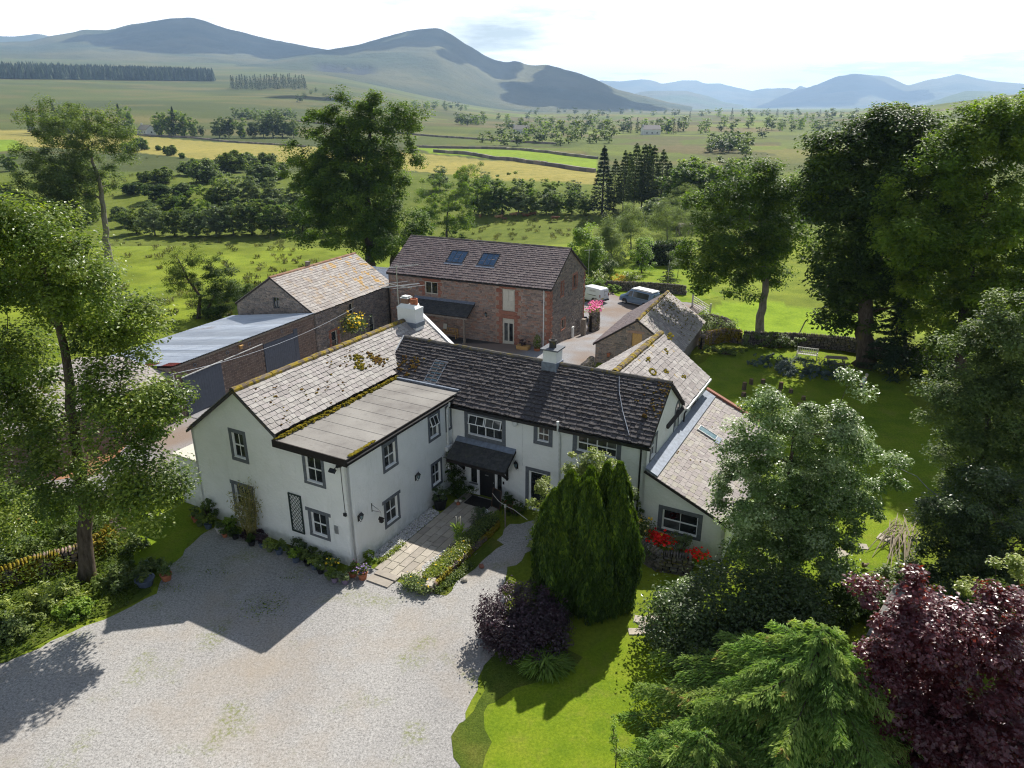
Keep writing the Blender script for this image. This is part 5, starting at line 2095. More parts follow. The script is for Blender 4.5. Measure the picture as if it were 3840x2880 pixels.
b.tube([(.1, 5.9, -1.0), (.1, 5.9, -1.5), (.4, 6.2, -1.7)], .03, 5)
b.obj('meter_box', MT['pipewhite'], barn)
lantern(BM0 @ basis((-6.44, 0, 2.6), -X_, -Y_, Z_), 'black wall lantern on the red stone barn by its porch')
# stone kerb of the barn terrace
kb = MB()
kb.box2((-7.6, -2.85, -.4), (.5, -2.5, -.12))
kb.box2((-17, -2.45, -.4), (.1, -.06, -.19))
o = kb.obj('barn_terrace', plain('dark_flagstones', (.07, .065, .062), .9, .1, 0, .3, 3, .3), None, Matrix.Translation((3.459, 63.29, 0)) @ Matrix.Rotation(-BAZ, 4, 'Z'))
o['kind'] = 'structure'

# wooden post, bench, planter, topiary by the barn
t = thing('gate_post', 'thick old timber gate post at the end of the barn gable', 'post', bw(.55, 7.9, -1.5), -BAZ)
b = MB()
b.box2((-.2, -.25, -.2), (.2, .25, 2.3))
b.obj('post', MT['wood'], t)

def bench(name, label, M, L=1.5, mat='wood', slats=6, back=.5):
	t = thing(name, label, 'bench', M.translation, 0)
	t.matrix_basis = M
	for x in (-L / 2 + .05, L / 2 - .05):
		for y in (-.22, .2):
			b = MB()
			b.box2((x - .035, y - .035, 0), (x + .035, y + .035, (.62 if y < 0 else .42 + back)))
			b.obj('leg', MT[mat], t)
		b = MB()
		b.box2((x - .04, -.28, .622), (x + .04, .16, .66))
		b.obj('armrest', MT[mat], t)
	for i in range(4):
		b = MB()
		b.box2((-L / 2, -.24 + i * .11, .42), (L / 2, -.15 + i * .11, .45))
		b.obj('seat_slat', MT[mat], t)
	b = MB()
	b.box2((-L / 2 + .09, .18, .42 + back - .08), (L / 2 - .09, .22, .42 + back))
	b.box2((-L / 2 + .09, .18, .50), (L / 2 - .09, .22, .56))
	b.obj('back_rail', MT[mat], t)
	for i in range(slats):
		x = -L / 2 + .14 + (L - .28) * i / (slats - 1)
		b = MB()
		b.box2((x - .03, .188, .561), (x + .03, .212, .339 + back))
		b.obj('back_slat', MT[mat], t)
	return t

bench('garden_bench', 'wooden bench against the red stone wall under the barn porch', BM0 @ Matrix.Translation((-10.2, -.45, .07)), 1.6, 'newwood')
t = thing('notice_board', 'small white board resting on the bench under the barn porch', 'board', bw(-10.8, -.4, .3), -BAZ)
b = MB()
b.box((0, .1, .55), (.38, .02, .5), Matrix.Rotation(rad(-12), 3, 'X'))
b.obj('board', MT['cream'], t)

def planter(label, M, d, leaf, n, size, h, mat='newwood', flowers=None, group=None):
	t = thing('planter', label, 'planter', M.translation, 0, group)
	t.matrix_basis = M
	b = MB()
	x, y, z = d
	b.prism([(-x / 2, -y / 2, z), (x / 2, -y / 2, z), (x / 2 * .86, -y / 2 * .86, 0), (-x / 2 * .86, -y / 2 * .86, 0)], (0, y, 0))
	b.obj('box', MT[mat], t)
	C, D = in_blobs([(0, 0, z + h * .35, x * .55, y * .6, h * .65)], 14, .4)
	P, N, rv = clump_leaves(C, D, h * .3, n // 14)
	link('foliage', leaf_mesh('foliage', P, N, size * rg.uniform(.6, 1.3, len(P)), rv, LF[leaf]), t)
	return t

planter('square timber planter of dark purple flowers beside the barn door', BM0 @ Matrix.Translation((-2.1, -1.25, .05)), (1.2, .7, .55), 'purple', 500, .11, .6)
t = thing('potted_conifer', 'small pointed evergreen in a terracotta pot at the barn corner', 'potted plant', bw(-.75, -1.2, -.2), 0)
b = MB()
b.lathe([(.20, 0), (.30, .42), (.32, .45), (.27, .45), (.26, .38)], (0, 0, 0), 12)
b.obj('pot', MT['terracotta'], t)
P_, d_ = in_blobs([(0, 0, 1.0, .36, .36, .75)], 900, .75)
link('foliage', leaf_mesh('foliage', P_, d_ + rg.normal(size=d_.shape) * .4, .09 * rg.uniform(.6, 1.3, 900), rg.random(900), LF['cyp'], .5, np.tile([[0, 0, 1.]], (900, 1)) + rg.normal(size=(900, 3)) * .3), t)

# ---- the lichened outbuilding
outb = thing('stone_outbuilding', 'long stone outbuilding whose pale slate roof is covered in orange lichen', 'outbuilding', bw(-17.75, -10.9, 0), -BAZ)
OL = 12.2
oh = [(5.0, 2.62, 5.6, 3.62), (2.1, -.1, 2.95, 1.72), (8.0, -.1, 8.8, 1.66)]
ow = wall(outb, (0, 0, 0), Y_, [(0, -.4), (OL, -.4), (OL, 4.0), (0, 4.0)], oh, MT['mortar2'], .22)
rubble(ow, (0, 0, 0), Y_, [(0, -.1), (OL, -.1), (OL, 3.95), (0, 3.95)], oh + [(1.7, -.1, 2.1, 1.95), (2.95, -.1, 3.4, 1.95), (2.1, 1.72, 2.95, 1.95)], MT['rubble2'], (.11, .22), (.16, .46), (.02, .055))
it = []
for u, s_ in ((2.1, -1), (2.95, 1)):
	it += quoins(ow, (0, u, 0), Y_, -.1, 1.7, s_, w=(.3, .42), h=.42)
it.append(basis(Vector((0, 2.5, 1.83)), Y_ * 1.5, Vector((.05, 0, 0)), Z_ * .22))
place(ow, it, 'stone', MT['sandst'], 'quoin')
og = [(4.32 + .0, 3.95, 5.05, 5.0)]
gw = wall(outb, (-8.75, 0, 0), X_, [(0, -.4), (8.75, -.4), (8.75, 4.0), (4.4, 6.72), (0, 4.0)], og, MT['mortar2'], .22)
rubble(gw, (-8.75, 0, 0), X_, [(0, 2.5), (8.75, 2.5), (8.75, 3.95), (4.4, 6.66), (0, 3.95)], og + [(4.15, 5.0, 5.25, 5.2)], MT['rubble2'], (.11, .23), (.2, .52), (.02, .06))
it = [basis(Vector((-8.75 + 4.7, 0, 5.1)), X_ * 1.2, Vector((0, -.05, 0)), Z_ * .18), basis(Vector((-8.75 + 4.7, 0, 3.87)), X_ * 1.0, Vector((0, -.07, 0)), Z_ * .12)]
place(gw, it, 'stone', MT['rubble2'], 'lintel')
wall(outb, (0, OL, 0), -X_, [(0, -.4), (8.75, -.4), (8.75, 4.0), (4.35, 6.72), (0, 4.0)], [], MT['mortar2'])
wall(outb, (-8.75, OL, 0), -Y_, [(0, -.4), (OL, -.4), (OL, 4.0), (0, 4.0)], [], MT['mortar2'])
window(outb, (-8.75, 0, 0), X_, 4.32, 3.95, .73, 1.05, sash=1, cols=1, rows=1, units=2, sur=0, frame='sur', fr=.06, inset=.1, white_sill=False)
window(outb, (0, 0, 0), Y_, 5.0, 2.62, .6, 1.0, sash=1, cols=1, rows=1, sur=0, frame='cream', fr=.06, inset=.1, white_sill=False)
for u0, w_, h_ in ((2.1, .85, 1.82), (8.0, .8, 1.76)):
	window(outb, (0, 0, 0), Y_, u0, -.1, w_, h_, sash=1, cols=1, rows=2, sur=0, frame='cream', fr=.1, inset=.1, white_sill=False, name='glazed_door')
oa = math.atan2(2.75, 4.4)
VO = Vector((-math.cos(oa), 0, math.sin(oa)))
ro = roof(outb, (.1, -.12, 3.97), Y_, VO, OL + .25, 4.47 / math.cos(oa), MT['slateO'], .36, .24, (.26, .5), .02)
roof(outb, (-8.85, OL + .13, 3.97), -Y_, Vector((math.cos(oa), 0, math.sin(oa))), OL + .25, 4.47 / math.cos(oa), MT['slateO'], .5, .4, (.5, .8), .02, cap=20)
ridge(ro, (-4.37, -.15, 6.78), (-4.37, OL + .15, 6.78), MT['ridgered'], .18, .45)
b = MB()
b.box2((-4.62, 5.0, 6.5), (-4.3, 5.3, 7.15))
b.box2((-4.66, 4.96, 7.15), (-4.26, 5.34, 7.22))
b.obj('vent_stack', MT['rubble2'], ro)
b = MB()
b.tube([(.12, 11.4, 3.95), (.1, 11.4, 0)], .05, 6)
b.obj('downpipe', MT['black'], outb)
# aerial between the barn and the outbuilding, link wall and slate link roof
t = thing('link_building', 'low dark slate lean-to joining the outbuilding to the barn', 'lean-to', bw(-17.75, 1.4, 0), -BAZ)
b = MB()
b.prism([(0, 0, 0), (3.2, 0, 0), (3.2, 0, 1.9), (0, 0, 1.9)], (0, .4, 0))
b.obj('wall', MT['rubble2'], t)
b = MB()
b.prism([(-6.5, -.05, 3.3), (-6.5, 4, 4.6), (-6.5, 4, 4.5), (-6.5, -.05, 3.2)], (7.4, 0, 0))
b.obj('roof', MT['lead'], t)

# ---- garage with the corrugated roof
gar = thing('garage', 'brown block garage with a corrugated metal roof and two slate blue sliding doors', 'garage', bw(-17.75, -26.0, 0), -BAZ)
GL = 15.05
gwl = wall(gar, (0, 0, 0), Y_, [(0, -.4), (GL, -.4), (GL, 3.86), (0, 3.86)], [], MT['mortar'], .2)
it = []
z = -.2
k = 0
while z < 3.75:
	u = -.2 * (k % 2)
	while u < GL:
		e = min(u + .44, GL)
		a = max(u, 0)
		if e - a > .08 and not (2.95 > z > -.5 and (0.7 < (a + e) / 2 < 4.25 or 8.6 < (a + e) / 2 < 12.3)):
			it.append(basis(Vector((0, (a + e) / 2, z + .11)), Y_ * (e - a - .012), Vector((rnd.uniform(.008, .016), 0, 0)), Z_ * .205))
		u += .44
	z += .22
	k += 1
place(gwl, it, 'stone', MT['block'], 'block')
wall(gar, (-9.3, 0, 0), X_, [(0, -.4), (9.3, -.4), (9.3, 3.86), (0, 2.6)], [], MT['mortar'])
wall(gar, (-9.3, GL, 0), -Y_, [(0, -.4), (GL, -.4), (GL, 2.6), (0, 2.6)], [], MT['mortar'])
gang = math.atan2(1.28, 9.5)
nU = int(GL / .075)
us = np.arange(nU * 4 + 1) / (nU * 4) * (GL + .1)
hz_ = .022 * np.sin(us / .15 * 2 * math.pi)
vv = []
for s_, (x, z) in enumerate(((.14, 4.06), (-9.45, 2.74))):
	vv.append(np.stack([np.full(len(us), x), us - .05, z + hz_], 1))
n_ = len(us)
q = np.stack([np.arange(n_ - 1), np.arange(n_ - 1) + n_, np.arange(n_ - 1) + n_ + 1, np.arange(n_ - 1) + 1], 1)
# sheets: overlapping widths, each its own piece; the rusty red ones lie at the near end
per = 40
for k, i0 in enumerate(range(0, n_ - 1, per)):
	i1 = min(i0 + per + 1, n_ - 1)
	lift = .006 * (k % 2)
	seg = np.concatenate([vv[0][i0:i1 + 1] + [0, 0, lift], vv[1][i0:i1 + 1] + [0, 0, lift]])
	m = i1 - i0 + 1
	qq = np.stack([np.arange(m - 1), np.arange(m - 1) + 1, np.arange(m - 1) + m + 1, np.arange(m - 1) + m], 1)
	if k == 0:
		# the end sheet is patched: pale upper part, red part, white strip
		for f0, f1, mt in ((0, .12, 'redlead'), (.12, .2, 'galv'), (.2, .33, 'redlead'), (.33, 1, 'galv')):
			a_, b_ = seg[:m], seg[m:]
			s2 = np.concatenate([a_ + (b_ - a_) * f0, a_ + (b_ - a_) * f1])
			link('roof_sheet', mesh_np('roof_sheet', s2, [qq], np.full(2 * m, .5), (MT[mt],)), gar)
	else:
		link('roof_sheet', mesh_np('roof_sheet', seg, [qq], np.full(2 * m, rnd.random()), (MT['galv'],)), gar)
b = MB()
b.box2((.002, -.05, 3.80), (.10, GL, 3.95))
b.obj('wall_plate', MT['wood'], gar)
for u0, u1, hgt in ((.62, 4.2, 2.95), (8.7, 12.25, 3.02)):
	b = MB()
	b.box2((.05, u0, .04), (.09, u1, hgt))
	dr = b.obj('sliding_door', MT['greydoor'], gar)
	nb = 16
	place(dr, [basis(Vector((.09, u0 + (u1 - u0) * (i + .5) / nb, hgt / 2 + .02)), Y_ * ((u1 - u0) / nb), Vector((.018, 0, 0)), Z_ * (hgt - .06)) for i in range(nb)], 'plank', MT['greydoor'], 'plank')
b = MB()
b.beam((.16, .5, 3.02), (.16, 4.3, 3.10), .05, .07)
b.beam((.16, 4.5, 3.08), (.16, 8.5, 3.16), .05, .06)
b.obj('door_rail', MT['pipewhite'], gar)
b = MB()
b.box2((.02, 12.3, -.2), (.07, 12.75, 3.3))
b.obj('door_post', MT['greydoor'], gar)
for y in (1.9, 5.0, 7.3, 11.0):
	b = MB()
	for i in range(10):
		t0, t1 = i * .628, (i + 1) * .628
		b.beam((.03, y + .13 * math.cos(t0), 3.5 + .13 * math.sin(t0)), (.03, y + .13 * math.cos(t1), 3.5 + .13 * math.sin(t1)), .03, .03)
	b.obj('tie_plate', MT['lead'], gar)
b = MB()
b.box2((.02, 6.2, 3.42), (.16, 6.42, 3.66))
b.prism([(.0, 6.14, 3.66), (.0, 6.48, 3.66), (.0, 6.48, 3.72), (.0, 6.14, 3.72)], (.26, 0, -.02))
b.obj('bird_box', MT['newwood'], gar)
b = MB()
b.tube([(.25, -.2, 3.45), (.1, -.1, 3.3), (.09, -.1, .2)], .05, 7)
b.obj('downpipe', MT['pipewhite'], gar)

# ---- slate shed running on behind the near tree
shd = thing('slate_shed', 'grey slate roofed shed with a dark glazed front, half hidden by the near tree', 'shed', bw(-17.85, -39.5, 0), -BAZ)
SL3 = 13.3
wall(shd, (0, 0, 0), Y_, [(0, -.4), (SL3, -.4), (SL3, 3.35), (0, 3.35)], [(8.2, .85, 12.3, 2.95)], MT['block'], .2)
wall(shd, (-9, 0, 0), X_, [(0, -.4), (9, -.4), (9, 3.35), (4.5, 4.1), (0, 3.3)], [], MT['block'])
wall(shd, (-9, SL3, 0), -Y_, [(0, -.4), (SL3, -.4), (SL3, 3.2), (0, 3.2)], [], MT['block'])
window(shd, (0, 0, 0), Y_, 8.2, .85, 4.1, 2.1, sash=1, cols=1, rows=1, units=5, sur=0, frame='greydoor', fr=.1, inset=.08, white_sill=False)
sa = math.atan2(.72, 4.7)
V7 = Vector((-math.cos(sa), 0, math.sin(sa)))
rs = roof(shd, (.22, -.1, 3.36), Y_, V7, SL3 + .2, 4.75, MT['slateR'], .42, .36, (.4, .62), .014, cap=200)
roof(shd, (-9.2, SL3 + .1, 3.36), -Y_, Vector((math.cos(sa), 0, math.sin(sa))), SL3 + .2, 4.75, MT['slateR'], .42, .36, (.4, .62), .014, cap=100)

# ---- the low stone byre with the mossy roof, right of the drive
byre = thing('stone_byre', 'low stone byre with an ochre mossy ridge and a pale wooden hatch in its gable', 'byre', (10.45, 58.0, -.5), -BAZ)
ya = math.atan2(2.55, 3.75)
wl = wall(byre, (-3.55, 0, 0), X_, [(0, -.6), (7.1, -.6), (7.1, 2.2), (3.55, 4.62), (0, 2.2)], [(3.15, 2.35, 4.0, 3.5)], MT['mortar'], .2)
rubble(wl, (-3.55, 0, 0), X_, [(0, -.2), (7.1, -.2), (7.1, 2.15), (3.55, 4.55), (0, 2.15)], [(3.15, 2.35, 4.0, 3.5), (2.75, 2.35, 3.15, 3.5), (2.7, 3.5, 4.2, 3.75)], MT['rubble2'], (.11, .22), (.2, .5), (.02, .055), 200)
place(wl, [basis(Vector((-3.55 + 3.5, 0, 3.63)), X_ * 1.5, Vector((0, -.06, 0)), Z_ * .24), basis(Vector((-3.55 + 2.95, 0, 2.9)), X_ * .38, Vector((0, -.05, 0)), Z_ * 1.1)], 'stone', MT['rubble'], 'lintel')
b = MB()
b.box2((-.38, .06, 2.36), (.43, .12, 3.48))
h_ = b.obj('hatch', MT['newwood'], byre)
leaf_boards(h_, (-.38, .06, 0), X_, 0, .81, 2.37, 3.47, 'newwood', 5, y=-.001, th=-.018)
wall(byre, (3.55, 0, 0), Y_, [(0, -1.2), (10.6, -1.2), (10.6, 2.2), (0, 2.2)], [], MT['rubble2'])
wall(byre, (-3.55, 10.6, 0), -Y_, [(0, -1.2), (10.6, -1.2), (10.6, 2.2), (0, 2.2)], [], MT['rubble2'])
wall(byre, (3.55, 10.6, 0), -X_, [(0, -1.2), (7.1, -1.2), (7.1, 2.2), (3.55, 4.62), (0, 2.2)], [], MT['rubble2'])
VY = Vector((-math.cos(ya), 0, math.sin(ya)))
ry_ = roof(byre, (3.8, -.12, 2.12), Y_, VY, 10.95, 3.8 / math.cos(ya), MT['slateR'], .38, .28, (.3, .55), .022)
roof(byre, (-3.8, 10.83, 2.12), -Y_, Vector((math.cos(ya), 0, math.sin(ya))), 10.95, 3.8 / math.cos(ya), MT['slateB'], .36, .28, (.34, .6), .02, cap=250)
ridge(ry_, (0, -.15, 4.76), (0, 10.85, 4.76), MT['ridgemoss'], .18, .42)
b = MB()
for i in range(150):
	u, v = rnd.uniform(4, 10.8), rnd.random() ** .6 * 4.3
	p = Vector((3.8, -.12, 2.12)) + Y_ * u + VY * v + Vector((.55, 0, .83)) * .05
	b.blob(p, (.14, .24, .08), i, .3)
b.obj('moss', MT['moss'], ry_)['kind'] = 'stuff'
t = thing('flower_pot', 'orange terracotta pot hung on the byre gable wall', 'flower pot', Matrix.Translation((10.45, 58.0, -.5)) @ Matrix.Rotation(-BAZ, 4, 'Z') @ Vector((-2.3, -.2, 1.2)), 0)
b = MB()
b.lathe([(.1, 0), (.16, .26), (.17, .3), (.14, .3)], (0, 0, 0), 10)
b.obj('pot', MT['terracotta'], t)

# ------------------------------------------------------------------ yard surfaces
def pw(pts):
	return [tuple(at(x * K, y * K))[:2] for x, y in pts]

def hwp(pts):
	return [tuple(hw(b, a))[:2] for b, a in pts]

yard = [(-34, 8), (-30, 14), (-24.5, 19.5), (-20.3, 22.9), (-19.2, 24.4), (-17.5, 26.1), (-16.3, 27.2), (-16.5, 29.2), (-16.5, 31.2), (-15.9, 32.8)] + hwp([(-9.6, -.5), (-.2, -.6), (.2, .3), (4.4, .2), (4.6, 6.8), (6.2, 8.7), (7.4, 6.0), (6.2, 3.5)]) + [(-.2, 27.0), (-.9, 23.3), (-1.4, 21.4), (-1.7, 18.1), (-2.4, 14), (-4, 8)]
sheet('gravel_yard', yard, MT['gravel'], 0, .012, edge=.3, seed=3)
sheet('gravel_court', [bw(*p)[:2] for p in ((-17.7, -40), (-12.5, -40))] + hwp([(-15.5, 3.5), (-10.5, 4.1), (-10.4, 15.6), (-2.8, 15.6), (3.8, 14.9), (3.8, 20.3)]) + [(6.6, 57.2), (8.4, 62.3), (11.0, 67), (16.5, 77), (21.5, 80.5), (23, 83.5), (19, 90), (10.5, 92), (8.5, 84), (8.4, 73), (4.2, 63.4)] + [bw(-17, -.1)[:2], bw(-17.7, -.2)[:2]], MT['gravel2'], None, .014, edge=.15, seed=5)
sheet('gravel_path', [(16.4, 66), (18.6, 71.5), (21.2, 74.6), (22.6, 73.2), (20.4, 69.5), (19.2, 66.5), (17.6, 63.2)], MT['gravel2'], None, .016, edge=.2, seed=6)
front_lawn = [(-1.2, 10), (-1.5, 18.1), (-1.1, 21.6), (1.0, 22.3), (2.6, 23.2), (5.0, 25.2), (6.0, 26.6), (7.1, 28.6), (10.4, 28.4), (12, 25), (9, 21), (12, 10)]
sheet('front_lawn', front_lawn, MT['lawn'], 0, .02, edge=.15, seed=7)
side_lawn = [(12.6, 26.5), (16.0, 26.2), (18.6, 28.6), (22.0, 33.6), (26, 39), (30, 48), (31, 58.0), (27.6, 62.8), (23, 63.6), (18.2, 61.6)] + hwp([(4.6, 21.5), (11.3, 21.2), (15.9, 21), (15.9, 8.6)])
sheet('side_lawn', side_lawn, MT['lawn'], 0, .018, edge=.2, seed=8)
rear = pw([(1330, 640), (1300, 600), (1310, 575), (1390, 562), (1478, 563), (1500, 600), (1560, 640), (1500, 655), (1440, 650)])
sheet('rear_lawn', rear, MT['lawn'], None, .03, edge=.3, seed=9)
sheet('left_verge', [(-18.2, 29.6), (-17.2, 28.4), (-16.4, 29.8), (-16.4, 31.4), (-15.8, 33)] + hwp([(-10.4, -.4), (-10.6, .3), (-12.5, .3)]) + [(-18.8, 37.0), (-20.6, 33.4)], MT['lawn'], 0, .022, edge=.25, seed=12)
sheet('farm_track', [(-20.2, 36.4), (-18.2, 37.2), (-17.0, 40.5), (-22, 47.0), (-40, 53), (-40, 49.5), (-25, 43.5)], MT['gravel2'], 0, .024, edge=.3, seed=13)
sheet('bare_earth', [(-29, 38), (-25, 38.6), (-25.5, 43), (-31, 45), (-36, 42)], plain('red_earth', (.27, .14, .08), .95, .1, 0, .3, 2, .5), 0, .026, edge=.4, seed=14)
sheet('rough_bank', [(-45, 14), (-34, 12), (-29.5, 15), (-24.5, 19.8), (-20.3, 23.2), (-18.9, 24.9), (-17.2, 26.4), (-16.6, 27.6), (-18.4, 29.8), (-19.8, 33), (-22, 36), (-30, 37), (-45, 38)], MT['rough'], 0, .03, edge=.3, seed=17)
sheet('weedy_edge', [(-2.4, 12), (-1.9, 18.1), (-1.6, 21.2), (-.9, 23.2), (.6, 23.4), (2.4, 23.8), (2.8, 23.0), (1.0, 22.0), (-.7, 21.2), (-1.0, 18), (-1.2, 12)], MT['rough'], 0, .026, edge=.45, seed=19)
gstrip = hwp([(4.45, .0), (4.9, .2), (5.0, 3.2), (5.3, 5.2), (4.5, 5.4)])
sheet('weedy_edge', gstrip, MT['rough'], 0, .020, edge=.2, seed=15)

# flagged patio: each flag its own piece, tilted a little, joints recessed
b = MB()
b.prism([hw(x, y, .004) for x, y in ((.82, .36), (3.25, .36), (3.32, 8.72), (.82, 8.72))], (0, 0, .022))
patio = b.obj('patio', plain('sandy_joint', (.10, .095, .075), .95, .05, 0, .3, 6))
patio['kind'] = 'structure'
it = []
R3 = HM.to_3x3()
UX, UY = R3 @ X_, R3 @ Y_
x = .84
row = 0
while x < 3.2:
	w_ = [.40, .46, .42, .44, .40, .42][row % 6]
	y = .38 - (row % 2) * .35 - rnd.random() * .1
	while y < 8.68:
		L = rnd.choice([.7, .85, .95, .6])
		a, e = max(y, .38), min(y + L, 8.70)
		y += L
		if e - a < .12:
			continue
		n_ = Vector((rnd.uniform(-.006, .006), rnd.uniform(-.006, .006), 1))
		it.append(basis(hw(x + w_ / 2, (a + e) / 2, .012), UX * (w_ - .022), UY * (e - a - .022), Vector((n_.x, n_.y, .034 + rnd.uniform(-.004, .004))) if False else Z_ * (.034 + rnd.uniform(-.004, .005))))
	x += w_
	row += 1
place(patio, it, 'flag', MT['flag'], 'flag')
b = MB()
st = thing('door_step', 'long low stone step at the mouth of the flagged path', 'step', hw(1.7, -.02, 0), -HAZ)
b.box2((-.62, -.52, 0), (.62, -.03, .07), r=.3)
b.obj('slab', MT['flag'], st)
b = MB()
b.box2((-.55, .0, 0), (.68, .36, .12), r=.7)
b.obj('slab', MT['flag'], st)

def pebbles(name, poly, n, lab):
	xs = [p[0] for p in poly]
	ys = [p[1] for p in poly]
	m = 0
	V, F, Rv = [], [], []
	vv, ff = vmeshes('lump', MT['pebble']), _VA['lump']
	polys = {}
	base = 0
	while m < n:
		x, y = rnd.uniform(min(xs), max(xs)), rnd.uniform(min(ys), max(ys))
		if not inside(poly, x, y):
			continue
		m += 1
		v, f = ff[rnd.randrange(len(ff))]
		s = rnd.uniform(.04, .09)
		a = rnd.uniform(0, 6.28)
		c, sn = math.cos(a), math.sin(a)
		p = hw(x, y, .03 + rnd.random() * .03)
		for q in v:
			V.append((p.x + (q[0] * c - q[1] * sn * .7) * s, p.y + (q[0] * sn + q[1] * c * .7) * s, p.z + q[2] * s * .6))
		Rv += [rnd.random()] * len(v)
		for q in f:
			polys.setdefault(len(q), []).append([i + base for i in q])
		base += len(v)
	o = link(name, mesh_np(name, V, [np.array(p) for p in polys.values()], Rv, (MT['pebble'],)))
	tag(o, None, None, None, 'stuff')

pebbles('white_pebbles', [(.03, .9), (.5, 1.1), (.80, 2.0), (.80, 6.1), (.03, 6.4)], 2600, '')
pebbles('white_pebbles', [(2.75, 1.55), (3.2, 1.1), (3.35, 1.6), (3.32, 3.6), (2.98, 3.4)], 700, '')

# ------------------------------------------------------------------ dry stone walls
def drywall(label, path, h, th, mat='drystone', cap=300, cope=True, sz=(.16, .42), name='dry_stone_wall', cut=None, hh=None, group=None, cope_mat=None):
	"""stones laid in two faces along a path of world points, upright cope stones on top"""
	P = [Vector((p[0], p[1], float(tz(p[0], p[1])))) for p in path]
	t = thing(name, label, 'wall', P[0], 0, group)
	core = MB()
	items, cop = [], []
	for i in range(len(P) - 1):
		a, e = P[i] - P[0], P[i + 1] - P[0]
		d = e - a
		L = d.length
		d.normalize()
		dh = Vector((d.x, d.y, 0)).normalized()
		s = Vector((dh.y, -dh.x, 0))
		core.prism([a - s * th * .36 + Z_ * -.2, a + s * th * .36 + Z_ * -.2, a + s * th * .3 + Z_ * (h * .9), a - s * th * .3 + Z_ * (h * .9)], e - a)
		for side in (-1, 1):
			z = -.06
			while z < h - .1:
				hz_ = rnd.uniform(.10, .20)
				u = -rnd.random() * .15
				while u < L:
					w_ = rnd.uniform(*sz)
					tt = th * (.42 - .10 * z / h)
					c = a + d * (u + w_ / 2) + s * side * (tt - .03) + Z_ * (z + hz_ / 2)
					U = dh * (side)
					items.append(basis(c - s * side * .10, (U.cross(Z_) * 0 + (Z_.cross(s * side))).normalized() * (w_ - .01) + Z_ * rnd.uniform(-.03, .03), s * side * rnd.uniform(.15, .21), Z_ * (hz_ - .01)))
					u += w_
				z += hz_
		if cope:
			u = 0
			while u < L:
				w_ = rnd.uniform(.09, .2)
				c = a + d * (u + w_ / 2) + Z_ * (h + .04)
				ln = rnd.uniform(-.25, .25)
				Zt = (Z_ + d * ln).normalized()
				cop.append(basis(c, d * w_ * .98, s * th * rnd.uniform(.75, 1.05), Zt * rnd.uniform(.22, .38)))
				u += w_
	o = core.obj('core', MT['darkfill'], t)
	if cop:
		place(t, cop, 'lump', MT[cope_mat or mat], 'cope_stone', cap)
	place(t, items, 'stone', MT[mat], 'stone', cap)
	return t

lw = [(-27, 23.2), (-24.6, 26.6), (-22.6, 28.6), (-20.9, 29.6), (-20.3, 31.2), (-20.4, 33.3)]
drywall('moss capped stone wall under the near tree by the gravel yard', lw, .95, .55, 'mossstone', 300, True, (.2, .5))
drywall('curved stone wall with upright coping stones behind the dark roof', [(3.6, 50.2), (4.7, 53.2), (6.0, 56.0), (6.75, 57.6)], 1.0, .5, 'drystone', 200, True)
drywall('rounded stone wall end topped by pink flowers beside the barn', [(8.2, 72.4), (8.9, 73.6), (9.3, 76.5), (9.4, 79.5)], 1.9, .7, 'drystone', 300, True)
drywall('low stone wall behind the two parked vans', [(9.5, 92.4), (13, 92.8), (17.5, 92.0), (22.0, 90.0)], 1.1, .5, 'drystone', 200, True)
drywall('dark stone wall along the end of the garden behind the bench', [(21.8, 65.2), (24.2, 64.4), (27.0, 64.0), (30.2, 62.8), (33.4, 60.4), (37, 57.5)], 1.15, .55, 'drystone', 300, True)
drywall('tumbled mossy wall between the byre and the garden tree', [(17.3, 63.0), (18.6, 65.0), (20.4, 66.2), (21.6, 65.4)], 1.2, .6, 'mossstone', 200, True)
drywall('stone wall beside the field gate beyond the byre', [(19.6, 74.8), (21.4, 75.6), (22.6, 74.0), (22.3, 71.0), (21.8, 68.5)], 1.2, .55, 'drystone', 200, True)

# raised bed with its edging stones and plants
bed = thing('raised_bed', 'narrow raised flower bed edged with stone beside the flagged path', 'flower bed', hw(3.9, 3.3, 0), -HAZ)
b = MB()
b.prism([(-.5, -2.6, 0), (.36, -2.9, 0), (.42, 3.2, 0), (-.5, 3.2, 0)], (0, 0, .42))
b.obj('soil', plain('soil', (.06, .045, .03), .95, .05, 0, .3, 6, .6), bed)
it = []
for i in range(34):
	y = -2.9 + i * .18
	for z in (.08, .22, .36):
		it.append(Matrix.Translation((.40 + .0006 * i + rnd.uniform(-.03, .03), y + rnd.uniform(-.05, .05), z)) @ Matrix.Rotation(rnd.uniform(-.4, .4), 4, 'Z') @ Matrix.Diagonal((.22, rnd.uniform(.2, .34), rnd.uniform(.12, .19), 1)))
for i in range(7):
	x = -.85 + i * .2
	for z in (.06, .19, .31):
		it.append(Matrix.Translation((x, -2.85 + .05 * math.sin(i) + rnd.uniform(-.06, .06) - .04 * i, z)) @ Matrix.Diagonal((rnd.uniform(.18, .3), .22, rnd.uniform(.12, .19), 1)))
place(bed, it, 'lump', MT['mossstone'], 'stone')
b = MB()
b.box((.25, -3.0, .42), (.34, .62, .12), Matrix.Rotation(.25, 3, 'Z'))
b.obj('slab', MT['flag'], bed)

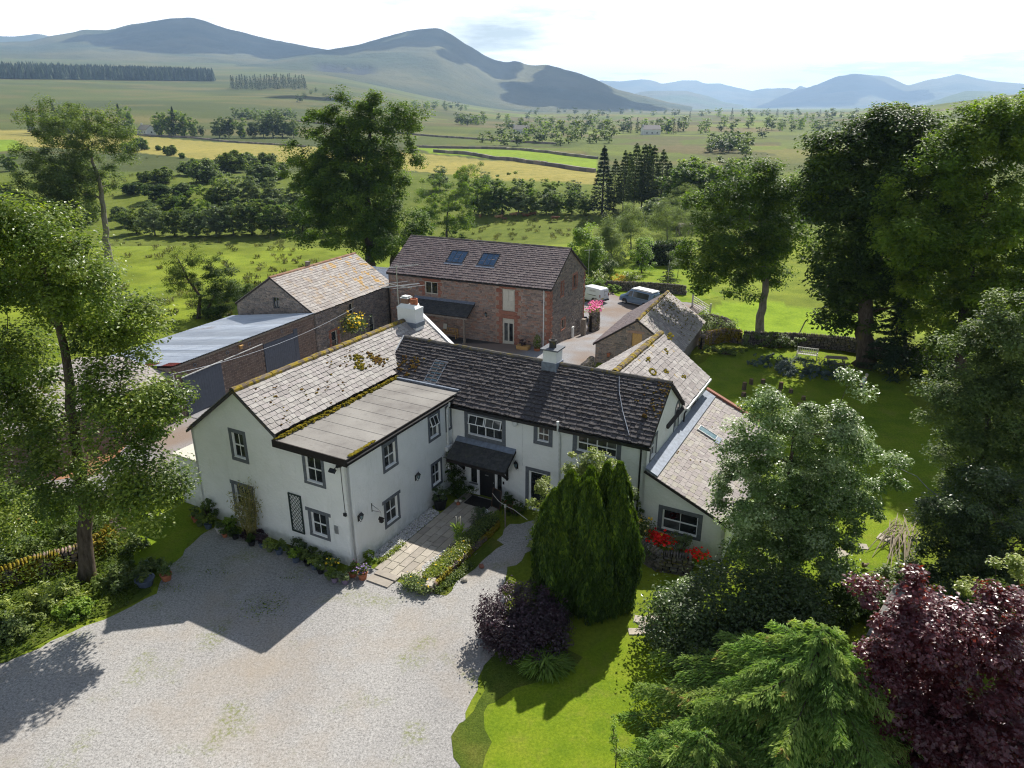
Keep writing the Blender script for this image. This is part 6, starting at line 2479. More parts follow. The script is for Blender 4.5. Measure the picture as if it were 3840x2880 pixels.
def plants(name, label, cat, pts, size, leaf, n, h, spread, group=None, flowers=(), kind=None, z=0.0):
	"""low planting: one foliage mesh, flowers as its second part"""
	pts = [Vector(p) for p in pts]
	c = sum(pts, Vector()) / len(pts)
	t = thing(name, label, cat, (c.x, c.y, z), 0, group)
	P = []
	for i in range(n):
		p = pts[rnd.randrange(len(pts))]
		k = rnd.random()
		P.append((p.x - c.x + rnd.gauss(0, spread), p.y - c.y + rnd.gauss(0, spread), p.z + h * k ** .7))
	P = np.array(P)
	N = rg.normal(size=P.shape) * .6 + np.array([0, -.1, .8])
	link('foliage', leaf_mesh('foliage', P, N, size * rg.uniform(.5, 1.4, n), rg.random(n), LF[leaf]), t)
	for f, m, s in flowers:
		q = P[rg.choice(n, m)] + rg.normal(size=(m, 3)) * .04
		q[:, 2] += h * .22
		fo = link(f + '_flowers', leaf_mesh('flowers', q, rg.normal(size=q.shape) * .5 + np.array([0, -.3, 1]), s * rg.uniform(.6, 1.3, m), rg.random(m), LF['f_' + f], .9), t)
		fo['kind'] = 'stuff'
	return t

def line(p, q, n):
	return [Vector(p).lerp(Vector(q), i / max(1, n - 1)) for i in range(n)]

plants('bed_planting', 'sunlit yellow green ground cover filling the near half of the raised bed', 'plants', line(hw(3.85, .8, .40), hw(4.0, 3.6, .42), 9), .10, 'lime', 4200, .22, .19, None, (('yellow', 40, .07),))
plants('bed_planting', 'shaded leafy plants in the far half of the raised bed', 'plants', line(hw(3.95, 3.8, .40), hw(4.0, 6.2, .42), 9), .10, 'herb', 3200, .4, .2)
plants('bed_planting', 'grey green lavender clump at the near corner of the raised bed', 'plants', line(hw(3.0, .15, .05), hw(4.0, .0, .05), 5), .12, 'willow', 1500, .42, .2, None, (('yellow', 18, .08),))
plants('bed_planting', 'dark green ivy trailing down the outer side of the raised bed', 'plants', line(hw(4.55, .4, .0), hw(4.75, 2.6, .0), 7), .10, 'herb', 1400, .25, .12)
t = plants('reed_clump', 'bright green tall reed clump with pale seed heads standing by the path', 'plant', [hw(3.3, 4.1, 0)], .34, 'reed', 10, .1, .05)
o = [c for c in t.children][0]
nb = 260
P = np.stack([rg.normal(size=nb) * .14, rg.normal(size=nb) * .14, rg.uniform(.2, 1.15, nb)], 1)
T = np.stack([P[:, 0] * 2.4, P[:, 1] * 2.4, np.ones(nb) * .8], 1)
o.data = leaf_mesh('foliage', P, rg.normal(size=(nb, 3)), .42 * rg.uniform(.6, 1.2, nb), rg.random(nb), LF['reed'], .14, T)
b = MB()
for i in range(7):
	x, y = rnd.gauss(0, .12), rnd.gauss(0, .12)
	b.tube([(x * .3, y * .3, .2), (x, y, 1.35), (x * 1.1, y * 1.1, 1.6)], [.008, .008, .02], 4)
b.obj('seed_head', MT['cream'], t)
plants('path_weeds', 'low green weeds creeping along the left edge of the flagged path', 'plants', line(hw(.75, 1.0, 0), hw(.85, 2.6, 0), 7), .10, 'lime', 500, .14, .09)
bush('round dark green shrub beside the shaded end of the raised bed', 'shrub', hw(3.35, 6.1, 0), (.5, .5, .55), 1500, .09, 'holly')
bush('large round leafed bergenia at the white house corner', 'plant', hw(.45, .55, 0), (.38, .38, .34), 130, .22, 'bright', parent_stems=False)

# ------------------------------------------------------------------ potted plants along the wall
def pot_mesh(r, h, mat, seg=12):
	b = MB()
	b.lathe([(r * .72, 0), (r * .95, h * .86), (r * 1.06, h * .87), (r * 1.06, h), (r * .9, h), (r * .86, h * .85)], (0, 0, 0), seg)
	return b

def potted(label, loc, r, h, ph, pr, leaf, n, size, mat='terracotta', group='potted plants along the front wall', flowers=None):
	t = thing('potted_plant', label, 'potted plant', loc, rnd.uniform(0, 6), group)
	pot_mesh(r, h, mat).obj('pot', MT[mat] if mat in MT else mat, t)
	C, D = in_blobs([(0, 0, h + ph * .5, pr, pr, ph * .55)], 16, .4)
	P, N, rv = clump_leaves(C, D, pr * .38, max(4, n // 16))
	P[:, 2] = np.maximum(P[:, 2], h * .7)
	link('foliage', leaf_mesh('foliage', P, N, size * rg.uniform(.6, 1.3, len(P)), rv, LF[leaf]), t)
	if flowers:
		f, m, s = flowers
		q = P[rg.choice(len(P), m)] + np.array([0, 0, ph * .15])
		link(f + '_flowers', leaf_mesh('flowers', q, rg.normal(size=q.shape) * .5 + np.array([0, -.3, 1]), s * rg.uniform(.6, 1.3, m), rg.random(m), LF['f_' + f], .9), t)
	return t

MT['mauvepot'] = plain('mauve_glazed_pot', (.22, .17, .24), .5, .4)
MT['bluepot'] = plain('slate_blue_pot', (.07, .09, .13), .5, .4)
MT['greenpot'] = plain('moss_green_pot', (.10, .13, .05), .7, .3)
MT['stonepot'] = plain('pale_stone_urn', (.45, .43, .40), .8, .2, 0, .2)
potrow = [
	(-10.2, -.75, .22, .34, .5, .34, 'herb', 'terracotta', 'terracotta pot of dark greenery at the left end of the white wall', None),
	(-9.7, -.95, .17, .26, .35, .26, 'herb', 'greenpot', 'small moss green pot second from the left end of the white wall', None),
	(-9.1, -.9, .2, .3, .62, .38, 'haw', 'bluepot', 'slate blue pot of leafy stems left of the white urn', None),
	(-8.25, -.85, .26, .36, .3, .28, 'herb', 'stonepot', 'squat pale stone urn standing on the gravel under the lower left window', None),
	(-7.7, -1.05, .15, .22, .22, .2, 'herb', 'terracotta', 'very small terracotta pot just right of the pale urn', None),
	(-7.1, -.9, .2, .28, .4, .32, 'dark', 'black', 'black pot of dark leaves below the bamboo', None),
	(-5.9, -.95, .19, .26, .35, .28, 'dark', 'black', 'black pot of purple tinged leaves right of the bamboo', None),
	(-5.3, -.8, .2, .3, .4, .3, 'purple', 'bluepot', 'slate blue pot with maroon foliage left of the trellis', None),
	(-4.7, -.9, .18, .28, .42, .3, 'lime', 'greenpot', 'moss green pot of yellow green leaves in front of the trellis', None),
	(-4.1, -.85, .2, .3, .5, .36, 'herb', 'bluepot', 'slate blue pot under the right edge of the trellis', None),
	(-2.9, -.95, .2, .3, .45, .36, 'bright', 'bluepot', 'slate blue pot of bright leaves under the lower right window', None),
	(-2.2, -.9, .18, .26, .4, .32, 'herb', 'black', 'black pot of mixed leaves right of the lower right window', None),
	(-1.7, -1.0, .16, .3, .4, .3, 'lime', 'bluepot', 'tall narrow blue pot of lime leaves below the wall vent', None),
	(-1.2, -1.1, .17, .26, .34, .28, 'herb', 'black', 'black pot with a white flower beside the yellow pansies', ('white', 8, .08)),
	(-.75, -.75, .2, .28, .42, .34, 'herb', 'greenpot', 'green pot overflowing with yellow pansies near the corner', ('yellow', 34, .11)),
	(-.5, -1.25, .17, .27, .32, .26, 'haw', 'greenpot', 'green pot of low rosemary in the front row by the corner', None),
	(-.15, -1.3, .17, .27, .28, .24, 'herb', 'mauvepot', 'left one of the two mauve glazed pots by the corner', None),
	(.35, -1.15, .19, .28, .38, .34, 'willow', 'mauvepot', 'right one of the two mauve glazed pots with a domed grey green plant', None),
	(.3, -.55, .22, .3, .45, .36, 'haw', 'terracotta', 'terracotta pot of pinkish heather behind the mauve pots', ('pink', 16, .06)),
	(.85, -.5, .24, .36, .36, .34, 'herb', 'terracotta', 'brown planter spilling mauve flowers at the mouth of the path', ('mauve', 90, .09)),
]
for b_, a_, r_, h_, ph_, pr_, lf_, mt_, lb_, fl_ in potrow:
	potted(lb_, hw(b_, a_, 0), r_, h_, ph_, pr_, lf_, 420, .10, mt_, flowers=fl_)
for b_, a_, r_, h_, lf_, lb_ in ((-9.7, -.35, .5, 1.3, 'herb', 'tall shaded climber against the white wall left of the lower left window'), (-8.0, -.42, .4, .75, 'bright', 'shrubby rose in front of the lower left window'), (-6.3, -.5, .6, .5, 'purple', 'maroon leaved low shrub around the foot of the bamboo'), (-3.4, -.5, .55, .75, 'holly', 'glossy green shrub at the foot of the trellis'), (-2.6, -.5, .5, .6, 'herb', 'green leafy shrub under the lower right window'), (-1.6, -.55, .55, .6, 'herb', 'speckled leafy shrub left of the yellow pansies')):
	bush(lb_, 'shrub', hw(b_, a_, 0), (r_, .38, h_ * .55), 1300, .12, lf_, group='shrubs along the front wall')
# bamboo
t = thing('bamboo', 'tall yellowing bamboo clump against the white gable wall', 'bamboo', hw(-6.45, -.45, 0), 0)
b = MB()
P, T = [], []
for i in range(46):
	a, r_ = rnd.uniform(0, 6.28), rnd.random() ** .5
	x, y = math.cos(a) * r_ * .3, math.sin(a) * r_ * .22
	hgt = rnd.uniform(1.8, 3.5)
	tx, ty = x * 3.2 + rnd.gauss(0, .15), y * 1.5 - .1
	b.tube([(x, y, 0), (x * 1.8, y * 1.3, hgt * .55), (tx, ty, hgt)], [.014, .011, .004], 4, False)
	for q in range(26):
		k = rnd.uniform(.3, 1)
		P.append((x + (tx - x) * k ** 1.5 + rnd.gauss(0, .1), y + (ty - y) * k ** 1.5 + rnd.gauss(0, .1), hgt * k + rnd.gauss(0, .05)))
		T.append((rnd.gauss(0, .7), rnd.gauss(0, .7), -.5))
b.obj('cane', plain('bamboo_cane', (.30, .25, .08), .6, .3), t)
P = np.array(P)
link('foliage', leaf_mesh('foliage', P, rg.normal(size=P.shape), .2 * rg.uniform(.6, 1.2, len(P)), rg.random(len(P)), LF['bamboo'], .22, np.array(T)), t)

# by the front door
t = potted('round clipped bush in a big black tub against the white wall', hw(.5, 6.6, 0), .40, .62, .7, .48, 'holly', 1500, .08, 'black', None)
t = thing('climbing_shrub', 'dark climber and autumn coloured shrub in the corner left of the front door', 'shrub', hw(.55, 8.15, 0), 0)
C, D = in_blobs([(0, 0, .9, .6, .6, .9), (.35, -.2, .5, .7, .5, .55), (-.3, .1, 2.0, .25, .3, .9)], 60, .5)
P, N, rv = clump_leaves(C, D, .24, 45)
link('foliage', leaf_mesh('foliage', P, N, .11 * rg.uniform(.6, 1.3, len(P)), rv, LF['dark'], .6), t)
b = MB()
b.tube([(0, .1, 0), (-.2, .2, 1.2), (-.3, .2, 2.8)], [.05, .035, .015], 5)
b.obj('stem', MT['bark'], t)
t = thing('door_mat', 'dark coir mat on the flags before the front door', 'mat', hw(2.15, 8.1, .05), -HAZ)
b = MB()
b.box2((-.75, -.5, 0), (.75, .45, .02))
b.obj('mat', plain('dark_coir', (.03, .027, .025), .95, .05, 0, .3, 20), t)
t = thing('blackboard', 'wood framed blackboard sign leaning beside the front door', 'sign', hw(3.25, 7.95, .03), -HAZ - .25)
t.matrix_basis = t.matrix_basis @ Matrix.Rotation(rad(-8), 4, 'X')
b = MB()
for x0, x1, z0, z1 in ((-.33, -.28, 0, 1.15), (.28, .33, 0, 1.15), (-.28, .28, 1.1, 1.15), (-.28, .28, .05, .1)):
	b.box2((x0, -.02, z0), (x1, .02, z1))
b.obj('frame', plain('brown_frame', (.10, .06, .04), .7, .2), t)
b = MB()
b.box2((-.278, -.005, .1), (.278, .01, 1.1))
b.obj('board', MT['black'], t)
potted('terracotta pot of brown foliage right of the front door', hw(3.85, 8.35, 0), .26, .4, .5, .36, 'dark', 500, .1, 'terracotta', None)
bush('low dark shrub under the wall right of the porch', 'shrub', hw(4.4, 7.9, 0), (.7, .55, .5), 1300, .1, 'dark')
t = thing('mushroom_ornament', 'two pale round garden ornaments on a red base beside the door mat', 'ornament', hw(1.2, 7.35, 0), 0)
b = MB()
b.lathe([(.12, 0), (.10, .18), (.05, .2)], (0, 0, 0), 8)
b.obj('base', MT['terracotta'], t)
for x in (-.11, .11):
	b = MB()
	b.blob((x, 0, .26), (.19, .19, .16), 5, .05, 2)
	b.obj('ball', MT['cream'], t, smooth=True)
t = thing('washing_line_post', 'thin post carrying a rope across the shaded bed by the cypress', 'post', hw(4.6, 6.6, 0), -HAZ)
b = MB()
b.box2((-.03, -.03, 0), (.03, .03, 1.3))
b.obj('post', MT['wood'], t)
b = MB()
b.box2((-.045, -.045, 1.2), (.045, .045, 1.36))
b.obj('cap', MT['cream'], t)
b = MB()
b.tube([(-1.0, .4, 1.55), (-.5, .2, 1.32), (0, 0, 1.3), (.6, -.15, 1.3), (1.5, -.4, 1.1)], .014, 5)
b.obj('rope', MT['cream'], t)
t = thing('clothes_brush', 'bundle of white garden netting lying on the flags', 'netting', hw(3.0, 7.3, .05), 0)
b = MB()
for i in range(7):
	b.blob((rnd.uniform(-.15, .15), rnd.uniform(-.12, .12), .05 + .03 * (i % 3)), (.26, .2, .12), i, .35)
b.obj('netting', MT['pipewhite'], t)
for i, (b_, a_) in enumerate(((5.3, 2.9), (5.15, 1.6))):
	t = thing('loose_stone', ['reddish stone lying on the gravel by the weedy edge', 'split grey stone lying on the gravel by the bed'][i], 'stone', hw(b_, a_, 0), rnd.uniform(0, 6))
	b = MB()
	b.blob((0, 0, .08), (.34, .26, .22), 40 + i, .25)
	b.obj('stone', MT['sandst' if i == 0 else 'flag'], t)
# rose, red flower bed and wall by the lean-to
bush('climbing rose with pale yellow blooms on the corner downpipe', 'rose', hw(10.9, 8.45, 0), (.7, .4, 1.6), 1800, .12, 'herb', name='climbing_rose')
t = plants('yellow_rose', 'rose bush with pale yellow flowers left of the lean-to window', 'rose', line(hw(11.3, 8.0, .4), hw(11.6, 7.9, 1.1), 4), .12, 'herb', 900, .7, .3, None, (('ywhite', 34, .16), ('yellow', 22, .14)))
drywall('rough stone planter wall below the red flowers', [tuple(hw(11.8, 7.35))[:2], tuple(hw(12.9, 6.9))[:2], tuple(hw(14.2, 7.2))[:2]], .85, .6, 'drystone', 150, True)
t = plants('red_flowers', 'mass of scarlet flowers in the stone planter under the lean-to window', 'flowers', line(hw(12.2, 7.9, .75), hw(12.9, 7.75, .8), 4), .13, 'bright', 500, .35, .22, None, (('red', 330, .16), ('yellow', 10, .12)))
t = plants('red_flowers', 'smaller patch of scarlet flowers at the right end of the stone planter', 'flowers', line(hw(14.2, 7.6, .6), hw(14.6, 7.7, .6), 3), .13, 'bright', 400, .3, .18, None, (('red', 150, .15),))
bush('upright mint green shrub between the two patches of scarlet flowers', 'shrub', hw(13.5, 7.9, .5), (.6, .45, .6), 1600, .10, 'willow')
plants('white_daisies', 'straggling white flowered plant hanging over the planter wall', 'plants', line(hw(12.0, 7.1, .3), hw(12.4, 7.0, .7), 3), .1, 'willow', 500, .3, .2, None, (('white', 60, .07),))
t = thing('rope_fence', 'low white rope edging by the corner of the lean-to', 'edging', hw(14.2, 7.6, 0), -HAZ)
b = MB()
for i in range(15):
	b.box2((i * .1, -.03, .25), (i * .1 + .055, .03, .30), r=.5)
b.beam((0, 0, .25), (1.5, 0, .25), .03, .03)
for x in (0, .75, 1.5):
	b.box2((x - .03, -.03, 0), (x + .03, .03, .3))
b.obj('edging', MT['pipewhite'], t)
# stepping stones
st = [(1372, 1366), (1392, 1352), (1404, 1368), (1418, 1354), (1382, 1340), (1408, 1338), (1424, 1330), (1432, 1318), (1438, 1306), (1428, 1342)]
for i, (x, y) in enumerate(st):
	p = at(x * K, y * K)
	o = link('stepping_stone', vmeshes('flag', MT['flag'])[i % 8], None, Matrix.Translation((p.x, p.y, .01)) @ Matrix.Rotation(i * 1.1, 4, 'Z') @ Matrix.Diagonal((rnd.uniform(.42, .6), rnd.uniform(.36, .5), .05, 1)))
	tag(o, 'buff stepping stone in the front lawn, ' + ['nearest the cypress foot', 'at the left of the middle row', 'at the front of the cluster', 'large one at the right front', 'at the left of the back row', 'in the centre of the cluster', 'where the single file begins', 'second up the single file', 'furthest up by the dark shrub', 'right of the centre one'][i], 'stepping stone', 'stepping stones in the front lawn')
for i, (x, y, w_, lb) in enumerate(((1810, 1196, .9, 'largest pale slab let into the sunny side lawn'), (1866, 1182, .5, 'small pale slab between the two others in the side lawn'), (1917, 1165, .9, 'pale slab furthest across the side lawn towards the brush pile'))):
	p = at(x * K, y * K)
	o = link('lawn_slab', vmeshes('flag', MT['flag'])[i], None, Matrix.Translation((p.x, p.y, .012)) @ Matrix.Rotation(.4 + i, 4, 'Z') @ Matrix.Diagonal((w_, w_ * .75, .04, 1)))
	tag(o, lb, 'slab', 'slabs in the side lawn')

# ------------------------------------------------------------------ garden furniture
p = at(1742 * K, 775 * K)
bench('garden_bench', 'pale slatted garden bench in front of the garden end wall', Matrix.Translation((p.x, p.y, 0)) @ Matrix.Rotation(rad(-26 + 0), 4, 'Z'), 1.75, 'cream', 11, .55)
p = at(1805 * K, 790 * K)
t = thing('picnic_table', 'weathered grey picnic table with fixed benches under the big tree', 'picnic table', (p.x, p.y, 0), rad(-12))
for i in range(5):
	b = MB()
	b.box2((-.85, -.38 + i * .155, .72), (.85, -.24 + i * .155, .76))
	b.obj('top_plank', MT['wood'], t)
for s_ in (-1, 1):
	for k in (0, 1):
		b = MB()
		b.box2((-.85, s_ * (.72 + k * .13) - .06, .42), (.85, s_ * (.72 + k * .13) + .06, .46))
		b.obj('seat_plank', MT['wood'], t)
for x in (-.6, .6):
	b = MB()
	b.beam((x, -.62, 0), (x, -.18, .72), .05, .09)
	b.beam((x, .62, 0), (x, .18, .72), .05, .09)
	b.box2((x - .025, -.82, .33), (x + .025, .82, .42))
	b.obj('trestle', MT['wood'], t)
stumps = [(1607, 836, .34, .62), (1622, 824, .32, .45), (1606, 850, .36, .32), (1648, 822, .34, .34), (1686, 834, .34, .55), (1683, 846, .3, .3), (1708, 843, .32, .3), (1735, 858, .32, .3), (1727, 872, .34, .25)]
slab = ['tall log stump at the left of the ring', 'log stump just behind the tall left one', 'low log stump nearest the house corner', 'single log stump at the back of the ring', 'tall cut log beside the fire basket', 'dark short log in front of the fire basket', 'log stump right of the fire basket', 'log stump at the right of the ring near the silver tree', 'low log stump at the right front of the ring']
for (x, y, d_, h_), lb in zip(stumps, slab):
	p = at(x * K, (y + 6) * K)
	t = thing('log_stump', lb + ' on the shaded lawn', 'log stump', (p.x, p.y, 0), rnd.uniform(0, 6), 'log stumps on the shaded lawn')
	b = MB()
	b.lathe([(d_ * .55, 0), (d_ * .5, .1), (d_ * .48, h_)], (0, 0, 0), 10)
	b.obj('log', MT['bark'], t)
	b = MB()
	b.lathe([(d_ * .46, h_ + .001), (d_ * .45, h_ + .012)], (0, 0, 0), 10)
	b.obj('cut_face', plain('cut_log_face', (.26, .17, .11), .9, .1, 0, .2, 9) if 'cut_log_face' not in bpy.data.materials else bpy.data.materials['cut_log_face'], t)
t = thing('leaning_stake', 'wooden stake leaning against the garden end wall', 'stake', (26.6, 64.9, 0), 0)
b = MB()
b.beam((0, 0, 0), (.75, .1, 2.1), .08, .08)
b.obj('stake', MT['wood'], t)

def field_gate(name, label, loc, rz, L=3.2, h=1.15, mat='wood', bars=5):
	t = thing(name, label, 'gate', loc, rz)
	for i in range(bars):
		z = .2 + (h - .2) * i / (bars - 1)
		b = MB()
		b.box2((.08, -.02, z - .04), (L - .08, .02, z + .04))
		b.obj('bar', MT[mat], t)
	for x in (.04, L - .04):
		b = MB()
		b.box2((x - .04, -.035, .1), (x + .04, .035, h + .12))
		b.obj('stile', MT[mat], t)
	b = MB()
	b.beam((.1, -.04, .2), (L / 2, -.04, h), .03, .07, (0, 1, 0))
	b.beam((L - .1, -.04, .2), (L / 2, -.04, h), .03, .07, (0, 1, 0))
	b.obj('brace', MT[mat], t)
	for x in (-.12, L + .12):
		b = MB()
		b.box2((x - .08, -.08, -.1), (x + .08, .08, h + .35))
		b.obj('post', MT[mat], t)
	return t

p = at(1496 * K, 662 * K)
q = at(1532 * K, 685 * K)
field_gate('field_gate', 'pale wooden five barred gate on the far side of the byre', p, math.atan2(q.y - p.y, q.x - p.x), (q - p).length, 1.25, 'cream')
p = Vector((-20.2, 35.4, 0))
q = Vector((-15.2, 37.1, 0))
field_gate('metal_gate', 'grey tubular field gate between the near tree and the white house', p, math.atan2(q.y - p.y, q.x - p.x), (q - p).length, 1.1, 'steel', 6)
# brushwood fence panel and dead branch pile on the side lawn
t = thing('brushwood', 'pale fallen branches bundled at the edge of the sunny side lawn', 'branches', (19.4, 30.9, 0), 0)
b = MB()
for i in range(34):
	k = i / 33
	a0 = Vector((-1.9 + rnd.uniform(0, 2.6), -2.3 + rnd.uniform(0, 2.6), .05))
	e0 = Vector((1.2 + rnd.gauss(0, .25), 1.9 + rnd.gauss(0, .35), .35 + rnd.uniform(0, .45)))
	if i > 20:
		a0, e0 = Vector((rnd.uniform(-1, .9), rnd.uniform(-1.2, 1.2), .1)), Vector((rnd.uniform(.2, 1.5), rnd.uniform(.6, 2), .6))
	m_ = a0.lerp(e0, .5) + Vector((rnd.gauss(0, .2), rnd.gauss(0, .2), .2))
	b.tube([a0, m_, e0], [.014, .03, .012], 4, False)
b.obj('branch', plain('pale_twigs', (.32, .27, .20), .9, .1, 0, .2), t)
t = thing('duck', 'small brown and white duck standing on the sunny side lawn', 'duck', at(1866 * K, 1229 * K), rad(200))
b = MB()
b.blob((0, 0, .2), (.36, .2, .2), 2, .05, 2)
b.blob((.15, 0, .36), (.13, .11, .13), 3, .03, 2)
b.blob((-.2, 0, .25), (.16, .1, .07), 4, .05, 1)
b.tube([(.1, 0, .25), (.14, 0, .34)], [.05, .045], 6)
b.tube([(.2, 0, .35), (.29, 0, .335)], [.03, .012], 5)
b.tube([(.02, .05, 0), (.02, .05, .12)], .012, 4)
b.tube([(.02, -.05, 0), (.02, -.05, .12)], .012, 4)
b.obj('body', plain('duck_feathers', (.20, .15, .11), .8, .1, 0, .7, 14), t, smooth=True)
# grey felt roofed garden shed half hidden by the copper maple
t = thing('garden_shed', 'low grey plank roofed garden shed behind the copper leaved maple', 'shed', (15.7, 23.6, 0), rad(-40))
b = MB()
b.box2((-.7, -1.9, 0), (.7, 1.9, 1.7))
b.obj('wall', MT['wood'], t)
rp = MB()
rp.prism([(-.9, -2.1, 1.72), (.9, -2.1, 2.08), (.9, -2.1, 2.02), (-.9, -2.1, 1.66)], (0, 4.2, 0))
r_ = rp.obj('roof', MT['wood'], t)
place(r_, [basis(Vector((0, -2.1 + (i + .5) * .35, 1.915)), Vector((1.8, 0, .36)), Vector((0, .35, 0)), Vector((-.2, 0, 1)).normalized() * .03) for i in range(12)], 'plank', plain('grey_roof_boards', (.16, .155, .15), .85, .2, 0, .3, 3), 'plank')

# ------------------------------------------------------------------ vans
MT['blue'] = plain('steel_blue_paint', (.13, .20, .31), .28, .6, .25, .05, 1)
MT['vanwhite'] = plain('white_van_paint', (.66, .68, .70), .3, .5, 0, .03, 1)
MT['roofwhite'] = plain('white_roof', (.80, .81, .82), .4, .5, 0, .02, 1)
MT['tyre'] = plain('tyre_rubber', (.015, .015, .016), .9, .1)
MT['alloy'] = plain('silver_wheel', (.55, .55, .56), .35, .6, .6)
MT['redlens'] = plain('red_lens', (.20, .01, .012), .2, .5)
MT['plate'] = plain('yellow_number_plate', (.50, .36, .04), .5, .3)
MT['trim'] = plain('black_trim', (.02, .02, .022), .5, .3)
MT['print'] = plain('mauve_lettering', (.30, .22, .26), .6, .2)

class Van:
	def __init__(s, st):
		s.st = st

	def at(s, x):
		st = s.st
		for i in range(len(st) - 1):
			if st[i][0] <= x <= st[i + 1][0]:
				t = (x - st[i][0]) / (st[i + 1][0] - st[i][0])
				return [a + (b - a) * t for a, b in zip(st[i], st[i + 1])]
		return st[-1]

	def body(s):
		b = MB()
		rings = []
		for x, zb, zl, zt_, wl, wt_ in s.st:
			L = [(wl * .95, zb), (wl, zb + .16), (wl * 1.005, (zb + zl) / 2 + .06), (wl * .985, zl), (wt_, zt_ - .09), (wt_ - .05, zt_ - .03), (wt_ - .16, zt_)]
			rings.append([(x, y, z) for y, z in L] + [(x, -y, z) for y, z in L[::-1]])
		n = len(rings[0])
		vs = [p for r in rings for p in r]
		fs = []
		for i in range(len(rings) - 1):
			for k in range(n):
				a, c = i * n + k, i * n + (k + 1) % n
				fs.append((a, a + n, c + n, c))
		fs.append(tuple(range(n)))
		fs.append(tuple(range((len(rings) - 1) * n, len(rings) * n))[::-1])
		return b.add(vs, fs, .5)

	def side(s, x0, x1, f0, f1, sgn, off=.008, skew0=0, skew1=0):
		"""panel on the upper side between fractions f0, f1 of the window band"""
		b = MB()
		vs = []
		for x, f in ((x0, f0), (x1, f0), (x1 + skew1, f1), (x0 + skew0, f1)):
			_, zb, zl, zt_, wl, wt_ = s.at(x)
			y = wl * .985 + (wt_ - wl * .985) * f
			z = zl + (zt_ - .09 - zl) * f
			vs.append((x, sgn * (y + off), z))
		b.prism(vs if sgn > 0 else vs[::-1], (0, sgn * .006, 0))
		return b

def wheel(root, x, y, sgn, r=.34, w=.22, spokes=10):
	b = MB()
	b.lathe([(r * .64, -w / 2), (r * .95, -w / 2), (r, -w / 3), (r, w / 3), (r * .95, w / 2), (r * .64, w / 2)], (x, y, r), 18, axis='Y')
	wh = b.obj('wheel', MT['tyre'], root, smooth=False)
	b = MB()
	yy = y + sgn * w * .42
	b.lathe([(r * .66, 0), (r * .66, sgn * .03), (r * .56, sgn * .035), (r * .55, 0)], (x, yy, r), 18, axis='Y')
	for i in range(spokes):
		a = i * 2 * math.pi / spokes
		b.beam((x, yy + sgn * .02, r), (x + math.cos(a) * r * .58, yy + sgn * .02, r + math.sin(a) * r * .58), .045, .02, (0, 1, 0))
	b.lathe([(.05, 0), (.05, sgn * .035), (.02, sgn * .04)], (x, yy, r), 8, axis='Y')
	b.obj('rim', MT['alloy'], wh)
	return wh

def arch(root, x, y, sgn, r=.40, mat='trim'):
	b = MB()
	for i in range(9):
		t0, t1 = math.pi * (i / 9 * 1.06 - .03), math.pi * ((i + 1) / 9 * 1.06 - .03)
		b.prism([(x + math.cos(t) * q, y, .34 + math.sin(t) * q) for t, q in ((t0, 0.01), (t1, 0.01), (t1, r), (t0, r))], (0, sgn * .012, 0))
	b.obj('wheel_arch', MT[mat], root)

# the blue campervan: nose at the left, seen from its near side
f0, f1 = at(2341.5 , 1139), at(2417, 1156.5)
dv = Vector((f1.x - f0.x, f1.y - f0.y, 0)).normalized()
nv = Vector((-dv.y, dv.x, 0))
org = Vector((f0.x, f0.y, f0.z)) - dv * .92 + nv * .93
van = thing('campervan', 'steel blue campervan with a white pop up roof parked beyond the low byre', 'campervan', org, math.atan2(dv.y, dv.x))
V = Van([(0, .38, .66, .74, .74, .66), (.12, .30, .86, .98, .90, .78), (.80, .27, 1.02, 1.20, .95, .82), (1.62, .27, 1.06, 1.88, .955, .76), (2.0, .27, 1.06, 1.94, .955, .77), (4.55, .27, 1.06, 1.92, .95, .77), (4.84, .34, 1.06, 1.72, .93, .74), (4.90, .40, 1.0, 1.2, .90, .78)])
V.body().obj('body', MT['blue'], van)
b = MB()
for z0, z1, e in ((1.925, 1.99, 0), (1.991, 2.04, .06)):
	b.prism([(1.72 + e, -.70 + e, z0), (4.78 - e, -.70 + e, z0), (4.78 - e, .70 - e, z0), (1.72 + e, .70 - e, z0)], (0, 0, z1 - z0))
rf_ = b.obj('roof', MT['roofwhite'], van)
b = MB()
for y in (-.66, .66):
	b.box2((2.2, y - .02, 2.041), (4.6, y + .02, 2.075))
b.obj('roof_rail', MT['trim'], rf_)
for sgn in (-1, 1):
	for x0, x1, a, e in ((1.28, 2.02, .30, 0), (2.14, 4.42, 0, 0)):
		V.side(x0, x1, .05, .88, sgn, .008, a, e).obj('window', MT['glass'], van)
	wheel(van, .92, sgn * .84, sgn)
	wheel(van, 3.95, sgn * .84, sgn)
	arch(van, .92, sgn * .955, sgn)
	arch(van, 3.95, sgn * .952, sgn)
	b = MB()
	b.beam((1.35, sgn * .99, .33), (3.5, sgn * .99, .33), .06, .05)
	b.obj('side_bar', MT['alloy'], van)
	b = MB()
	b.blob((1.22, sgn * 1.06, 1.16), (.12, .22, .2), 3, .05)
	b.obj('mirror', MT['blue'], van)
	b = MB()
	b.blob((.13, sgn * .70, .80), (.2, .3, .16), 4, .05)
	b.obj('headlight', MT['alloy'], van)
	b = MB()
	for x in (2.08, 3.3):
		b.box2((x, sgn * .958, .45), (x + .008, sgn * .966, 1.04))
	b.box2((2.1, sgn * .958, .93), (4.5, sgn * .968, .95))
	b.obj('door_seam', MT['trim'], van)
	b = MB()
	b.box2((2.14, sgn * .962, .86), (2.30, sgn * .985, .90))
	b.obj('handle', MT['blue'], van)
b = MB()
b.prism([(.90, -.72, 1.26), (.90, .72, 1.26), (1.56, .64, 1.82), (1.56, -.64, 1.82)], (-.015, 0, .012))
b.obj('windscreen', MT['glass'], van)
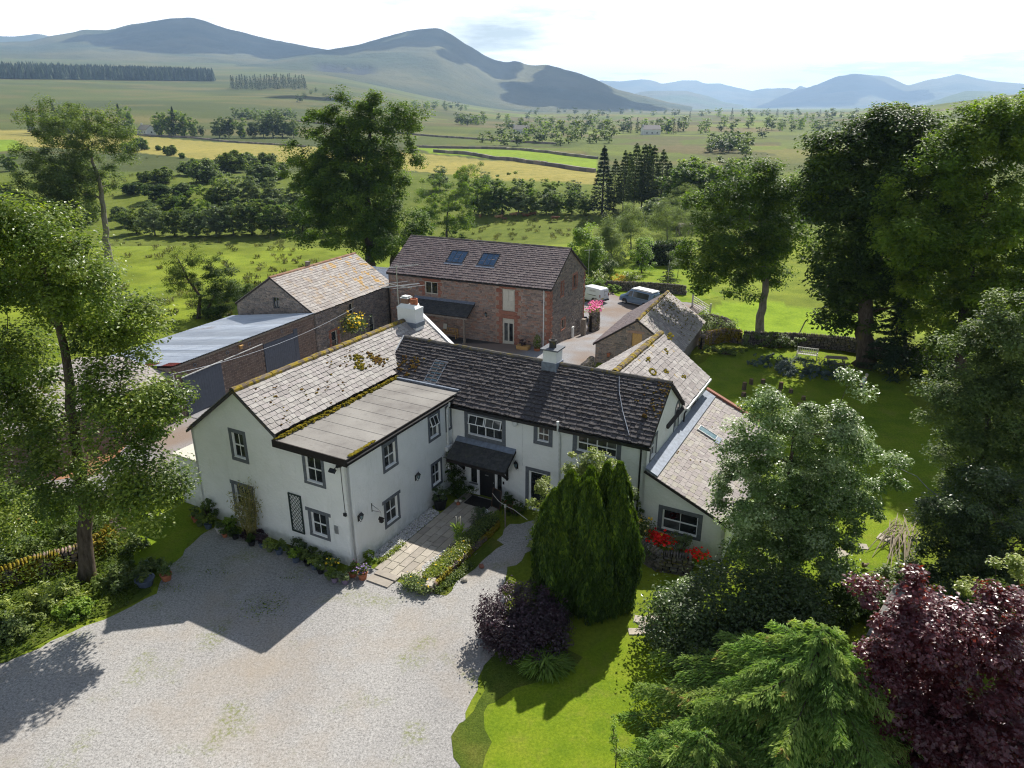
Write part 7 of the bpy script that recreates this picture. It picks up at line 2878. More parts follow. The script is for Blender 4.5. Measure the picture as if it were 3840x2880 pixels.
b = MB()
b.prism([(4.62, -.66, 1.80), (4.62, .66, 1.80), (4.875, .72, 1.16), (4.875, -.72, 1.16)], (.02, 0, .012))
b.obj('rear_window', MT['glass'], van)
b = MB()
b.box2((-.03, -.78, .30), (.10, .78, .62))
b.box2((4.82, -.86, .34), (4.96, .86, .60))
b.obj('bumper', MT['trim'], van)
b = MB()
for i in range(4):
	b.beam((4.98, -.6, .9 + i * .22), (4.98, .6, .9 + i * .22), .03, .03)
for y in (-.45, .45):
	b.beam((4.96, y, .7), (4.93, y, 1.75), .03, .03)
b.obj('bike_rack', MT['trim'], van)

# the white panel van: rear doors towards the yard
r0, r1 = at(2246, 1143), at(2284, 1133.5)
dr = Vector((r1.x - r0.x, r1.y - r0.y, 0)).normalized()      # along the rear doors
hd = Vector((-dr.y, dr.x, 0))                                  # heading
if hd.y < 0:
	hd = -hd
org = Vector((r0.x, r0.y, r0.z)) + dr * .9
wv = thing('panel_van', 'white panel van with faint lettering parked behind the corner of the stone barn', 'van', org, math.atan2(-hd.y, -hd.x))
V = Van([(-4.4, .38, .66, .74, .72, .62), (-4.25, .30, .86, .98, .86, .74), (-3.55, .27, 1.0, 1.15, .90, .80), (-2.75, .27, 1.05, 1.78, .90, .72), (-2.4, .27, 1.05, 1.86, .90, .74), (-.35, .27, 1.05, 1.86, .90, .76), (-.06, .32, 1.05, 1.80, .89, .75), (.0, .36, 1.0, 1.70, .87, .74)])
V.body().obj('body', MT['vanwhite'], wv)
for sgn in (-1, 1):
	V.side(-3.1, -2.3, .05, .85, sgn, .008, .3, 0).obj('window', MT['glass'], wv)
	wheel(wv, -3.55, sgn * .80, sgn, .32, .2, 7)
	wheel(wv, -.85, sgn * .80, sgn, .32, .2, 7)
	arch(wv, -3.55, sgn * .905, sgn, .38)
	arch(wv, -.85, sgn * .905, sgn, .38)
	b = MB()
	b.box2((-1.9, sgn * .90, .98), (-.5, sgn * .915, 1.03))
	b.obj('side_rail', MT['trim'], wv)
	b = MB()
	b.box2((-.03, sgn * .80 - .06, .86), (.03, sgn * .80 + .06, 1.18))
	b.obj('tail_light', MT['redlens'], wv)
	b = MB()
	b.blob((-3.1, sgn * 1.0, 1.12), (.12, .2, .2), 3, .05)
	b.obj('mirror', MT['trim'], wv)
b = MB()
b.box2((-.02, -.86, .30), (.10, .86, .50))
b.box2((-4.46, -.7, .30), (-4.3, .7, .6))
b.obj('bumper', MT['trim'], wv)
b = MB()
b.box2((.004, -.006, .5), (.012, .006, 1.72))
b.box2((.004, .08, 1.0), (.03, .25, 1.05))
b.obj('door_seam', MT['trim'], wv)
b = MB()
b.box2((.004, -.62, .58), (.016, -.10, .70))
b.obj('number_plate', MT['plate'], wv)

def lettering(txt, size, parent, M, mat, name='lettering'):
	cu = bpy.data.curves.new(name, 'FONT')
	cu.body = txt
	cu.size = size
	cu.extrude = .003
	cu.align_x = 'CENTER'
	cu.materials.append(mat)
	tmp = bpy.data.objects.new('tmp', cu)
	me = bpy.data.meshes.new_from_object(tmp)
	bpy.data.objects.remove(tmp)
	return link(name, me, parent, M)

# sides lean in, so the lettering leans with them
a_ = math.atan2(.90 - .76, .80)
lettering('KROTEX', .24, wv, Matrix.Translation((-1.15, -.842, 1.42)) @ Matrix.Rotation(rad(90) - a_, 4, 'X'), MT['print'])
lettering('KROTEX', .17, wv, Matrix.Translation((.012, .28, 1.38)) @ Matrix.Rotation(rad(90), 4, 'Z') @ Matrix.Rotation(rad(90), 4, 'X'), MT['print'])

# ------------------------------------------------------------------ people and animals: one continuous skin each
def skin(name, joints, edges, mat, parent, M=None, sub=2, root=0):
	me = bpy.data.meshes.new(name)
	me.from_pydata([j[0] for j in joints], edges, [])
	me.materials.append(mat)
	o = link(name, me, parent, M)
	md = o.modifiers.new('Skin', 'SKIN')
	md.use_smooth_shade = True
	sv = me.skin_vertices[0].data
	for i, j in enumerate(joints):
		r = j[1]
		sv[i].radius = r if isinstance(r, tuple) else (r, r)
		sv[i].use_root = i == root
	m2 = o.modifiers.new('Sub', 'SUBSURF')
	m2.levels = m2.render_levels = sub
	return o

p = at(3225, 1482)
per = thing('person', 'person in a light blue shirt and navy trousers leaning towards the big tree', 'person', (p.x, p.y, 0), rad(-15))
MT['skin'] = plain('skin', (.50, .32, .24), .6, .3, 0, .05)
MT['shirt'] = plain('light_blue_shirt', (.34, .44, .60), .85, .15, 0, .12, 14)
MT['navy'] = plain('navy_trousers', (.025, .035, .075), .9, .1, 0, .15, 14)
MT['hair'] = plain('grey_blond_hair', (.42, .37, .29), .8, .2, 0, .2, 30)
# x: the way they face (right); joints from the pelvis
J = [((0, 0, .92), (.15, .12)), ((.03, 0, 1.08), (.135, .115)), ((.09, 0, 1.28), (.17, .125)), ((.15, 0, 1.42), (.13, .10)), ((.19, 0, 1.50), .055), ((.225, 0, 1.585), (.075, .085)), ((.235, 0, 1.68), (.085, .092)),
	 ((-.01, .10, .86), .095), ((.02, .11, .48), .062), ((-.05, .11, .10), .042), ((-.05, .11, .05), .045), ((.13, .12, .03), .035),
	 ((-.01, -.10, .86), .095), ((.07, -.11, .48), .062), ((.05, -.11, .10), .042), ((.05, -.11, .05), .045), ((.23, -.12, .03), .035),
	 ((.14, .20, 1.38), .068), ((.02, .27, 1.14), .05), ((.13, .25, .93), .036), ((.16, .24, .88), .035),
	 ((.14, -.20, 1.38), .068), ((.00, -.28, 1.15), .05), ((.10, -.27, .93), .036), ((.13, -.26, .87), .035),
	 ((.325, 0, 1.655), .022)]
for q in ((19, .02, .10), (19, .0, .11), (23, .02, .10), (23, .0, .11)):
	pass
E_ = [(0, 1), (1, 2), (2, 3), (3, 4), (4, 5), (5, 6), (0, 7), (7, 8), (8, 9), (9, 10), (10, 11), (0, 12), (12, 13), (13, 14), (14, 15), (15, 16), (3, 17), (17, 18), (18, 19), (19, 20), (3, 21), (21, 22), (22, 23), (23, 24), (6, 25)]
base = len(J)
for w_, sg in ((20, 1), (24, -1)):
	h = Vector(J[w_][0])
	for k in range(4):
		i0 = len(J)
		y = (k - 1.5) * .018
		J.append(((h.x + .03 - abs(k - 1.4) * .006, h.y + y, h.z - .05), .0095))
		J.append(((h.x + .035, h.y + y * 1.1, h.z - .095 + abs(k - 1.4) * .008), .008))
		E_ += [(w_, i0), (i0, i0 + 1)]
	i0 = len(J)
	J.append(((h.x + .045, h.y - sg * .03, h.z - .02), .011))
	J.append(((h.x + .06, h.y - sg * .035, h.z - .055), .009))
	E_ += [(w_, i0), (i0, i0 + 1)]
skin('body', J, E_, MT['skin'], per)
# clothes follow the body
skin('shirt', [((0, 0, .90), (.165, .135)), ((.03, 0, 1.08), (.15, .13)), ((.09, 0, 1.28), (.182, .14)), ((.15, 0, 1.42), (.14, .112)), ((.18, 0, 1.475), .068),
			   ((.14, .20, 1.38), .082), ((.02, .27, 1.14), .066), ((.11, .255, .97), .052), ((.14, -.20, 1.38), .082), ((.00, -.28, 1.15), .066), ((.085, -.272, .97), .052)],
	 [(0, 1), (1, 2), (2, 3), (3, 4), (3, 5), (5, 6), (6, 7), (3, 8), (8, 9), (9, 10)], MT['shirt'], per)
skin('trousers', [((0, 0, .94), (.155, .125)), ((-.01, .10, .84), .11), ((.02, .11, .48), .08), ((-.05, .11, .09), .066), ((-.01, -.10, .84), .11), ((.07, -.11, .48), .08), ((.05, -.11, .09), .066)],
	 [(0, 1), (1, 2), (2, 3), (0, 4), (4, 5), (5, 6)], MT['navy'], per)
b = MB()
b.blob((.205, 0, 1.70), (.235, .225, .235), 5, .05, 2)
b.obj('hair', MT['hair'], per, smooth=True)
for sg in (-1, 1):
	b = MB()
	b.blob((.305, sg * .032, 1.685), (.02, .022, .014), 1, .02)
	b.obj('eye', MT['darkfill'], per)
	b = MB()
	b.blob((-.05 + (.1 if sg < 0 else 0) + .06, sg * .115, .045), (.27, .095, .09), 1, .04, 2)
	b.obj('shoe', MT['trim'], per, smooth=True)

MT['cow'] = plain('red_brown_hide', (.15, .068, .036), .85, .15, 0, .3, 3)
MT['cowl'] = plain('light_tan_hide', (.40, .23, .11), .85, .15, 0, .25, 3)

def cow(label, loc, rz, lying=False, mat='cow', sc=1.0):
	t = thing('cow', label, 'cow', loc, rz, 'cattle in the field beyond the barn')
	t.matrix_basis = t.matrix_basis @ Matrix.Diagonal((sc, sc, sc, 1))
	dz = -.62 if lying else 0
	J = [((-.75, 0, 1.12 + dz), (.30, .30)), ((-.2, 0, 1.05 + dz), (.36, .38)), ((.4, 0, 1.08 + dz), (.32, .36)), ((.75, 0, 1.18 + dz), (.2, .27)), ((1.0, 0, 1.28 + dz * .8), (.15, .2)), ((1.22, 0, 1.28 + dz * .8), (.13, .14)), ((1.5, 0, 1.1 + dz * .8), (.085, .095))]
	E2 = [(i, i + 1) for i in range(6)]
	if lying:
		for a, (x0, y0) in ((0, (-.6, .32)), (0, (-.6, -.32)), (3, (.65, .28)), (3, (.65, -.28))):
			i = len(J)
			J += [((x0, y0, .3), .15), ((x0 + .45, y0 * 1.3, .16), .09), ((x0 + .1, y0 * 1.4, .08), .06)]
			E2 += [(a, i), (i, i + 1), (i + 1, i + 2)]
	else:
		for a, x0, y0, hock in ((0, -.78, .2, 1), (0, -.70, -.2, 1), (3, .62, .18, 0), (3, .70, -.18, 0)):
			i = len(J)
			if hock:
				J += [((x0 + .12, y0, .78), .15), ((x0 - .10, y0, .50), .07), ((x0 - .04, y0, .12), .048), ((x0 + .02, y0, .03), .06)]
			else:
				J += [((x0, y0, .74), .12), ((x0 + .02, y0, .44), .065), ((x0, y0, .12), .045), ((x0 + .03, y0, .03), .058)]
			E2 += [(a, i), (i, i + 1), (i + 1, i + 2), (i + 2, i + 3)]
	i = len(J)
	J += [((-1.04, 0, 1.18 + dz), .05), ((-1.12, 0, .75 + dz * .5), .03), ((-1.12, 0, max(.12, .45 + dz * .5)), .045)]
	E2 += [(0, i), (i, i + 1), (i + 1, i + 2)]
	for sg in (-1, 1):
		i = len(J)
		J += [((1.2, sg * .2, 1.36 + dz * .8), .05), ((1.18, sg * .3, 1.33 + dz * .8), .04)]
		E2 += [(5, i), (i, i + 1)]
	skin('body', J, E2, MT[mat], t, None, 1, 1)
	return t

for x, y, ang_, ly, mt_, lb in ((2080, 831, -20, 0, 'cow', 'red brown cow standing in the open field beyond the barn'), (1801, 818, 80, 0, 'cowl', 'tan calf facing the camera under the trees'), (1868, 818, 0, 1, 'cowl', 'tan cow lying down left of the lying group'), (1893, 823, 160, 1, 'cow', 'small dark brown calf lying beside the tan cow'),
							   (1924, 808, 10, 1, 'cowl', 'long pale cow lying along the field edge in the middle'), (1974, 812, 170, 1, 'cow', 'brown cow lying with a pale back, right of the middle one'), (1996, 806, 5, 1, 'cow', 'brown cow lying furthest right of the lying group')):
	p = at(x, y)
	cow(lb, p, rad(ang_), bool(ly), mt_, .72 if 'calf' in lb else 1.0)

# timber hay shelter beyond the hedge
p = at(2560, 882)
t = thing('timber_shelter', 'small open timber shelter with a pale curved roof beyond the clipped hedge', 'shelter', p, rad(10))
for x in (-1.1, 0.9, 1.9):
	for y in (-.7, .7):
		b = MB()
		b.box2((x - .08, y - .08, 0), (x + .08, y + .08, 1.9))
		b.obj('post', MT['wood'], t)
b = MB()
b.beam((-1.1, -.7, 1.8), (-.2, -.7, .5), .08, .08)
b.beam((1.9, -.7, 1.8), (.6, -.7, .3), .08, .08)
b.obj('brace', MT['wood'], t)
b = MB()
b.box2((-1.0, -.5, 0), (-.2, .5, 1.7))
b.obj('hay_crib', MT['bark'], t)
b = MB()
pr_ = [(-.95, 1.9), (-.7, 2.3), (-.2, 2.5), (.3, 2.5), (.8, 2.3), (.95, 1.9)]
for i in range(5):
	(y0, z0), (y1, z1) = pr_[i], pr_[i + 1]
	b.prism([(-1.5, y0, z0), (2.3, y0, z0), (2.3, y1, z1), (-1.5, y1, z1)], (0, 0, .06))
b.obj('roof', MT['wood'], t)
# bird table and pole in the rear garden, aerial mast by the barn
for x, y, h_, lb in ((2462, 1095, 2.6, 'thin flag pole standing behind the blue campervan'), ):
	p = at(x + 40, y - 10)
	t = thing('pole', lb, 'pole', p, 0)
	b = MB()
	b.tube([(0, 0, 0), (0, 0, h_ + 1.2)], .03, 6)
	b.obj('pole', MT['steel'], t)
p = at(2205, 1062)
t = thing('tv_aerial', 'small aerial on a thin mast behind the right end of the stone barn', 'aerial', p, .4)
b = MB()
b.tube([(0, 0, 0), (0, 0, 4.6)], .035, 6)
b.obj('mast', MT['steel'], t)
b = MB()
b.beam((-.7, 0, 4.5), (.7, 0, 4.55), .03, .03)
for i in range(5):
	b.beam((-.6 + i * .3, -.3, 4.53), (-.6 + i * .3, .3, 4.53), .02, .02)
b.obj('boom', MT['steel'], t)
# electricity cable from the garage to the house
t = thing('overhead_cable', 'thin cable slung from the slate shed corner past the left wing roof', 'cable', bw(-17.6, -26.4, 0), 0)
a0, a1 = bw(-17.5, -26.4, 3.6), bw(-17.3, -5.6, 3.3)
b = MB()
b.tube([a0.lerp(a1, k / 12) - t.matrix_basis.translation + Vector((0, 0, -.7 * 4 * (k / 12) * (1 - k / 12))) for k in range(13)], .011, 4)
b.obj('cable', MT['lead'], t)
# rusty tank behind the garage
p = bw(-28.6, -20.5, 0)
t = thing('rusty_tank', 'rusty brown round tank in the field edge behind the garage', 'tank', p, 0)
b = MB()
b.lathe([(.5, 0), (.55, .1), (.55, 1.3), (.45, 1.45), (.1, 1.5)], (0, 0, .0), 14)
b.obj('tank', plain('rust', (.20, .10, .05), .8, .2, 0, .3, 5), t)

# ------------------------------------------------------------------ the trees round the farm
rg = np.random.default_rng(2024)
px_tree('open crowned near tree with glossy leaves, its trunk in the mossy wall', 'tree', (187, 1252),
		[(-150, 440, 190, 720, 1.2), (-60, 415, 120, 560, 0), (60, 470, 275, 700, -.6), (100, 650, 330, 800, .8), (150, 740, 400, 960, -.8), (-150, 700, 130, 960, .6), (20, 880, 240, 1080, -1.0), (210, 930, 435, 1090, -1.4), (-150, 950, 60, 1200, .2), (330, 780, 420, 900, -.4)],
		330, .85, 190, .20, 'left', depth=.8, trunk_to=[(185, 1150), (172, 1020), (155, 880), (130, 720), (90, 560)], r0=.36, seed=3, limbs=300, shell=.25, flat=.8)
px_tree('tall bare trunked tree with an airy crown in the left field', 'tree', (233, 566),
		[(40, 215, 210, 330), (150, 230, 300, 330, -1), (20, 300, 140, 420), (60, 330, 250, 430, 1), (120, 280, 260, 380), (205, 255, 305, 350, .5), (70, 400, 190, 470, 1.5)],
		300, 1.15, 120, .34, 'ash', depth=.8, trunk_to=[(228, 500), (222, 430), (212, 380), (190, 320)], r0=.55, seed=5, limbs=170, shell=.4, bark='greybark')
px_tree('second airy tree standing close behind the left field tree', 'tree', (140, 585), [(20, 350, 160, 470), (90, 390, 215, 500), (10, 430, 110, 540)], 120, 1.1, 110, .36, 'ash', depth=.8, r0=.4, seed=6, limbs=60, yoff=6)
px_tree('spreading hawthorn with light leaves at the field edge behind the garage', 'tree', (428, 688), [(345, 535, 425, 600), (350, 580, 430, 650, .5), (400, 530, 460, 610)], 70, .6, 90, .20, 'haw', r0=.22, seed=8, limbs=60, trunk_to=[(432, 640), (405, 600), (385, 560)])
px_tree('dense dark hawthorn leaning right behind the garage', 'tree', (447, 688), [(440, 560, 520, 640), (450, 610, 545, 660, .5), (420, 600, 500, 690), (410, 650, 480, 700)], 90, .75, 120, .22, 'dark', r0=.22, seed=9, limbs=50, flat=.45)
px_tree('great dark sycamore towering behind the stone outbuilding', 'tree', (800, 588),
		[(605, 300, 730, 460), (700, 215, 860, 420), (620, 285, 790, 450, 1), (625, 240, 760, 360, 1), (690, 205, 830, 330), (760, 200, 900, 300, -1), (830, 215, 925, 290), (800, 290, 905, 400, 1), (640, 330, 800, 470, -2), (720, 300, 880, 450, 2), (620, 430, 740, 540), (700, 440, 900, 545, -2), (800, 420, 930, 520, 1), (680, 300, 850, 500, -3)],
		520, 1.25, 150, .42, 'syc', depth=.75, r0=.75, seed=11, limbs=160, shell=.6, trunk_to=[(800, 540), (795, 460), (790, 380), (800, 280)], yoff=-3)
px_tree('second trunk of the dark sycamore clump behind the barn ridge', 'tree', (850, 580), [(800, 480, 880, 545), (760, 460, 840, 530)], 60, 1.1, 120, .42, 'syc', r0=.6, seed=12, limbs=24, trunk_to=[(852, 540), (850, 500), (840, 440)], yoff=-3)
px_tree('lighter green ash beside the great sycamore behind the barn', 'tree', (965, 520), [(890, 375, 985, 480), (940, 400, 1030, 500, 1), (900, 440, 1020, 525), (980, 350, 1060, 420, 2)], 150, 1.1, 130, .40, 'sycb', r0=.35, seed=13, limbs=60)
px_tree('garden sycamore with a clear leaning trunk beyond the byre', 'tree', (1634, 762),
		[(1475, 480, 1600, 590), (1500, 400, 1620, 500, 1), (1560, 350, 1690, 450), (1640, 370, 1745, 470, -1), (1620, 440, 1758, 560), (1540, 430, 1680, 580, -1.5), (1480, 560, 1560, 630, .5), (1560, 560, 1650, 640), (1640, 540, 1720, 620, 1)],
		250, 1.0, 140, .33, 'syc', depth=.8, yoff=5, r0=.5, seed=15, limbs=110, trunk_to=[(1640, 700), (1652, 630), (1650, 560), (1640, 460)], bark='greybark', shell=.55)
px_tree('huge dark sycamore with a billowing crown on the right of the garden', 'tree', (1868, 790),
		[(1745, 350, 1880, 480), (1760, 280, 1900, 400, 1), (1850, 240, 2010, 350), (1930, 260, 2080, 400, 2), (1760, 420, 1930, 560, -1), (1850, 330, 2060, 520, -2), (1760, 520, 1900, 640), (1880, 480, 2060, 650, 1), (1790, 600, 1960, 720, 1)],
		400, 1.15, 150, .40, 'dark', depth=.8, r0=.8, seed=17, limbs=120, trunk_to=[(1868, 720), (1870, 640), (1890, 520), (1920, 400)], shell=.6)
px_tree('pale leaf clumps in a sunlit tone edging the huge dark sycamore', 'tree', (1960, 800), [(1760, 330, 1830, 400), (1880, 232, 1990, 285), (1750, 400, 1800, 470)], 90, .8, 110, .36, 'sycb', r0=.2, seed=18, limbs=10, trunk_to=[(1950, 700), (1930, 560), (1900, 420)], yoff=2)  # crown rim clumps, their sunlit look put into the leaf colour
px_tree('tall sunlit sycamore at the right edge of the garden', 'tree', (2075, 930),
		[(1880, 440, 2030, 560, -1), (1930, 360, 2080, 480), (1990, 280, 2140, 420), (2060, 220, 2230, 360), (2130, 190, 2300, 340), (2040, 380, 2260, 560, -1.5), (1960, 520, 2120, 660), (2080, 540, 2300, 720, -1), (1990, 640, 2130, 760, .5), (1870, 460, 1950, 520, -2)],
		520, .95, 150, .33, 'sycb', depth=.75, yoff=8, r0=.55, seed=19, limbs=140, trunk_to=[(2075, 820), (2080, 700), (2100, 560), (2130, 420)], shell=.55)
px_tree('grey green willowy tree hanging over the lawn on the right', 'tree', (2120, 1190),
		[(1985, 860, 2090, 950, -.5), (2030, 760, 2180, 900), (2080, 640, 2280, 820), (2120, 760, 2340, 960), (2020, 900, 2150, 1030), (2110, 900, 2340, 1120), (2030, 820, 2100, 900), (2060, 1000, 2190, 1110)],
		330, .62, 170, .20, 'ash', depth=.5, r0=.32, seed=21, limbs=100, trunk_to=[(2120, 1100), (2125, 980), (2140, 860)], shell=.5)
px_tree('dark ivy clad thicket filling the right edge', 'tree', (2190, 1330),
		[(1990, 1090, 2110, 1260, .5), (2050, 1020, 2220, 1200), (2130, 1040, 2360, 1280), (1980, 1180, 2160, 1320), (2130, 1200, 2360, 1380)],
		220, .55, 170, .17, 'holly', depth=.8, r0=.25, seed=23, limbs=50)
px_tree('silver leaved young tree in front of the lean-to', 'tree', (1702, 1300),
		[(1610, 850, 1760, 1000), (1545, 990, 1700, 1120, -.3), (1690, 880, 1860, 1010), (1720, 960, 1930, 1080), (1560, 900, 1680, 1010), (1600, 1040, 1780, 1180, -.5), (1740, 1030, 1900, 1140, .4), (1810, 810, 1870, 880), (1640, 830, 1690, 890), (1570, 1090, 1700, 1200), (1700, 1110, 1840, 1200), (1600, 1140, 1830, 1260), (1620, 1000, 1800, 1130)],
		430, .46, 150, .16, 'silver', depth=.8, r0=.17, seed=25, limbs=150, trunk_to=[(1700, 1180), (1702, 1080), (1710, 980), (1720, 900)], shell=.45)

def columns(label, cols, loc_y, size, leaf, per):
	"""upright cypress: several pointed columns of vertical sprays grown from one foot"""
	t = None
	P, N, T, R = [], [], [], []
	b = MB()
	c0 = None
	for x0, yt, x1, yb, dy in cols:
		xa, ztop = plane_y(x0 * K, yt * K, loc_y + dy)
		xb, _ = plane_y(x1 * K, yt * K, loc_y + dy)
		cx, r, h = (xa + xb) / 2, (xb - xa) / 2, ztop
		if c0 is None:
			c0 = Vector((cx, loc_y, 0))
			t = thing('cypress', label, 'tree', c0, 0)
		m = int(per * r * h)
		z = rg.random(m) ** .8 * h
		f = z / h
		prof = r * np.clip(1.10 - f ** 4.5, .14, 1) * np.clip(.85 + f * .8, 0, 1)
		a = rg.uniform(0, 6.283, m)
		lump = 1 + .16 * np.sin(a * 5 + z * 1.7 + cx) + .1 * np.sin(a * 9 - z * 3)
		rr_ = prof * lump * (.70 + .40 * rg.random(m) ** .8)
		P.append(np.stack([cx - c0.x + np.cos(a) * rr_, dy + np.sin(a) * rr_, z + .05], 1))
		N.append(np.stack([np.cos(a), np.sin(a), np.full(m, .35)], 1) + rg.normal(size=(m, 3)) * .4)
		T.append(np.stack([np.cos(a) * .35, np.sin(a) * .35, np.ones(m)], 1) + rg.normal(size=(m, 3)) * .22)
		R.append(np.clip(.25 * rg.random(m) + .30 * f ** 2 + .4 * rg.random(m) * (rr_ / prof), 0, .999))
		b.tube([(cx - c0.x, dy, -.1), (cx - c0.x, dy, h * .9)], [.12, .03], 6)
	b.obj('trunk', MT['bark'], t)
	P, N, T, R = map(np.concatenate, (P, N, T, R))
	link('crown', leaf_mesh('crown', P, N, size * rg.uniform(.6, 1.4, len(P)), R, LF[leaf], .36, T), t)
	return t

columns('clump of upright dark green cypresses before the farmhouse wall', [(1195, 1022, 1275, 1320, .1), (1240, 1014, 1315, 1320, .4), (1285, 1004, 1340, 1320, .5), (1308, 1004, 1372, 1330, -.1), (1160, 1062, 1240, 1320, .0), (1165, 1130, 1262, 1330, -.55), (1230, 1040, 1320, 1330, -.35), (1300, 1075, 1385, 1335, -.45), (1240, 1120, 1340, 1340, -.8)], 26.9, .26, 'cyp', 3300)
px_tree('pale green leafy shrub behind the cypress clump', 'shrub', (1225, 1190), [(1140, 1030, 1240, 1110, -.2), (1160, 1090, 1230, 1170, -.2), (1210, 985, 1270, 1050), (1260, 965, 1330, 1050), (1240, 1010, 1370, 1080), (1150, 1120, 1230, 1210)], 150, .33, 90, .15, 'lime', r0=.08, seed=31, limbs=100, shell=.3, name='shrub')
p = Vector((.35, 24.5, 0))
bush('round black purple weeping shrub on the edge of the gravel', 'shrub', p, (1.45, 1.3, 1.05), 16000, .12, 'purple', blobs=[(0, 0, 1.1, 1.75, 1.5, 1.15), (.3, -.4, .7, 1.9, 1.5, .85)], up=.5, shell=.75)
plants('ornamental_grass', 'arching green ornamental grass below the dark purple shrub', 'grass clump', [(.6, 22.9, 0), (1.3, 22.6, 0), (2.0, 22.4, 0)], .4, 'reed', 10, .1, .1)
o = [c for c in COL.objects if c.name.startswith('ornamental_grass')][0].children[0]
nb = 700
aa, rr_ = rg.uniform(0, 6.283, nb), rg.random(nb) ** .5 * .75
P = np.stack([np.cos(aa) * rr_ * 1.5, np.sin(aa) * rr_, .12 + .5 * (1 - rr_ ** 2) * rg.random(nb)], 1)
T = np.stack([np.cos(aa), np.sin(aa), .9 - rr_ * 1.5], 1)
o.data = leaf_mesh('foliage', P, rg.normal(size=(nb, 3)) * .3 + [0, 0, 1], .5 * rg.uniform(.6, 1.2, nb), rg.random(nb) * .7, LF['reed'], .09, T)
bush('large rounded dark evergreen shrub on the front lawn', 'shrub', (8.6, 23.8, 0), (2, 2, 2), 24000, .15, 'holly', blobs=[(-1.6, 0, 1.3, 1.7, 1.5, 1.6), (.3, .5, 1.7, 1.9, 1.6, 1.8), (2.2, .3, 1.5, 1.9, 1.5, 1.7), (-.4, -.8, .9, 1.9, 1.1, 1.1), (1.6, -.8, .9, 1.7, 1.1, 1.0)], shell=.7)
bush('pale tipped leafy shrub at the left of the large dark evergreen', 'shrub', (6.95, 25.4, 0), (.9, .8, .9), 4200, .13, 'silver', blobs=[(0, 0, 1.0, .8, .8, .9), (.3, 0, 1.5, .5, .5, .7)], shell=.6)
bush('dark leafy undergrowth below the silver leaved tree', 'shrub', (12.4, 25.2, 0), (2, 1.5, 1.2), 9000, .15, 'dark', blobs=[(-.8, 0, .9, 1.5, 1.2, 1.0), (.9, .5, .8, 1.6, 1.2, .9), (2.6, .6, .7, 1.3, 1.0, .8)], shell=.65)
bush('broad leaved green shrub beside the garden shed', 'shrub', (16.3, 26.6, 0), (1, 1, 1), 2600, .2, 'herb', blobs=[(0, 0, .8, 1.1, .8, .9), (.8, .7, 1.0, .6, .6, .9), (-1.3, -.5, .6, .9, .8, .7)], shell=.5)

def weeping_cypress(label, loc, h, rb, n, per, size):
	t = thing('golden_cypress', label, 'tree', loc, 0)
	b = MB()
	b.tube([(0, 0, -.3), (.1, 0, h * .5), (0, 0, h * .97)], [.26, .15, .03], 8)
	P, N, T, R = [], [], [], []
	for i in range(n):
		f = ((i + rnd.random()) / n) ** 1.15
		z = h * (.06 + .92 * f)
		L = rb * ((1 - f) ** .78) * rnd.uniform(.5, 1.28) + .15
		a = i * 2.39996 + rnd.uniform(-.5, .5)
		d = Vector((math.cos(a), math.sin(a), 0))
		s = Vector((-d.y, d.x, 0))
		bend = rnd.uniform(-.25, .25)
		pts = [Vector((0, 0, z))]
		for k in (.25, .5, .75, 1.0):
			pts.append(Vector((0, 0, z)) + d * L * k + s * bend * L * k * k + Vector((0, 0, L * (.34 * k - .58 * k * k + .10 * k ** 4))))
		b.tube(pts, [.035 * (1 - f) + .012, .028 * (1 - f) + .01, .018, .010, .004], 4, False)
		m = int(per * L / rb) + 12
		k = rg.uniform(.15, 1.06, m) ** .8
		seg = np.clip((k * 4).astype(int), 0, 3)
		pa = np.array([tuple(p) for p in pts])
		fr = (k * 4 - seg)[:, None]
		base = pa[seg] * (1 - fr) + pa[seg + 1] * fr
		dirn = unit(pa[seg + 1] - pa[seg])
		sd = rg.choice([-1, 1], m)
		lat = np.abs(rg.normal(size=m)) * .15 * L * (1.25 - k) + .02
		S_ = np.array(tuple(s))
		q = base + S_ * (sd * lat)[:, None] + dirn * (lat * .7)[:, None]
		q[:, 2] += -lat * .55 + rg.normal(size=m) * .045
		P.append(q)
		T.append(dirn * .9 + S_ * (sd * .75)[:, None] + np.array([0, 0, -.45]) + rg.normal(size=(m, 3)) * .18)
		N.append(np.array([0, 0, 1.]) + np.array(tuple(d)) * .45 + rg.normal(size=(m, 3)) * .35)
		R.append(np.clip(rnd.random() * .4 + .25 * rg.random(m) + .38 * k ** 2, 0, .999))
	P, N, T, R = map(np.concatenate, (P, N, T, R))
	b.obj('trunk', MT['bark'], t)
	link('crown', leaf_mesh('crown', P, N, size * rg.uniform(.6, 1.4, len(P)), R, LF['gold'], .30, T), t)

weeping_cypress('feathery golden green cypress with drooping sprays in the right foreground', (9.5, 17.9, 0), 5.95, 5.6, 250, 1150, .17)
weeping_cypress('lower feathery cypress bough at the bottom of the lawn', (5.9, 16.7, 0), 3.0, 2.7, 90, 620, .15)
px_tree('copper maple with wine red leaves in the right foreground', 'tree', (2090, 1720),
		[(1880, 1400, 2060, 1560, .5), (1920, 1310, 2080, 1440), (2030, 1330, 2200, 1460), (2120, 1360, 2330, 1520), (1960, 1440, 2180, 1620, -.8), (1960, 1560, 2200, 1760, -.5), (2130, 1500, 2360, 1720, -.6), (1965, 1240, 2030, 1300, .5), (1865, 1290, 1930, 1340, .6), (1890, 1390, 1990, 1480), (1930, 1460, 2060, 1640, -.4), (2140, 1280, 2230, 1340, .4)],
		460, .42, 130, .15, 'copper', depth=.8, r0=.2, seed=41, limbs=120, asp=.95, shell=.5)
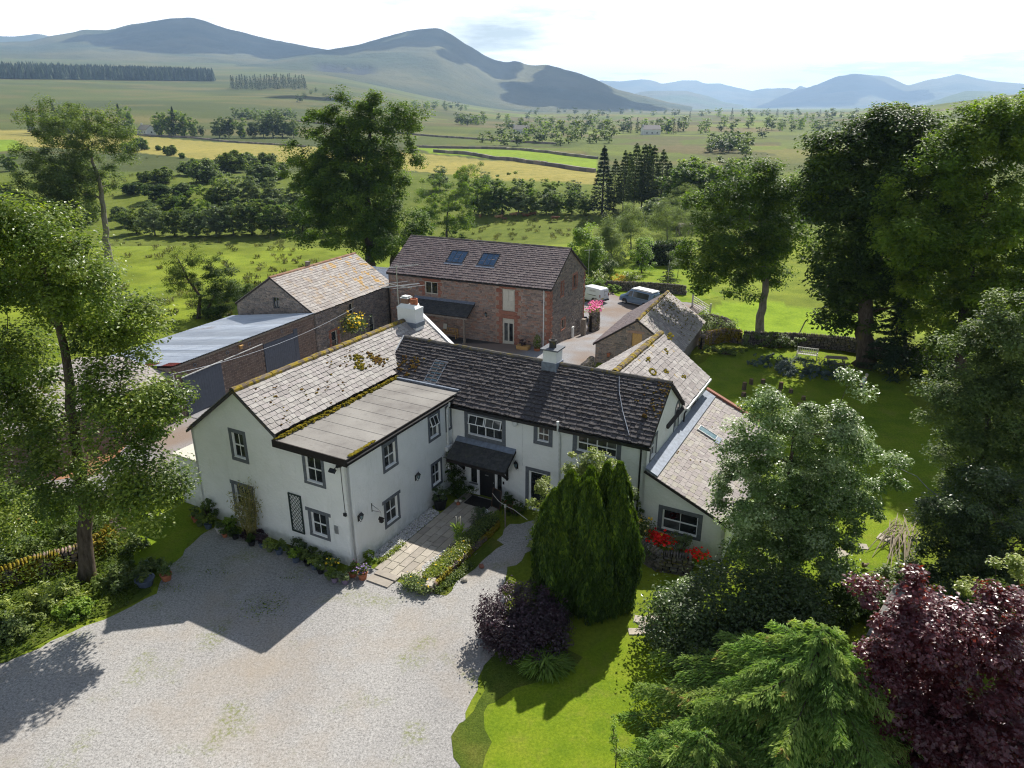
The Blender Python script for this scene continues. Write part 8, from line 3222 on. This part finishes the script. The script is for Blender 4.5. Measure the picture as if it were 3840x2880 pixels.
px_tree('light green leafed sapling growing through the copper maple', 'tree', (2190, 1500), [(2090, 1235, 2150, 1290), (2150, 1200, 2260, 1270), (2170, 1290, 2240, 1350)], 36, .28, 70, .17, 'lime', r0=.07, seed=43, limbs=36)
# dead grey tree in front of the dark thicket
t = thing('dead_tree', 'bare grey dead tree against the dark thicket on the right', 'tree', (20.4, 26.3, 0), 0)
b = skeleton([(0, 0, 0), (.25, .4, 1.6), (-.15, .9, 3.0), (-1.2, 1.8, 4.4)], [(-3.1, 3.6, 5.2), (-2.4, 3.0, 5.2), (-1.9, .4, 4.0), (-2.2, 1.0, 3.3), (.3, 1.6, 5.0), (.5, 1.8, 4.4), (1.2, .8, 3.9), (-.9, .8, 3.4)], .2, .02, 7, .14)
b.obj('trunk', MT['deadwood'], t, smooth=True)
# thin sapling in the bottom of the frame on the lawn
px_tree('thin leafy sapling standing alone on the front lawn', 'sapling', (1330, 1665), [(1318, 1560, 1338, 1600), (1320, 1600, 1345, 1640)], 14, .12, 26, .09, 'bright', r0=.025, seed=44)
bush('spreading blue juniper mound on the shaded lawn', 'juniper', (24.6, 56.2, 0), (3.0, 1.9, .7), 5200, .16, 'jun', blobs=[(0, 0, .5, 2.9, 1.6, .8), (-1.2, .4, .5, 1.6, 1.2, .8), (1.4, -.4, .3, 1.6, 1.1, .6)], shell=.8, parent_stems=False)
bush('smaller blue juniper behind the large mound', 'juniper', (21.9, 58.6, 0), (1.6, 1.0, .5), 2000, .16, 'jun', blobs=[(0, 0, .4, 1.7, 1.0, .6)], shell=.8, parent_stems=False)
t = conifer('dark ivy covered conifer column at the foot of the huge sycamore', (31.3, 56.5, 0), 6.0, 2.2, 70, 130, .32, 'conif', name='yew', droop=.1, power=.5)
bush('bushy border plants along the foot of the garden end wall', 'shrub', (24.4, 63.2, 0), (3, .8, .9), 2200, .2, 'herb', blobs=[(-2, 0, .6, 1.3, .6, .8), (0, .1, .7, 1.0, .6, 1.0), (1.5, 0, .5, 1.2, .5, .7)], shell=.4)
bush('light green shrub spilling over the mossy wall beside the garden sycamore', 'shrub', (19.2, 66.8, 0), (1.6, 1.2, 1.2), 1800, .22, 'willow', blobs=[(0, 0, 1.0, 1.3, .8, 1.1), (1.5, -.4, .9, 1.0, .7, .9), (-.5, 1.5, .9, 1.1, 1.1, 1.2)], shell=.4)
bush('ferny plants under the garden sycamore by the byre wall', 'ferns', (19.4, 61.4, 0), (1.6, .8, .5), 1100, .22, 'herb', blobs=[(0, 0, .4, 1.6, .8, .6), (-1.8, .3, .5, .8, .6, .6)], shell=.3)
# right hand hedge and gap planting
bush('low grassy bank and shrub at the edge of the shaded lawn', 'shrub', (33.6, 47.5, 0), (2.6, 1.8, 1.1), 2600, .24, 'haw', blobs=[(0, 0, .8, 2.4, 1.6, .9), (2.0, .6, 1.0, 1.8, 1.6, 1.2)], shell=.5)
bush('dark laurels under the right hand trees', 'shrub', (36.5, 55.5, 0), (4, 2.5, 2), 6000, .26, 'dark', blobs=[(-2, 0, 1.4, 2.6, 1.6, 1.8), (2, 0, 1.6, 2.8, 1.8, 2.2)], shell=.55)
# bank below the near tree on the left
rg2 = np.random.default_rng(9)
i = 0
for x, y, r_, h_, lf_, lb in ((-24.3, 23.6, 1.5, 1.0, 'herb', 'rough green bank plants at the left end of the mossy wall'), (-22.2, 25.2, 1.3, .8, 'lime', 'sunny nettles on the bank in front of the mossy wall'), (-20.4, 26.6, 1.3, .8, 'lime', 'yellow green grasses at the foot of the near tree'), (-18.4, 27.8, 1.0, .9, 'herb', 'dark leafy shrub to the right of the near tree trunk'),
							  (-27.0, 21.2, 1.9, 1.2, 'herb', 'dense nettles at the far left of the gravel'), (-22.8, 22.6, 1.1, .5, 'bright', 'low sunlit grass tuft bank by the gravel edge'), (-17.6, 28.9, .8, .8, 'herb', 'small bushy plant by the pots beside the near tree'), (-25.5, 30.0, 2.2, 1.1, 'herb', 'shaded bramble patch behind the mossy wall'), (-28.5, 27.5, 2.2, 1.0, 'haw', 'tangle of undergrowth behind the wall at the frame edge'), (-23.5, 33.0, 1.8, .9, 'bright', 'bright grassy tussocks behind the near tree'), (-29.5, 24.0, 2.0, 1.4, 'dark', 'dark bramble at the left edge of the frame'), (-25.2, 21.6, 1.6, .9, 'dark', 'dark nettle bed on the lower bank beside the gravel'), (-21.2, 24.6, 1.2, .7, 'herb', 'leafy dock patch midway along the bank'), (-19.3, 26.0, 1.1, .6, 'bright', 'bright grass tuft between dock and dark shrub on the bank'), (-28.2, 18.6, 1.8, 1.0, 'herb', 'rough growth at the lowest end of the bank'), (-22.0, 31.5, 1.6, 1.2, 'herb', 'elder growth behind the wall by the near tree'), (-27.5, 33.5, 2.4, 1.5, 'haw', 'hawthorn scrub left of the farm track'), (-24.0, 25.2, 1.2, .7, 'bright', 'yellow green ferns under the mossy coping'), (-19.2, 30.8, .9, .8, 'herb', 'leafy plant against the end of the mossy wall'), (-31.5, 20.5, 2.2, 1.5, 'herb', 'tall weeds at the frame edge beside the gravel')):
	bush(lb, 'undergrowth', (x, y, 0), (r_, r_ * .7, h_), int(1500 * r_), .16, lf_, name='undergrowth', blobs=[(0, 0, h_ * .5, r_, r_ * .7, h_ * .7), (r_ * .5, r_ * .2, h_ * .4, r_ * .7, r_ * .5, h_ * .6)], shell=.45, parent_stems=False)
rx_, ry_ = [], []
bp = [(-45, 14), (-34, 12), (-29.5, 15), (-24.5, 19.8), (-20.3, 23.2), (-18.9, 24.9), (-17.2, 26.4), (-16.9, 27.6), (-18.4, 29.8), (-19.8, 33), (-22, 35), (-30, 36), (-40, 36)]
q = rg.uniform((-42, 13), (-16.5, 36), (60000, 2))
q = q[poly_mask(q[:, 0], q[:, 1], bp)]
hh_ = sst(.36, .62, fbm(q[:, 0], q[:, 1], 2.6, 3, 41)) * 1.05 + .10
u_ = rg.random(len(q)) ** .6
P = np.stack([q[:, 0], q[:, 1], u_ * hh_], 1)
o = link('bank_undergrowth', leaf_mesh('bank_undergrowth', P, rg.normal(size=P.shape) * .6 + [0, 0, .8], .15 * rg.uniform(.6, 1.5, len(P)), np.clip(vnoise(q[:, 0], q[:, 1], 1.3, 6) * .7 + .3 * rg.random(len(q)), 0, .99), LF['haw'], .5))
o['kind'] = 'stuff'
potted('wide blue grey tub of greenery beside the near tree', Vector((-17.0, 28.0, 0)), .42, .4, .5, .45, 'herb', 600, .12, 'bluepot', None)
potted('terracotta pot of leaves on the gravel right of the near tree', Vector((-16.2, 28.4, 0)), .26, .36, .5, .36, 'herb', 420, .12, 'terracotta', None)
# weeds in the gravel
for i, (x, y, n_) in enumerate(((575, 1310, 900), (345, 1270, 260), (390, 1268, 160), (470, 1235, 180), (640, 1250, 120))):
	p = at(x * K, y * K)
	plants('gravel_weeds', ['broad patch of weeds in the shaded gravel', 'weed tuft in the gravel near the left bank', 'small weed tuft right of the first one', 'weed tuft in the upper shaded gravel', 'thin weeds in the gravel before the pots'][i], 'weeds', line((p.x - .5, p.y, 0), (p.x + .5, p.y, 0), 5), .07, 'haw', n_ // 3, .06, .4 if i == 0 else .2)

# ------------------------------------------------------------------ the garden beyond the barn
def gb(label, cat, px, py, r, h, leaf, size=.22, n=1600, name='shrub', **k):
	p = at(px * K, py * K)
	return bush(label, cat, p, (r, r * .9, h * .5), n, size, leaf, name=name, blobs=[(0, 0, h * .5, r, r * .9, h * .52), (r * .35, 0, h * .62, r * .6, r * .6, h * .4)], shell=.5, **k)

px_tree('bright green round headed birch right of the barn roof', 'tree', (1268, 602), [(1232, 500, 1302, 580), (1245, 478, 1290, 530), (1235, 540, 1300, 600)], 90, .85, 110, .30, 'bright', r0=.2, seed=51, limbs=30)
for lb, a in (('feathery willow left of the clipped hedge', (1322, 585, 1292, 465, 1340, 575)), ('tall pale willow behind the rear lawn', (1362, 560, 1325, 445, 1400, 555)), ('airy silver willow by the timber shelter', (1440, 540, 1400, 430, 1480, 530)), ('pale willow right of the timber shelter', (1520, 545, 1480, 425, 1560, 540)), ('slim willow at the left of the rear garden', (1345, 500, 1335, 440, 1372, 500)), ('broad willow standing behind the hay shelter', (1480, 500, 1440, 400, 1520, 490))):
	bx, by, x0, y0, x1, y1 = a
	px_tree(lb, 'tree', (bx, by), [(x0, y0 + 20, x1, y1), (x0 + 10, y0, x1 - 12, y0 + (y1 - y0) * .6)], 90, .9, 110, .27, 'willow', r0=.16, seed=bx, limbs=36, asp=.35, droop=.4, bark='greybark')
gb('pale leaved shrub at the barn corner of the rear garden', 'shrub', 1290, 622, 1.5, 2.2, 'lime')
gb('mid green shrub in the rear garden border', 'shrub', 1310, 600, 1.6, 2.6, 'herb', n=2000)
gb('round grey green shrub on the edge of the rear lawn', 'shrub', 1333, 572, 1.5, 2.2, 'willow')
gb('yellow flowering gorse in the border by the blue campervan', 'shrub', 1336, 618, 1.3, 1.5, 'f_gorse', .16, 1500)
gb('small bright mound in front of the yellow gorse', 'shrub', 1322, 632, 1.2, 1.0, 'bright', .16)
gb('thin leaved shrub right of the yellow gorse', 'shrub', 1360, 618, 1.5, 2.0, 'lime', .2)
gb('bushy green border shrub behind the white van', 'shrub', 1278, 628, 1.8, 1.8, 'bright', .2, 2200)
gb('tall leafy shrub between the birch and the rear lawn', 'shrub', 1300, 575, 1.5, 2.8, 'lime', .22)
px_tree('small light green tree before the dark hedge', 'tree', (1386, 590), [(1362, 515, 1410, 565), (1372, 545, 1412, 585)], 40, .7, 60, .26, 'bright', r0=.1, seed=61, limbs=24)
px_tree('little tree with round head on the rear lawn', 'tree', (1464, 600), [(1452, 560, 1478, 578)], 14, .5, 60, .2, 'herb', r0=.06, seed=62, limbs=10)
px_tree('slender young tree in the middle of the rear lawn', 'tree', (1448, 578), [(1435, 545, 1462, 570)], 14, .5, 50, .2, 'willow', r0=.06, seed=63, limbs=14)
p = at(1441 * K, 622 * K)
conifer('small young spruce behind the blue campervan', p, 3.4, 1.7, 44, 60, .26, 'conif', name='spruce', droop=.15)
# clipped hedge
a, e = at(1378 * K, 572 * K), at(1480 * K, 572 * K)
t = thing('hedge', 'tall dark clipped hedge at the back of the rear lawn', 'hedge', a, math.atan2(e.y - a.y, e.x - a.x))
L = (e - a).length
n_ = 9000
P = np.stack([rg.uniform(-.3, L + .3, n_), rg.uniform(-1.2, 1.2, n_), rg.uniform(0, 3.3, n_)], 1)
f = rg.integers(0, 3, n_)
P[f == 0, 1] = -1.2 + rg.normal(size=(f == 0).sum()) * .10
P[f == 1, 2] = 3.3 + rg.normal(size=(f == 1).sum()) * .12
link('foliage', leaf_mesh('foliage', P, rg.normal(size=P.shape) * .6 + [0, -.3, .5], .22 * rg.uniform(.6, 1.3, n_), rg.random(n_), LF['holly']), t)
b = MB()
b.box2((0, -.9, 0), (L, .9, 3.0))
b.obj('core', MT['darkfill'], t)
# flowers on the wall end by the barn
p0 = Vector((8.7, 74.5, 1.9 + float(tz(8.7, 74.5))))
plants('pink_flowers', 'pink flowers growing on the rounded stone wall end', 'flowers', [p0 + Vector((-.3, -1.0, .0)), p0 + Vector((.1, .2, 0)), p0 + Vector((.4, 1.6, 0))], .16, 'lime', 700, .55, .35, None, (('pink', 300, .22),))
# yellow rose against the outbuilding
p = bw(-17.1, -6.6, 0)
plants('yellow_climber', 'yellow flowered climbing shrub against the outbuilding wall', 'shrub', [Vector((p.x, p.y, 1.0)), Vector((p.x + .5, p.y - .2, 1.4)), Vector((p.x, p.y, 1.6))], .22, 'herb', 800, 1.2, .5, None, (('yellow', 80, .28),))

# ------------------------------------------------------------------ woods, far trees, far walls
rg = np.random.default_rng(77)
ONES = ['', 'first', 'second', 'third', 'fourth', 'fifth', 'sixth', 'seventh', 'eighth', 'ninth', 'tenth', 'eleventh', 'twelfth', 'thirteenth', 'fourteenth', 'fifteenth', 'sixteenth', 'seventeenth', 'eighteenth', 'nineteenth']
CARD = ['', '', 'twenty', 'thirty', 'forty']

def ordinal(i):
	if i < 20:
		return ONES[i]
	return CARD[i // 10] + ('-' + ONES[i % 10] if i % 10 else 'th').replace('yth', 'ieth') if i % 10 else CARD[i // 10][:-1] + 'ieth'

PROTO = {}

def proto(kind):
	"""builds the parts of one tree of each kind, about 10 m tall"""
	if kind in PROTO:
		return PROTO[kind]
	k, v = kind[:-1], int(kind[-1])
	t = thing({'con': 'conifer', 'lar': 'larch', 'lodc': 'conifer', 'bush': 'bush'}.get(k, 'broadleaf_tree'), 'tree', 'tree')
	b = MB()
	if k in ('wood', 'lodb', 'bush'):
		lod = k == 'lodb'
		r = np.random.default_rng(v + 5)
		if k == 'bush':
			bl = [(r.uniform(-1.5, 1.5), r.uniform(-1, 1), 1.6 + r.uniform(-.3, .8), r.uniform(1.6, 2.4), 1.8, r.uniform(1.4, 2)) for _ in range(4)]
		else:
			bl = [(r.uniform(-2.3, 2.3), r.uniform(-1.8, 1.8), 5.4 + r.uniform(-3, 2.9), r.uniform(1.6, 2.9), r.uniform(1.5, 2.6), r.uniform(1.4, 2.3)) for _ in range(9)]
			bl += [(0, 0, 3.4, 3.1, 2.8, 2.4), (.6, -.4, 1.9, 3.2, 2.6, 1.6)]
		lf = ['ash', 'sycb', 'haw', 'willow', 'syc', 'dark'][v]
		C, D = in_blobs(bl, 34 if lod else 150, .62)
		C[:, 2] = np.maximum(C[:, 2], .5)
		P, N, rv = clump_leaves(C, D, 1.1 if lod else .75, 10 if lod else 44)
		s = (1.15 if lod else .46) * rg.uniform(.6, 1.3, len(P))
		if lod:
			b.tube([(0, 0, -.5), (0, 0, 6)], [.2, .06], 4)
		else:
			b = skeleton([(0, 0, -.5), (.1, 0, 3), (.2, 0, 6 if k == 'wood' else 1.5)], [tuple(c) for c in C[:24]], .2 if k == 'wood' else .12, .02, v)
		me = leaf_mesh('crown', P, N, s, rv, LF[lf], .65)
	else:
		lod = k == 'lodc'
		lf = 'larch' if k == 'lar' else 'conif'
		b.tube([(0, 0, -.4), (0, 0, 9.8)], [.16, .03], 5)
		n = 240 if lod else 2600
		f = rg.random(n) ** 1.25
		L = (1.75 if k != 'lar' else 2.1) * (1 - f) ** (.85 if k != 'lar' else .6) * rg.uniform(.25, 1.05, n) ** .6 + .05
		whorl = np.floor(f * 15) / 15
		f = np.where(rg.random(n) < .8, whorl + rg.normal(size=n) * .012, f)
		a = rg.uniform(0, 6.283, n)
		z = (1.0 if k != 'lar' else 2.2) + f * (8.9 if k != 'lar' else 7.6) - L * .22
		P = np.stack([np.cos(a) * L, np.sin(a) * L, z], 1)
		T = np.stack([np.cos(a), np.sin(a), np.full(n, -.4)], 1)
		me = leaf_mesh('crown', P, rg.normal(size=P.shape) * .4 + [0, 0, 1], (.95 if lod else .46) * rg.uniform(.6, 1.3, n), rg.random(n), LF[lf], .4, T)
	b.obj('trunk', MT['greybark' if v % 2 else 'bark'], t)
	link('crown', me, t)
	PROTO[kind] = [t, False]
	return PROTO[kind]

def put(kind, p, h, label, group, wide=1.0):
	pr = proto(kind)
	s = h / (10.0 if kind[:4] != 'bush' else 3.6)
	M = Matrix.Translation(p) @ Matrix.Rotation(rnd.uniform(0, 6.28), 4, 'Z') @ Matrix.Diagonal((s * wide * rnd.uniform(.88, 1.12), s * wide * rnd.uniform(.88, 1.12), s, 1))
	if not pr[1]:
		pr[1] = True
		o = pr[0]
		o['label'] = label
		o['group'] = group
	else:
		o = dup(pr[0], (0, 0, 0), 0, 1, label, group)
	o.matrix_basis = M

def stand(pts, kinds, hgt, phrase, group, wide=1.0):
	"""a row of trees named by their order from left to right; pts: overview pixels of their feet (x, y[, height])"""
	for i, q in enumerate(sorted(pts)):
		p = at(q[0] * K, q[1] * K)
		put(kinds[rnd.randrange(len(kinds))], p, q[2] if len(q) > 2 else rnd.uniform(*hgt), ordinal(i + 1) + ' from the left of ' + phrase, group, wide)

def scat(n, x0, x1, y0, y1, jit=0):
	return [(x0 + (x1 - x0) * (i + rnd.uniform(.1, .9)) / n, rnd.uniform(y0, y1)) for i in range(n)]

stand([(295, 505, 7), (335, 508, 7.5), (378, 510, 8), (425, 511, 7.5), (468, 510, 8.5), (505, 508, 9.5), (545, 508, 10), (585, 508, 9), (620, 505, 8), (655, 500, 8), (270, 490, 5), (700, 505, 8)], ['wood0', 'wood3', 'wood4', 'wood2'], (7, 9), 'the trees along the near edge of the stream valley', 'trees in the stream valley', 1.25)
stand([(320, 478, 6), (400, 470, 7), (455, 460, 9), (500, 455, 11), (550, 450, 10), (592, 455, 10), (640, 460, 9), (440, 485, 7)], ['wood0', 'wood1', 'wood4', 'wood3'], (8, 11), 'the taller trees deeper in the stream valley', 'trees in the stream valley', 1.25)
stand([(255, 470, 3), (338, 432, 4), (350, 395, 4.5), (312, 392, 3), (420, 380, 5.5), (452, 392, 7), (500, 372, 7), (540, 365, 6), (580, 360, 5), (290, 420, 3), (370, 455, 4), (395, 425, 4), (560, 395, 6), (600, 385, 5)], ['bush2', 'bush0', 'bush5'], (3, 6), 'the bushes on the grassy valley bank', 'bushes on the valley bank', 1.1)
stand([(367, 336, 4.5), (312, 324, 6), (292, 322, 5), (280, 330, 5), (392, 342, 2.2), (345, 325, 2.5)], ['bush2', 'bush4'], (3, 5), 'the thorn bushes at the near edge of the hay field', 'thorn bushes by the hay field')
stand([(-30, 430, 8), (20, 440, 7), (-10, 470, 7), (60, 470, 6), (90, 500, 6), (10, 510, 6), (130, 510, 5), (200, 480, 5), (-40, 380, 8), (20, 370, 7)], ['wood2', 'wood1', 'wood0'], (6, 9), 'the scrubby trees behind the two airy field trees', 'trees in the stream valley', 1.3)
stand([(1025, 462, 8), (1060, 462, 9), (1085, 462, 11), (1120, 462, 9), (1150, 460, 7), (1180, 462, 7), (1205, 462, 6), (1235, 462, 7), (1262, 463, 6)], ['wood0', 'wood3', 'wood4', 'wood1'], (7, 10), 'the trees at the far edge of the cattle field', 'trees beyond the cattle field', 1.15)
stand([(1000, 420, 8), (1045, 425, 8), (1140, 430, 6), (1190, 430, 6), (1240, 432, 6), (950, 410, 8)], ['wood0', 'wood3', 'wood1'], (6, 8), 'the second line of trees beyond the cattle field', 'trees beyond the cattle field', 1.2)
put('con0', at(1300 * K, 462 * K), 17.5, 'tall dark spire shaped spruce at the left end of the larch clump', 'conifers beyond the cattle field', 1.25)
stand([(1325, 460, 14), (1345, 458, 16), (1368, 462, 18), (1385, 460, 17.5), (1405, 458, 17), (1425, 460, 16), (1440, 458, 13), (1355, 450, 15), (1395, 452, 17)], ['lar0', 'lar1'], (14, 18), 'the tall larches beyond the cattle field', 'conifers beyond the cattle field', .85)
stand([(1460, 470, 13), (1490, 470, 14), (1520, 468, 14), (1550, 468, 14), (1580, 468, 13), (1610, 470, 12), (1475, 440, 12), (1535, 440, 13), (1595, 440, 12), (1650, 470, 11), (1690, 465, 10), (1730, 465, 9)], ['wood0', 'wood1', 'wood4'], (11, 14), 'the ash wood between the larches and the garden sycamore', 'ash wood beyond the garden', 1.1)
stand(scat(9, 1400, 1760, 505, 470), ['wood3', 'bush3'], (5, 8), 'the pale willows behind the clipped hedge', 'willows beyond the hedge', 1.2)
# round the cottage and along the moor
stand([(70, 288, 22), (100, 290, 25), (125, 290, 26), (150, 290, 24), (170, 288, 23), (195, 290, 20), (225, 290, 17), (265, 292, 24), (280, 292, 22)], ['con0', 'con1', 'wood1'], (18, 26), 'the tall trees behind the airy field trees', 'trees by the white cottage', .8)
stand([(350, 292, 15), (365, 293, 20), (380, 293, 22), (400, 294, 19), (420, 294, 14), (437, 294, 9), (340, 288, 12)], ['con1', 'wood1', 'wood5'], (12, 20), 'the dark trees right of the white cottage', 'trees by the white cottage', .95)
stand([(475, 298, 16), (495, 298, 17), (520, 298, 15), (545, 298, 13), (570, 297, 18), (590, 297, 22), (610, 297, 20), (635, 298, 15)], ['wood0', 'wood3', 'wood1', 'wood5'], (13, 20), 'the trees at the far edge of the hay field', 'trees at the far edge of the hay field', 1.0)
far = 'far trees on the plain'
for n_, x0, x1, y0, y1, h0, h1, kinds, ph in (
		(14, 500, 640, 254, 258, 9, 14, 'b', 'the short dark belt of trees across the moor'), (9, 985, 1045, 268, 272, 12, 16, 'b', 'the pine copse on the plain'),
		(22, 1080, 1330, 276, 300, 10, 17, 'b', 'the long wood in the middle of the plain'), (16, 1040, 1330, 302, 316, 7, 12, 'b', 'the loose trees in front of the long plain wood'),
		(14, 1340, 1480, 278, 292, 12, 18, 'bc', 'the wood round the far farm'), (16, 1480, 1800, 268, 290, 9, 15, 'b', 'the tree belt behind the big sycamore'),
		(16, 1130, 1460, 240, 252, 14, 22, 'b', 'the upper tree belt on the plain'), (16, 1460, 1800, 246, 258, 14, 22, 'bc', 'the far upper tree belt on the right'),
		(12, 1530, 1620, 318, 345, 8, 13, 'b', 'the round trees behind the ash wood'), (12, 890, 1010, 232, 240, 14, 20, 'b', 'the trees under the second fell'),
		(8, 1100, 1180, 228, 234, 16, 24, 'b', 'the trees at the foot of the fell slope'), (14, 1620, 1860, 240, 300, 9, 16, 'b', 'the scattered trees on the right of the plain'),
		(10, 1020, 1330, 255, 268, 10, 16, 'b', 'the thin hedge trees between the copse and the upper belt'), (7, 5, 300, 255, 262, 6, 9, 'b', 'the lone thorns on the moor'), (9, 640, 760, 196, 226, 8, 14, 'b', 'the sparse trees below the fell wall')):
	stand(scat(n_, x0, x1, y0, y1), ['lodb0', 'lodb1', 'lodb5', 'lodb2'] + (['lodc0', 'lodc1'] if 'c' in kinds else []), (h0, h1), ph, far, 1.15)
stand(scat(44, 498, 662, 188, 195), ['lodc0', 'lodc1'], (24, 34), 'the conifer row on the moor below the fell', 'conifer row on the moor', .9)

def forest(name, poly, n, h, w):
	V, F, R = [], [], []
	for i in range(n):
		t = rnd.random()
		x = poly[0][0] + (poly[1][0] - poly[0][0]) * t
		yt = poly[0][1] + (poly[1][1] - poly[0][1]) * t
		yb = poly[2][1] + (poly[1][2] - poly[2][1]) * t if False else poly[2][0] + (poly[2][1] - poly[2][0]) * t
		p = at(x * K, (yt + (yb - yt) * rnd.random() ** .7) * K)
		hh, ww, a0 = h * rnd.uniform(.7, 1.2), w * rnd.uniform(.7, 1.2), rnd.uniform(0, 6)
		b = len(V)
		for z, r in ((.05, 1.0), (.5, .62), (.42, .8)):
			for k in range(5):
				a = a0 + k * 1.2566 + z
				q = r * rnd.uniform(.8, 1.15)
				V.append((p.x + math.cos(a) * ww * q, p.y + math.sin(a) * ww * q, p.z + hh * z))
		V += [(p.x, p.y, p.z + hh * .72), (p.x, p.y, p.z + hh)]
		for k in range(5):
			F += [(b + k, b + (k + 1) % 5, b + 15), (b + 10 + k, b + 10 + (k + 1) % 5, b + 16)]
		R += [rnd.random()] * 17
	o = link(name, mesh_np(name, V, [np.array(F)], R, (LF['conif'],)))
	o['kind'] = 'stuff'

forest('forest', [(-60, 152), (462, 172), (170, 176)], 2600, 30, 6)
# rushes in the pastures: one mass
V, T, R = [], [], []
cl = [(rnd.uniform(240, 680), rnd.uniform(520, 690)) for _ in range(90)] + [(rnd.uniform(1010, 1330), rnd.uniform(468, 520)) for _ in range(70)] + [(rnd.uniform(540, 660), rnd.uniform(500, 620)) for _ in range(30)] + [(rnd.uniform(240, 600), rnd.uniform(340, 470)) for _ in range(60)]
for x, y in cl:
	p = at(x * K, y * K)
	s = rnd.uniform(.5, 1.5)
	c0 = rnd.random() * .7
	for j in range(int(34 * s)):
		a, r_ = rnd.uniform(0, 6.28), rnd.random() ** .5 * .55 * s
		V.append((p.x + math.cos(a) * r_, p.y + math.sin(a) * r_, p.z + rnd.uniform(.1, .55) * s))
		T.append((math.cos(a) * .5, math.sin(a) * .5, 1))
		R.append(min(.99, c0 + rnd.random() * .3))
V, T = np.array(V), np.array(T)
o = link('rushes', leaf_mesh('rushes', V, rg.normal(size=V.shape), .62 * rg.uniform(.6, 1.2, len(V)), np.array(R), LF['rush'], .2, T))
o['kind'] = 'stuff'

def farwall(label, pts, h=1.3, w=1.0):
	"""a distant field wall: an uneven run of stones standing on the land"""
	P = [at(x * K, y * K) for x, y in pts]
	t = thing('field_wall', label, 'wall', P[0])
	b = MB()
	for a, e in zip(P, P[1:]):
		n = max(2, int((e - a).length / 3.5))
		for i in range(n):
			p, q = a.lerp(e, i / n), a.lerp(e, (i + 1) / n)
			p.z, q.z = float(tz(p.x, p.y)), float(tz(q.x, q.y))
			b.beam(p - P[0] + Z_ * h * .4, q - P[0] + Z_ * h * .4, w, h * rnd.uniform(.85, 1.15))
	b.obj('stonework', MT['rubble2'], t)

farwall('dark field wall along the lower edge of the bright green strip', [(938, 329), (1010, 334), (1090, 346), (1180, 358), (1285, 373)], 1.6, 1.3)
farwall('field wall along the upper edge of the bright green strip', [(900, 318), (1000, 321), (1095, 323), (1200, 333), (1290, 344)], 1.4, 1.2)
farwall('long field wall between the hay field and the moor', [(300, 292), (420, 299), (600, 314), (660, 318)], 1.2, 1.0)
farwall('moor wall crossing the plain below the conifer row', [(640, 262), (900, 292), (1010, 300), (1200, 312)], 1.4, 1.2)

def cottage(label, x, y, L, W, h, rz, name='cottage'):
	t = thing(name, label, 'house', at(x * K, y * K), rad(rz))
	b = MB()
	b.box2((-L / 2, -W / 2, -.5), (L / 2, W / 2, h))
	for s in (-1, 1):
		b.prism([(s * L / 2, -W / 2, h), (s * L / 2, W / 2, h), (s * L / 2, 0, h + W * .42)], (-s * .3, 0, 0))
	b.obj('wall', MT['render'], t)
	r = MB()
	for s in (-1, 1):
		r.prism([(-L / 2 - .3, s * (W / 2 + .4), h - .2), (L / 2 + .3, s * (W / 2 + .4), h - .2), (L / 2 + .3, 0, h + W * .43), (-L / 2 - .3, 0, h + W * .43)], (0, 0, .2))
	rr_ = r.obj('roof', MT['slateR'], t)
	c = MB()
	c.box2((-L / 2 + .3, -.5, h + W * .3), (-L / 2 + 1.3, .5, h + W * .43 + 1.3))
	c.obj('chimney', MT['render'], rr_)
	for i in range(3):
		w_ = MB()
		w_.box2((-L * .3 + i * L * .3 - .5, -W / 2 - .05, 1), (-L * .3 + i * L * .3 + .5, -W / 2 + .02, 2.3))
		w_.obj('window', MT['glass'], t)
	w_ = MB()
	w_.box2((L / 2 - .02, -.6, 1), (L / 2 + .05, .6, 2.3))
	w_.obj('window', MT['glass'], t)

cottage('white cottage with a pale roof among trees beyond the hay field', 318, 290, 15, 8, 3.6, -38)
cottage('far white farmhouse among the trees in the middle of the plain', 1405, 291, 16, 8, 4.5, 10, 'far_farmhouse')
cottage('far low white barn left of the plain farm wood', 1130, 288, 18, 8, 3.5, 5, 'far_barn')
cottage('tiny far white house under the second fell', 1088, 231, 22, 10, 5, 0, 'far_house')
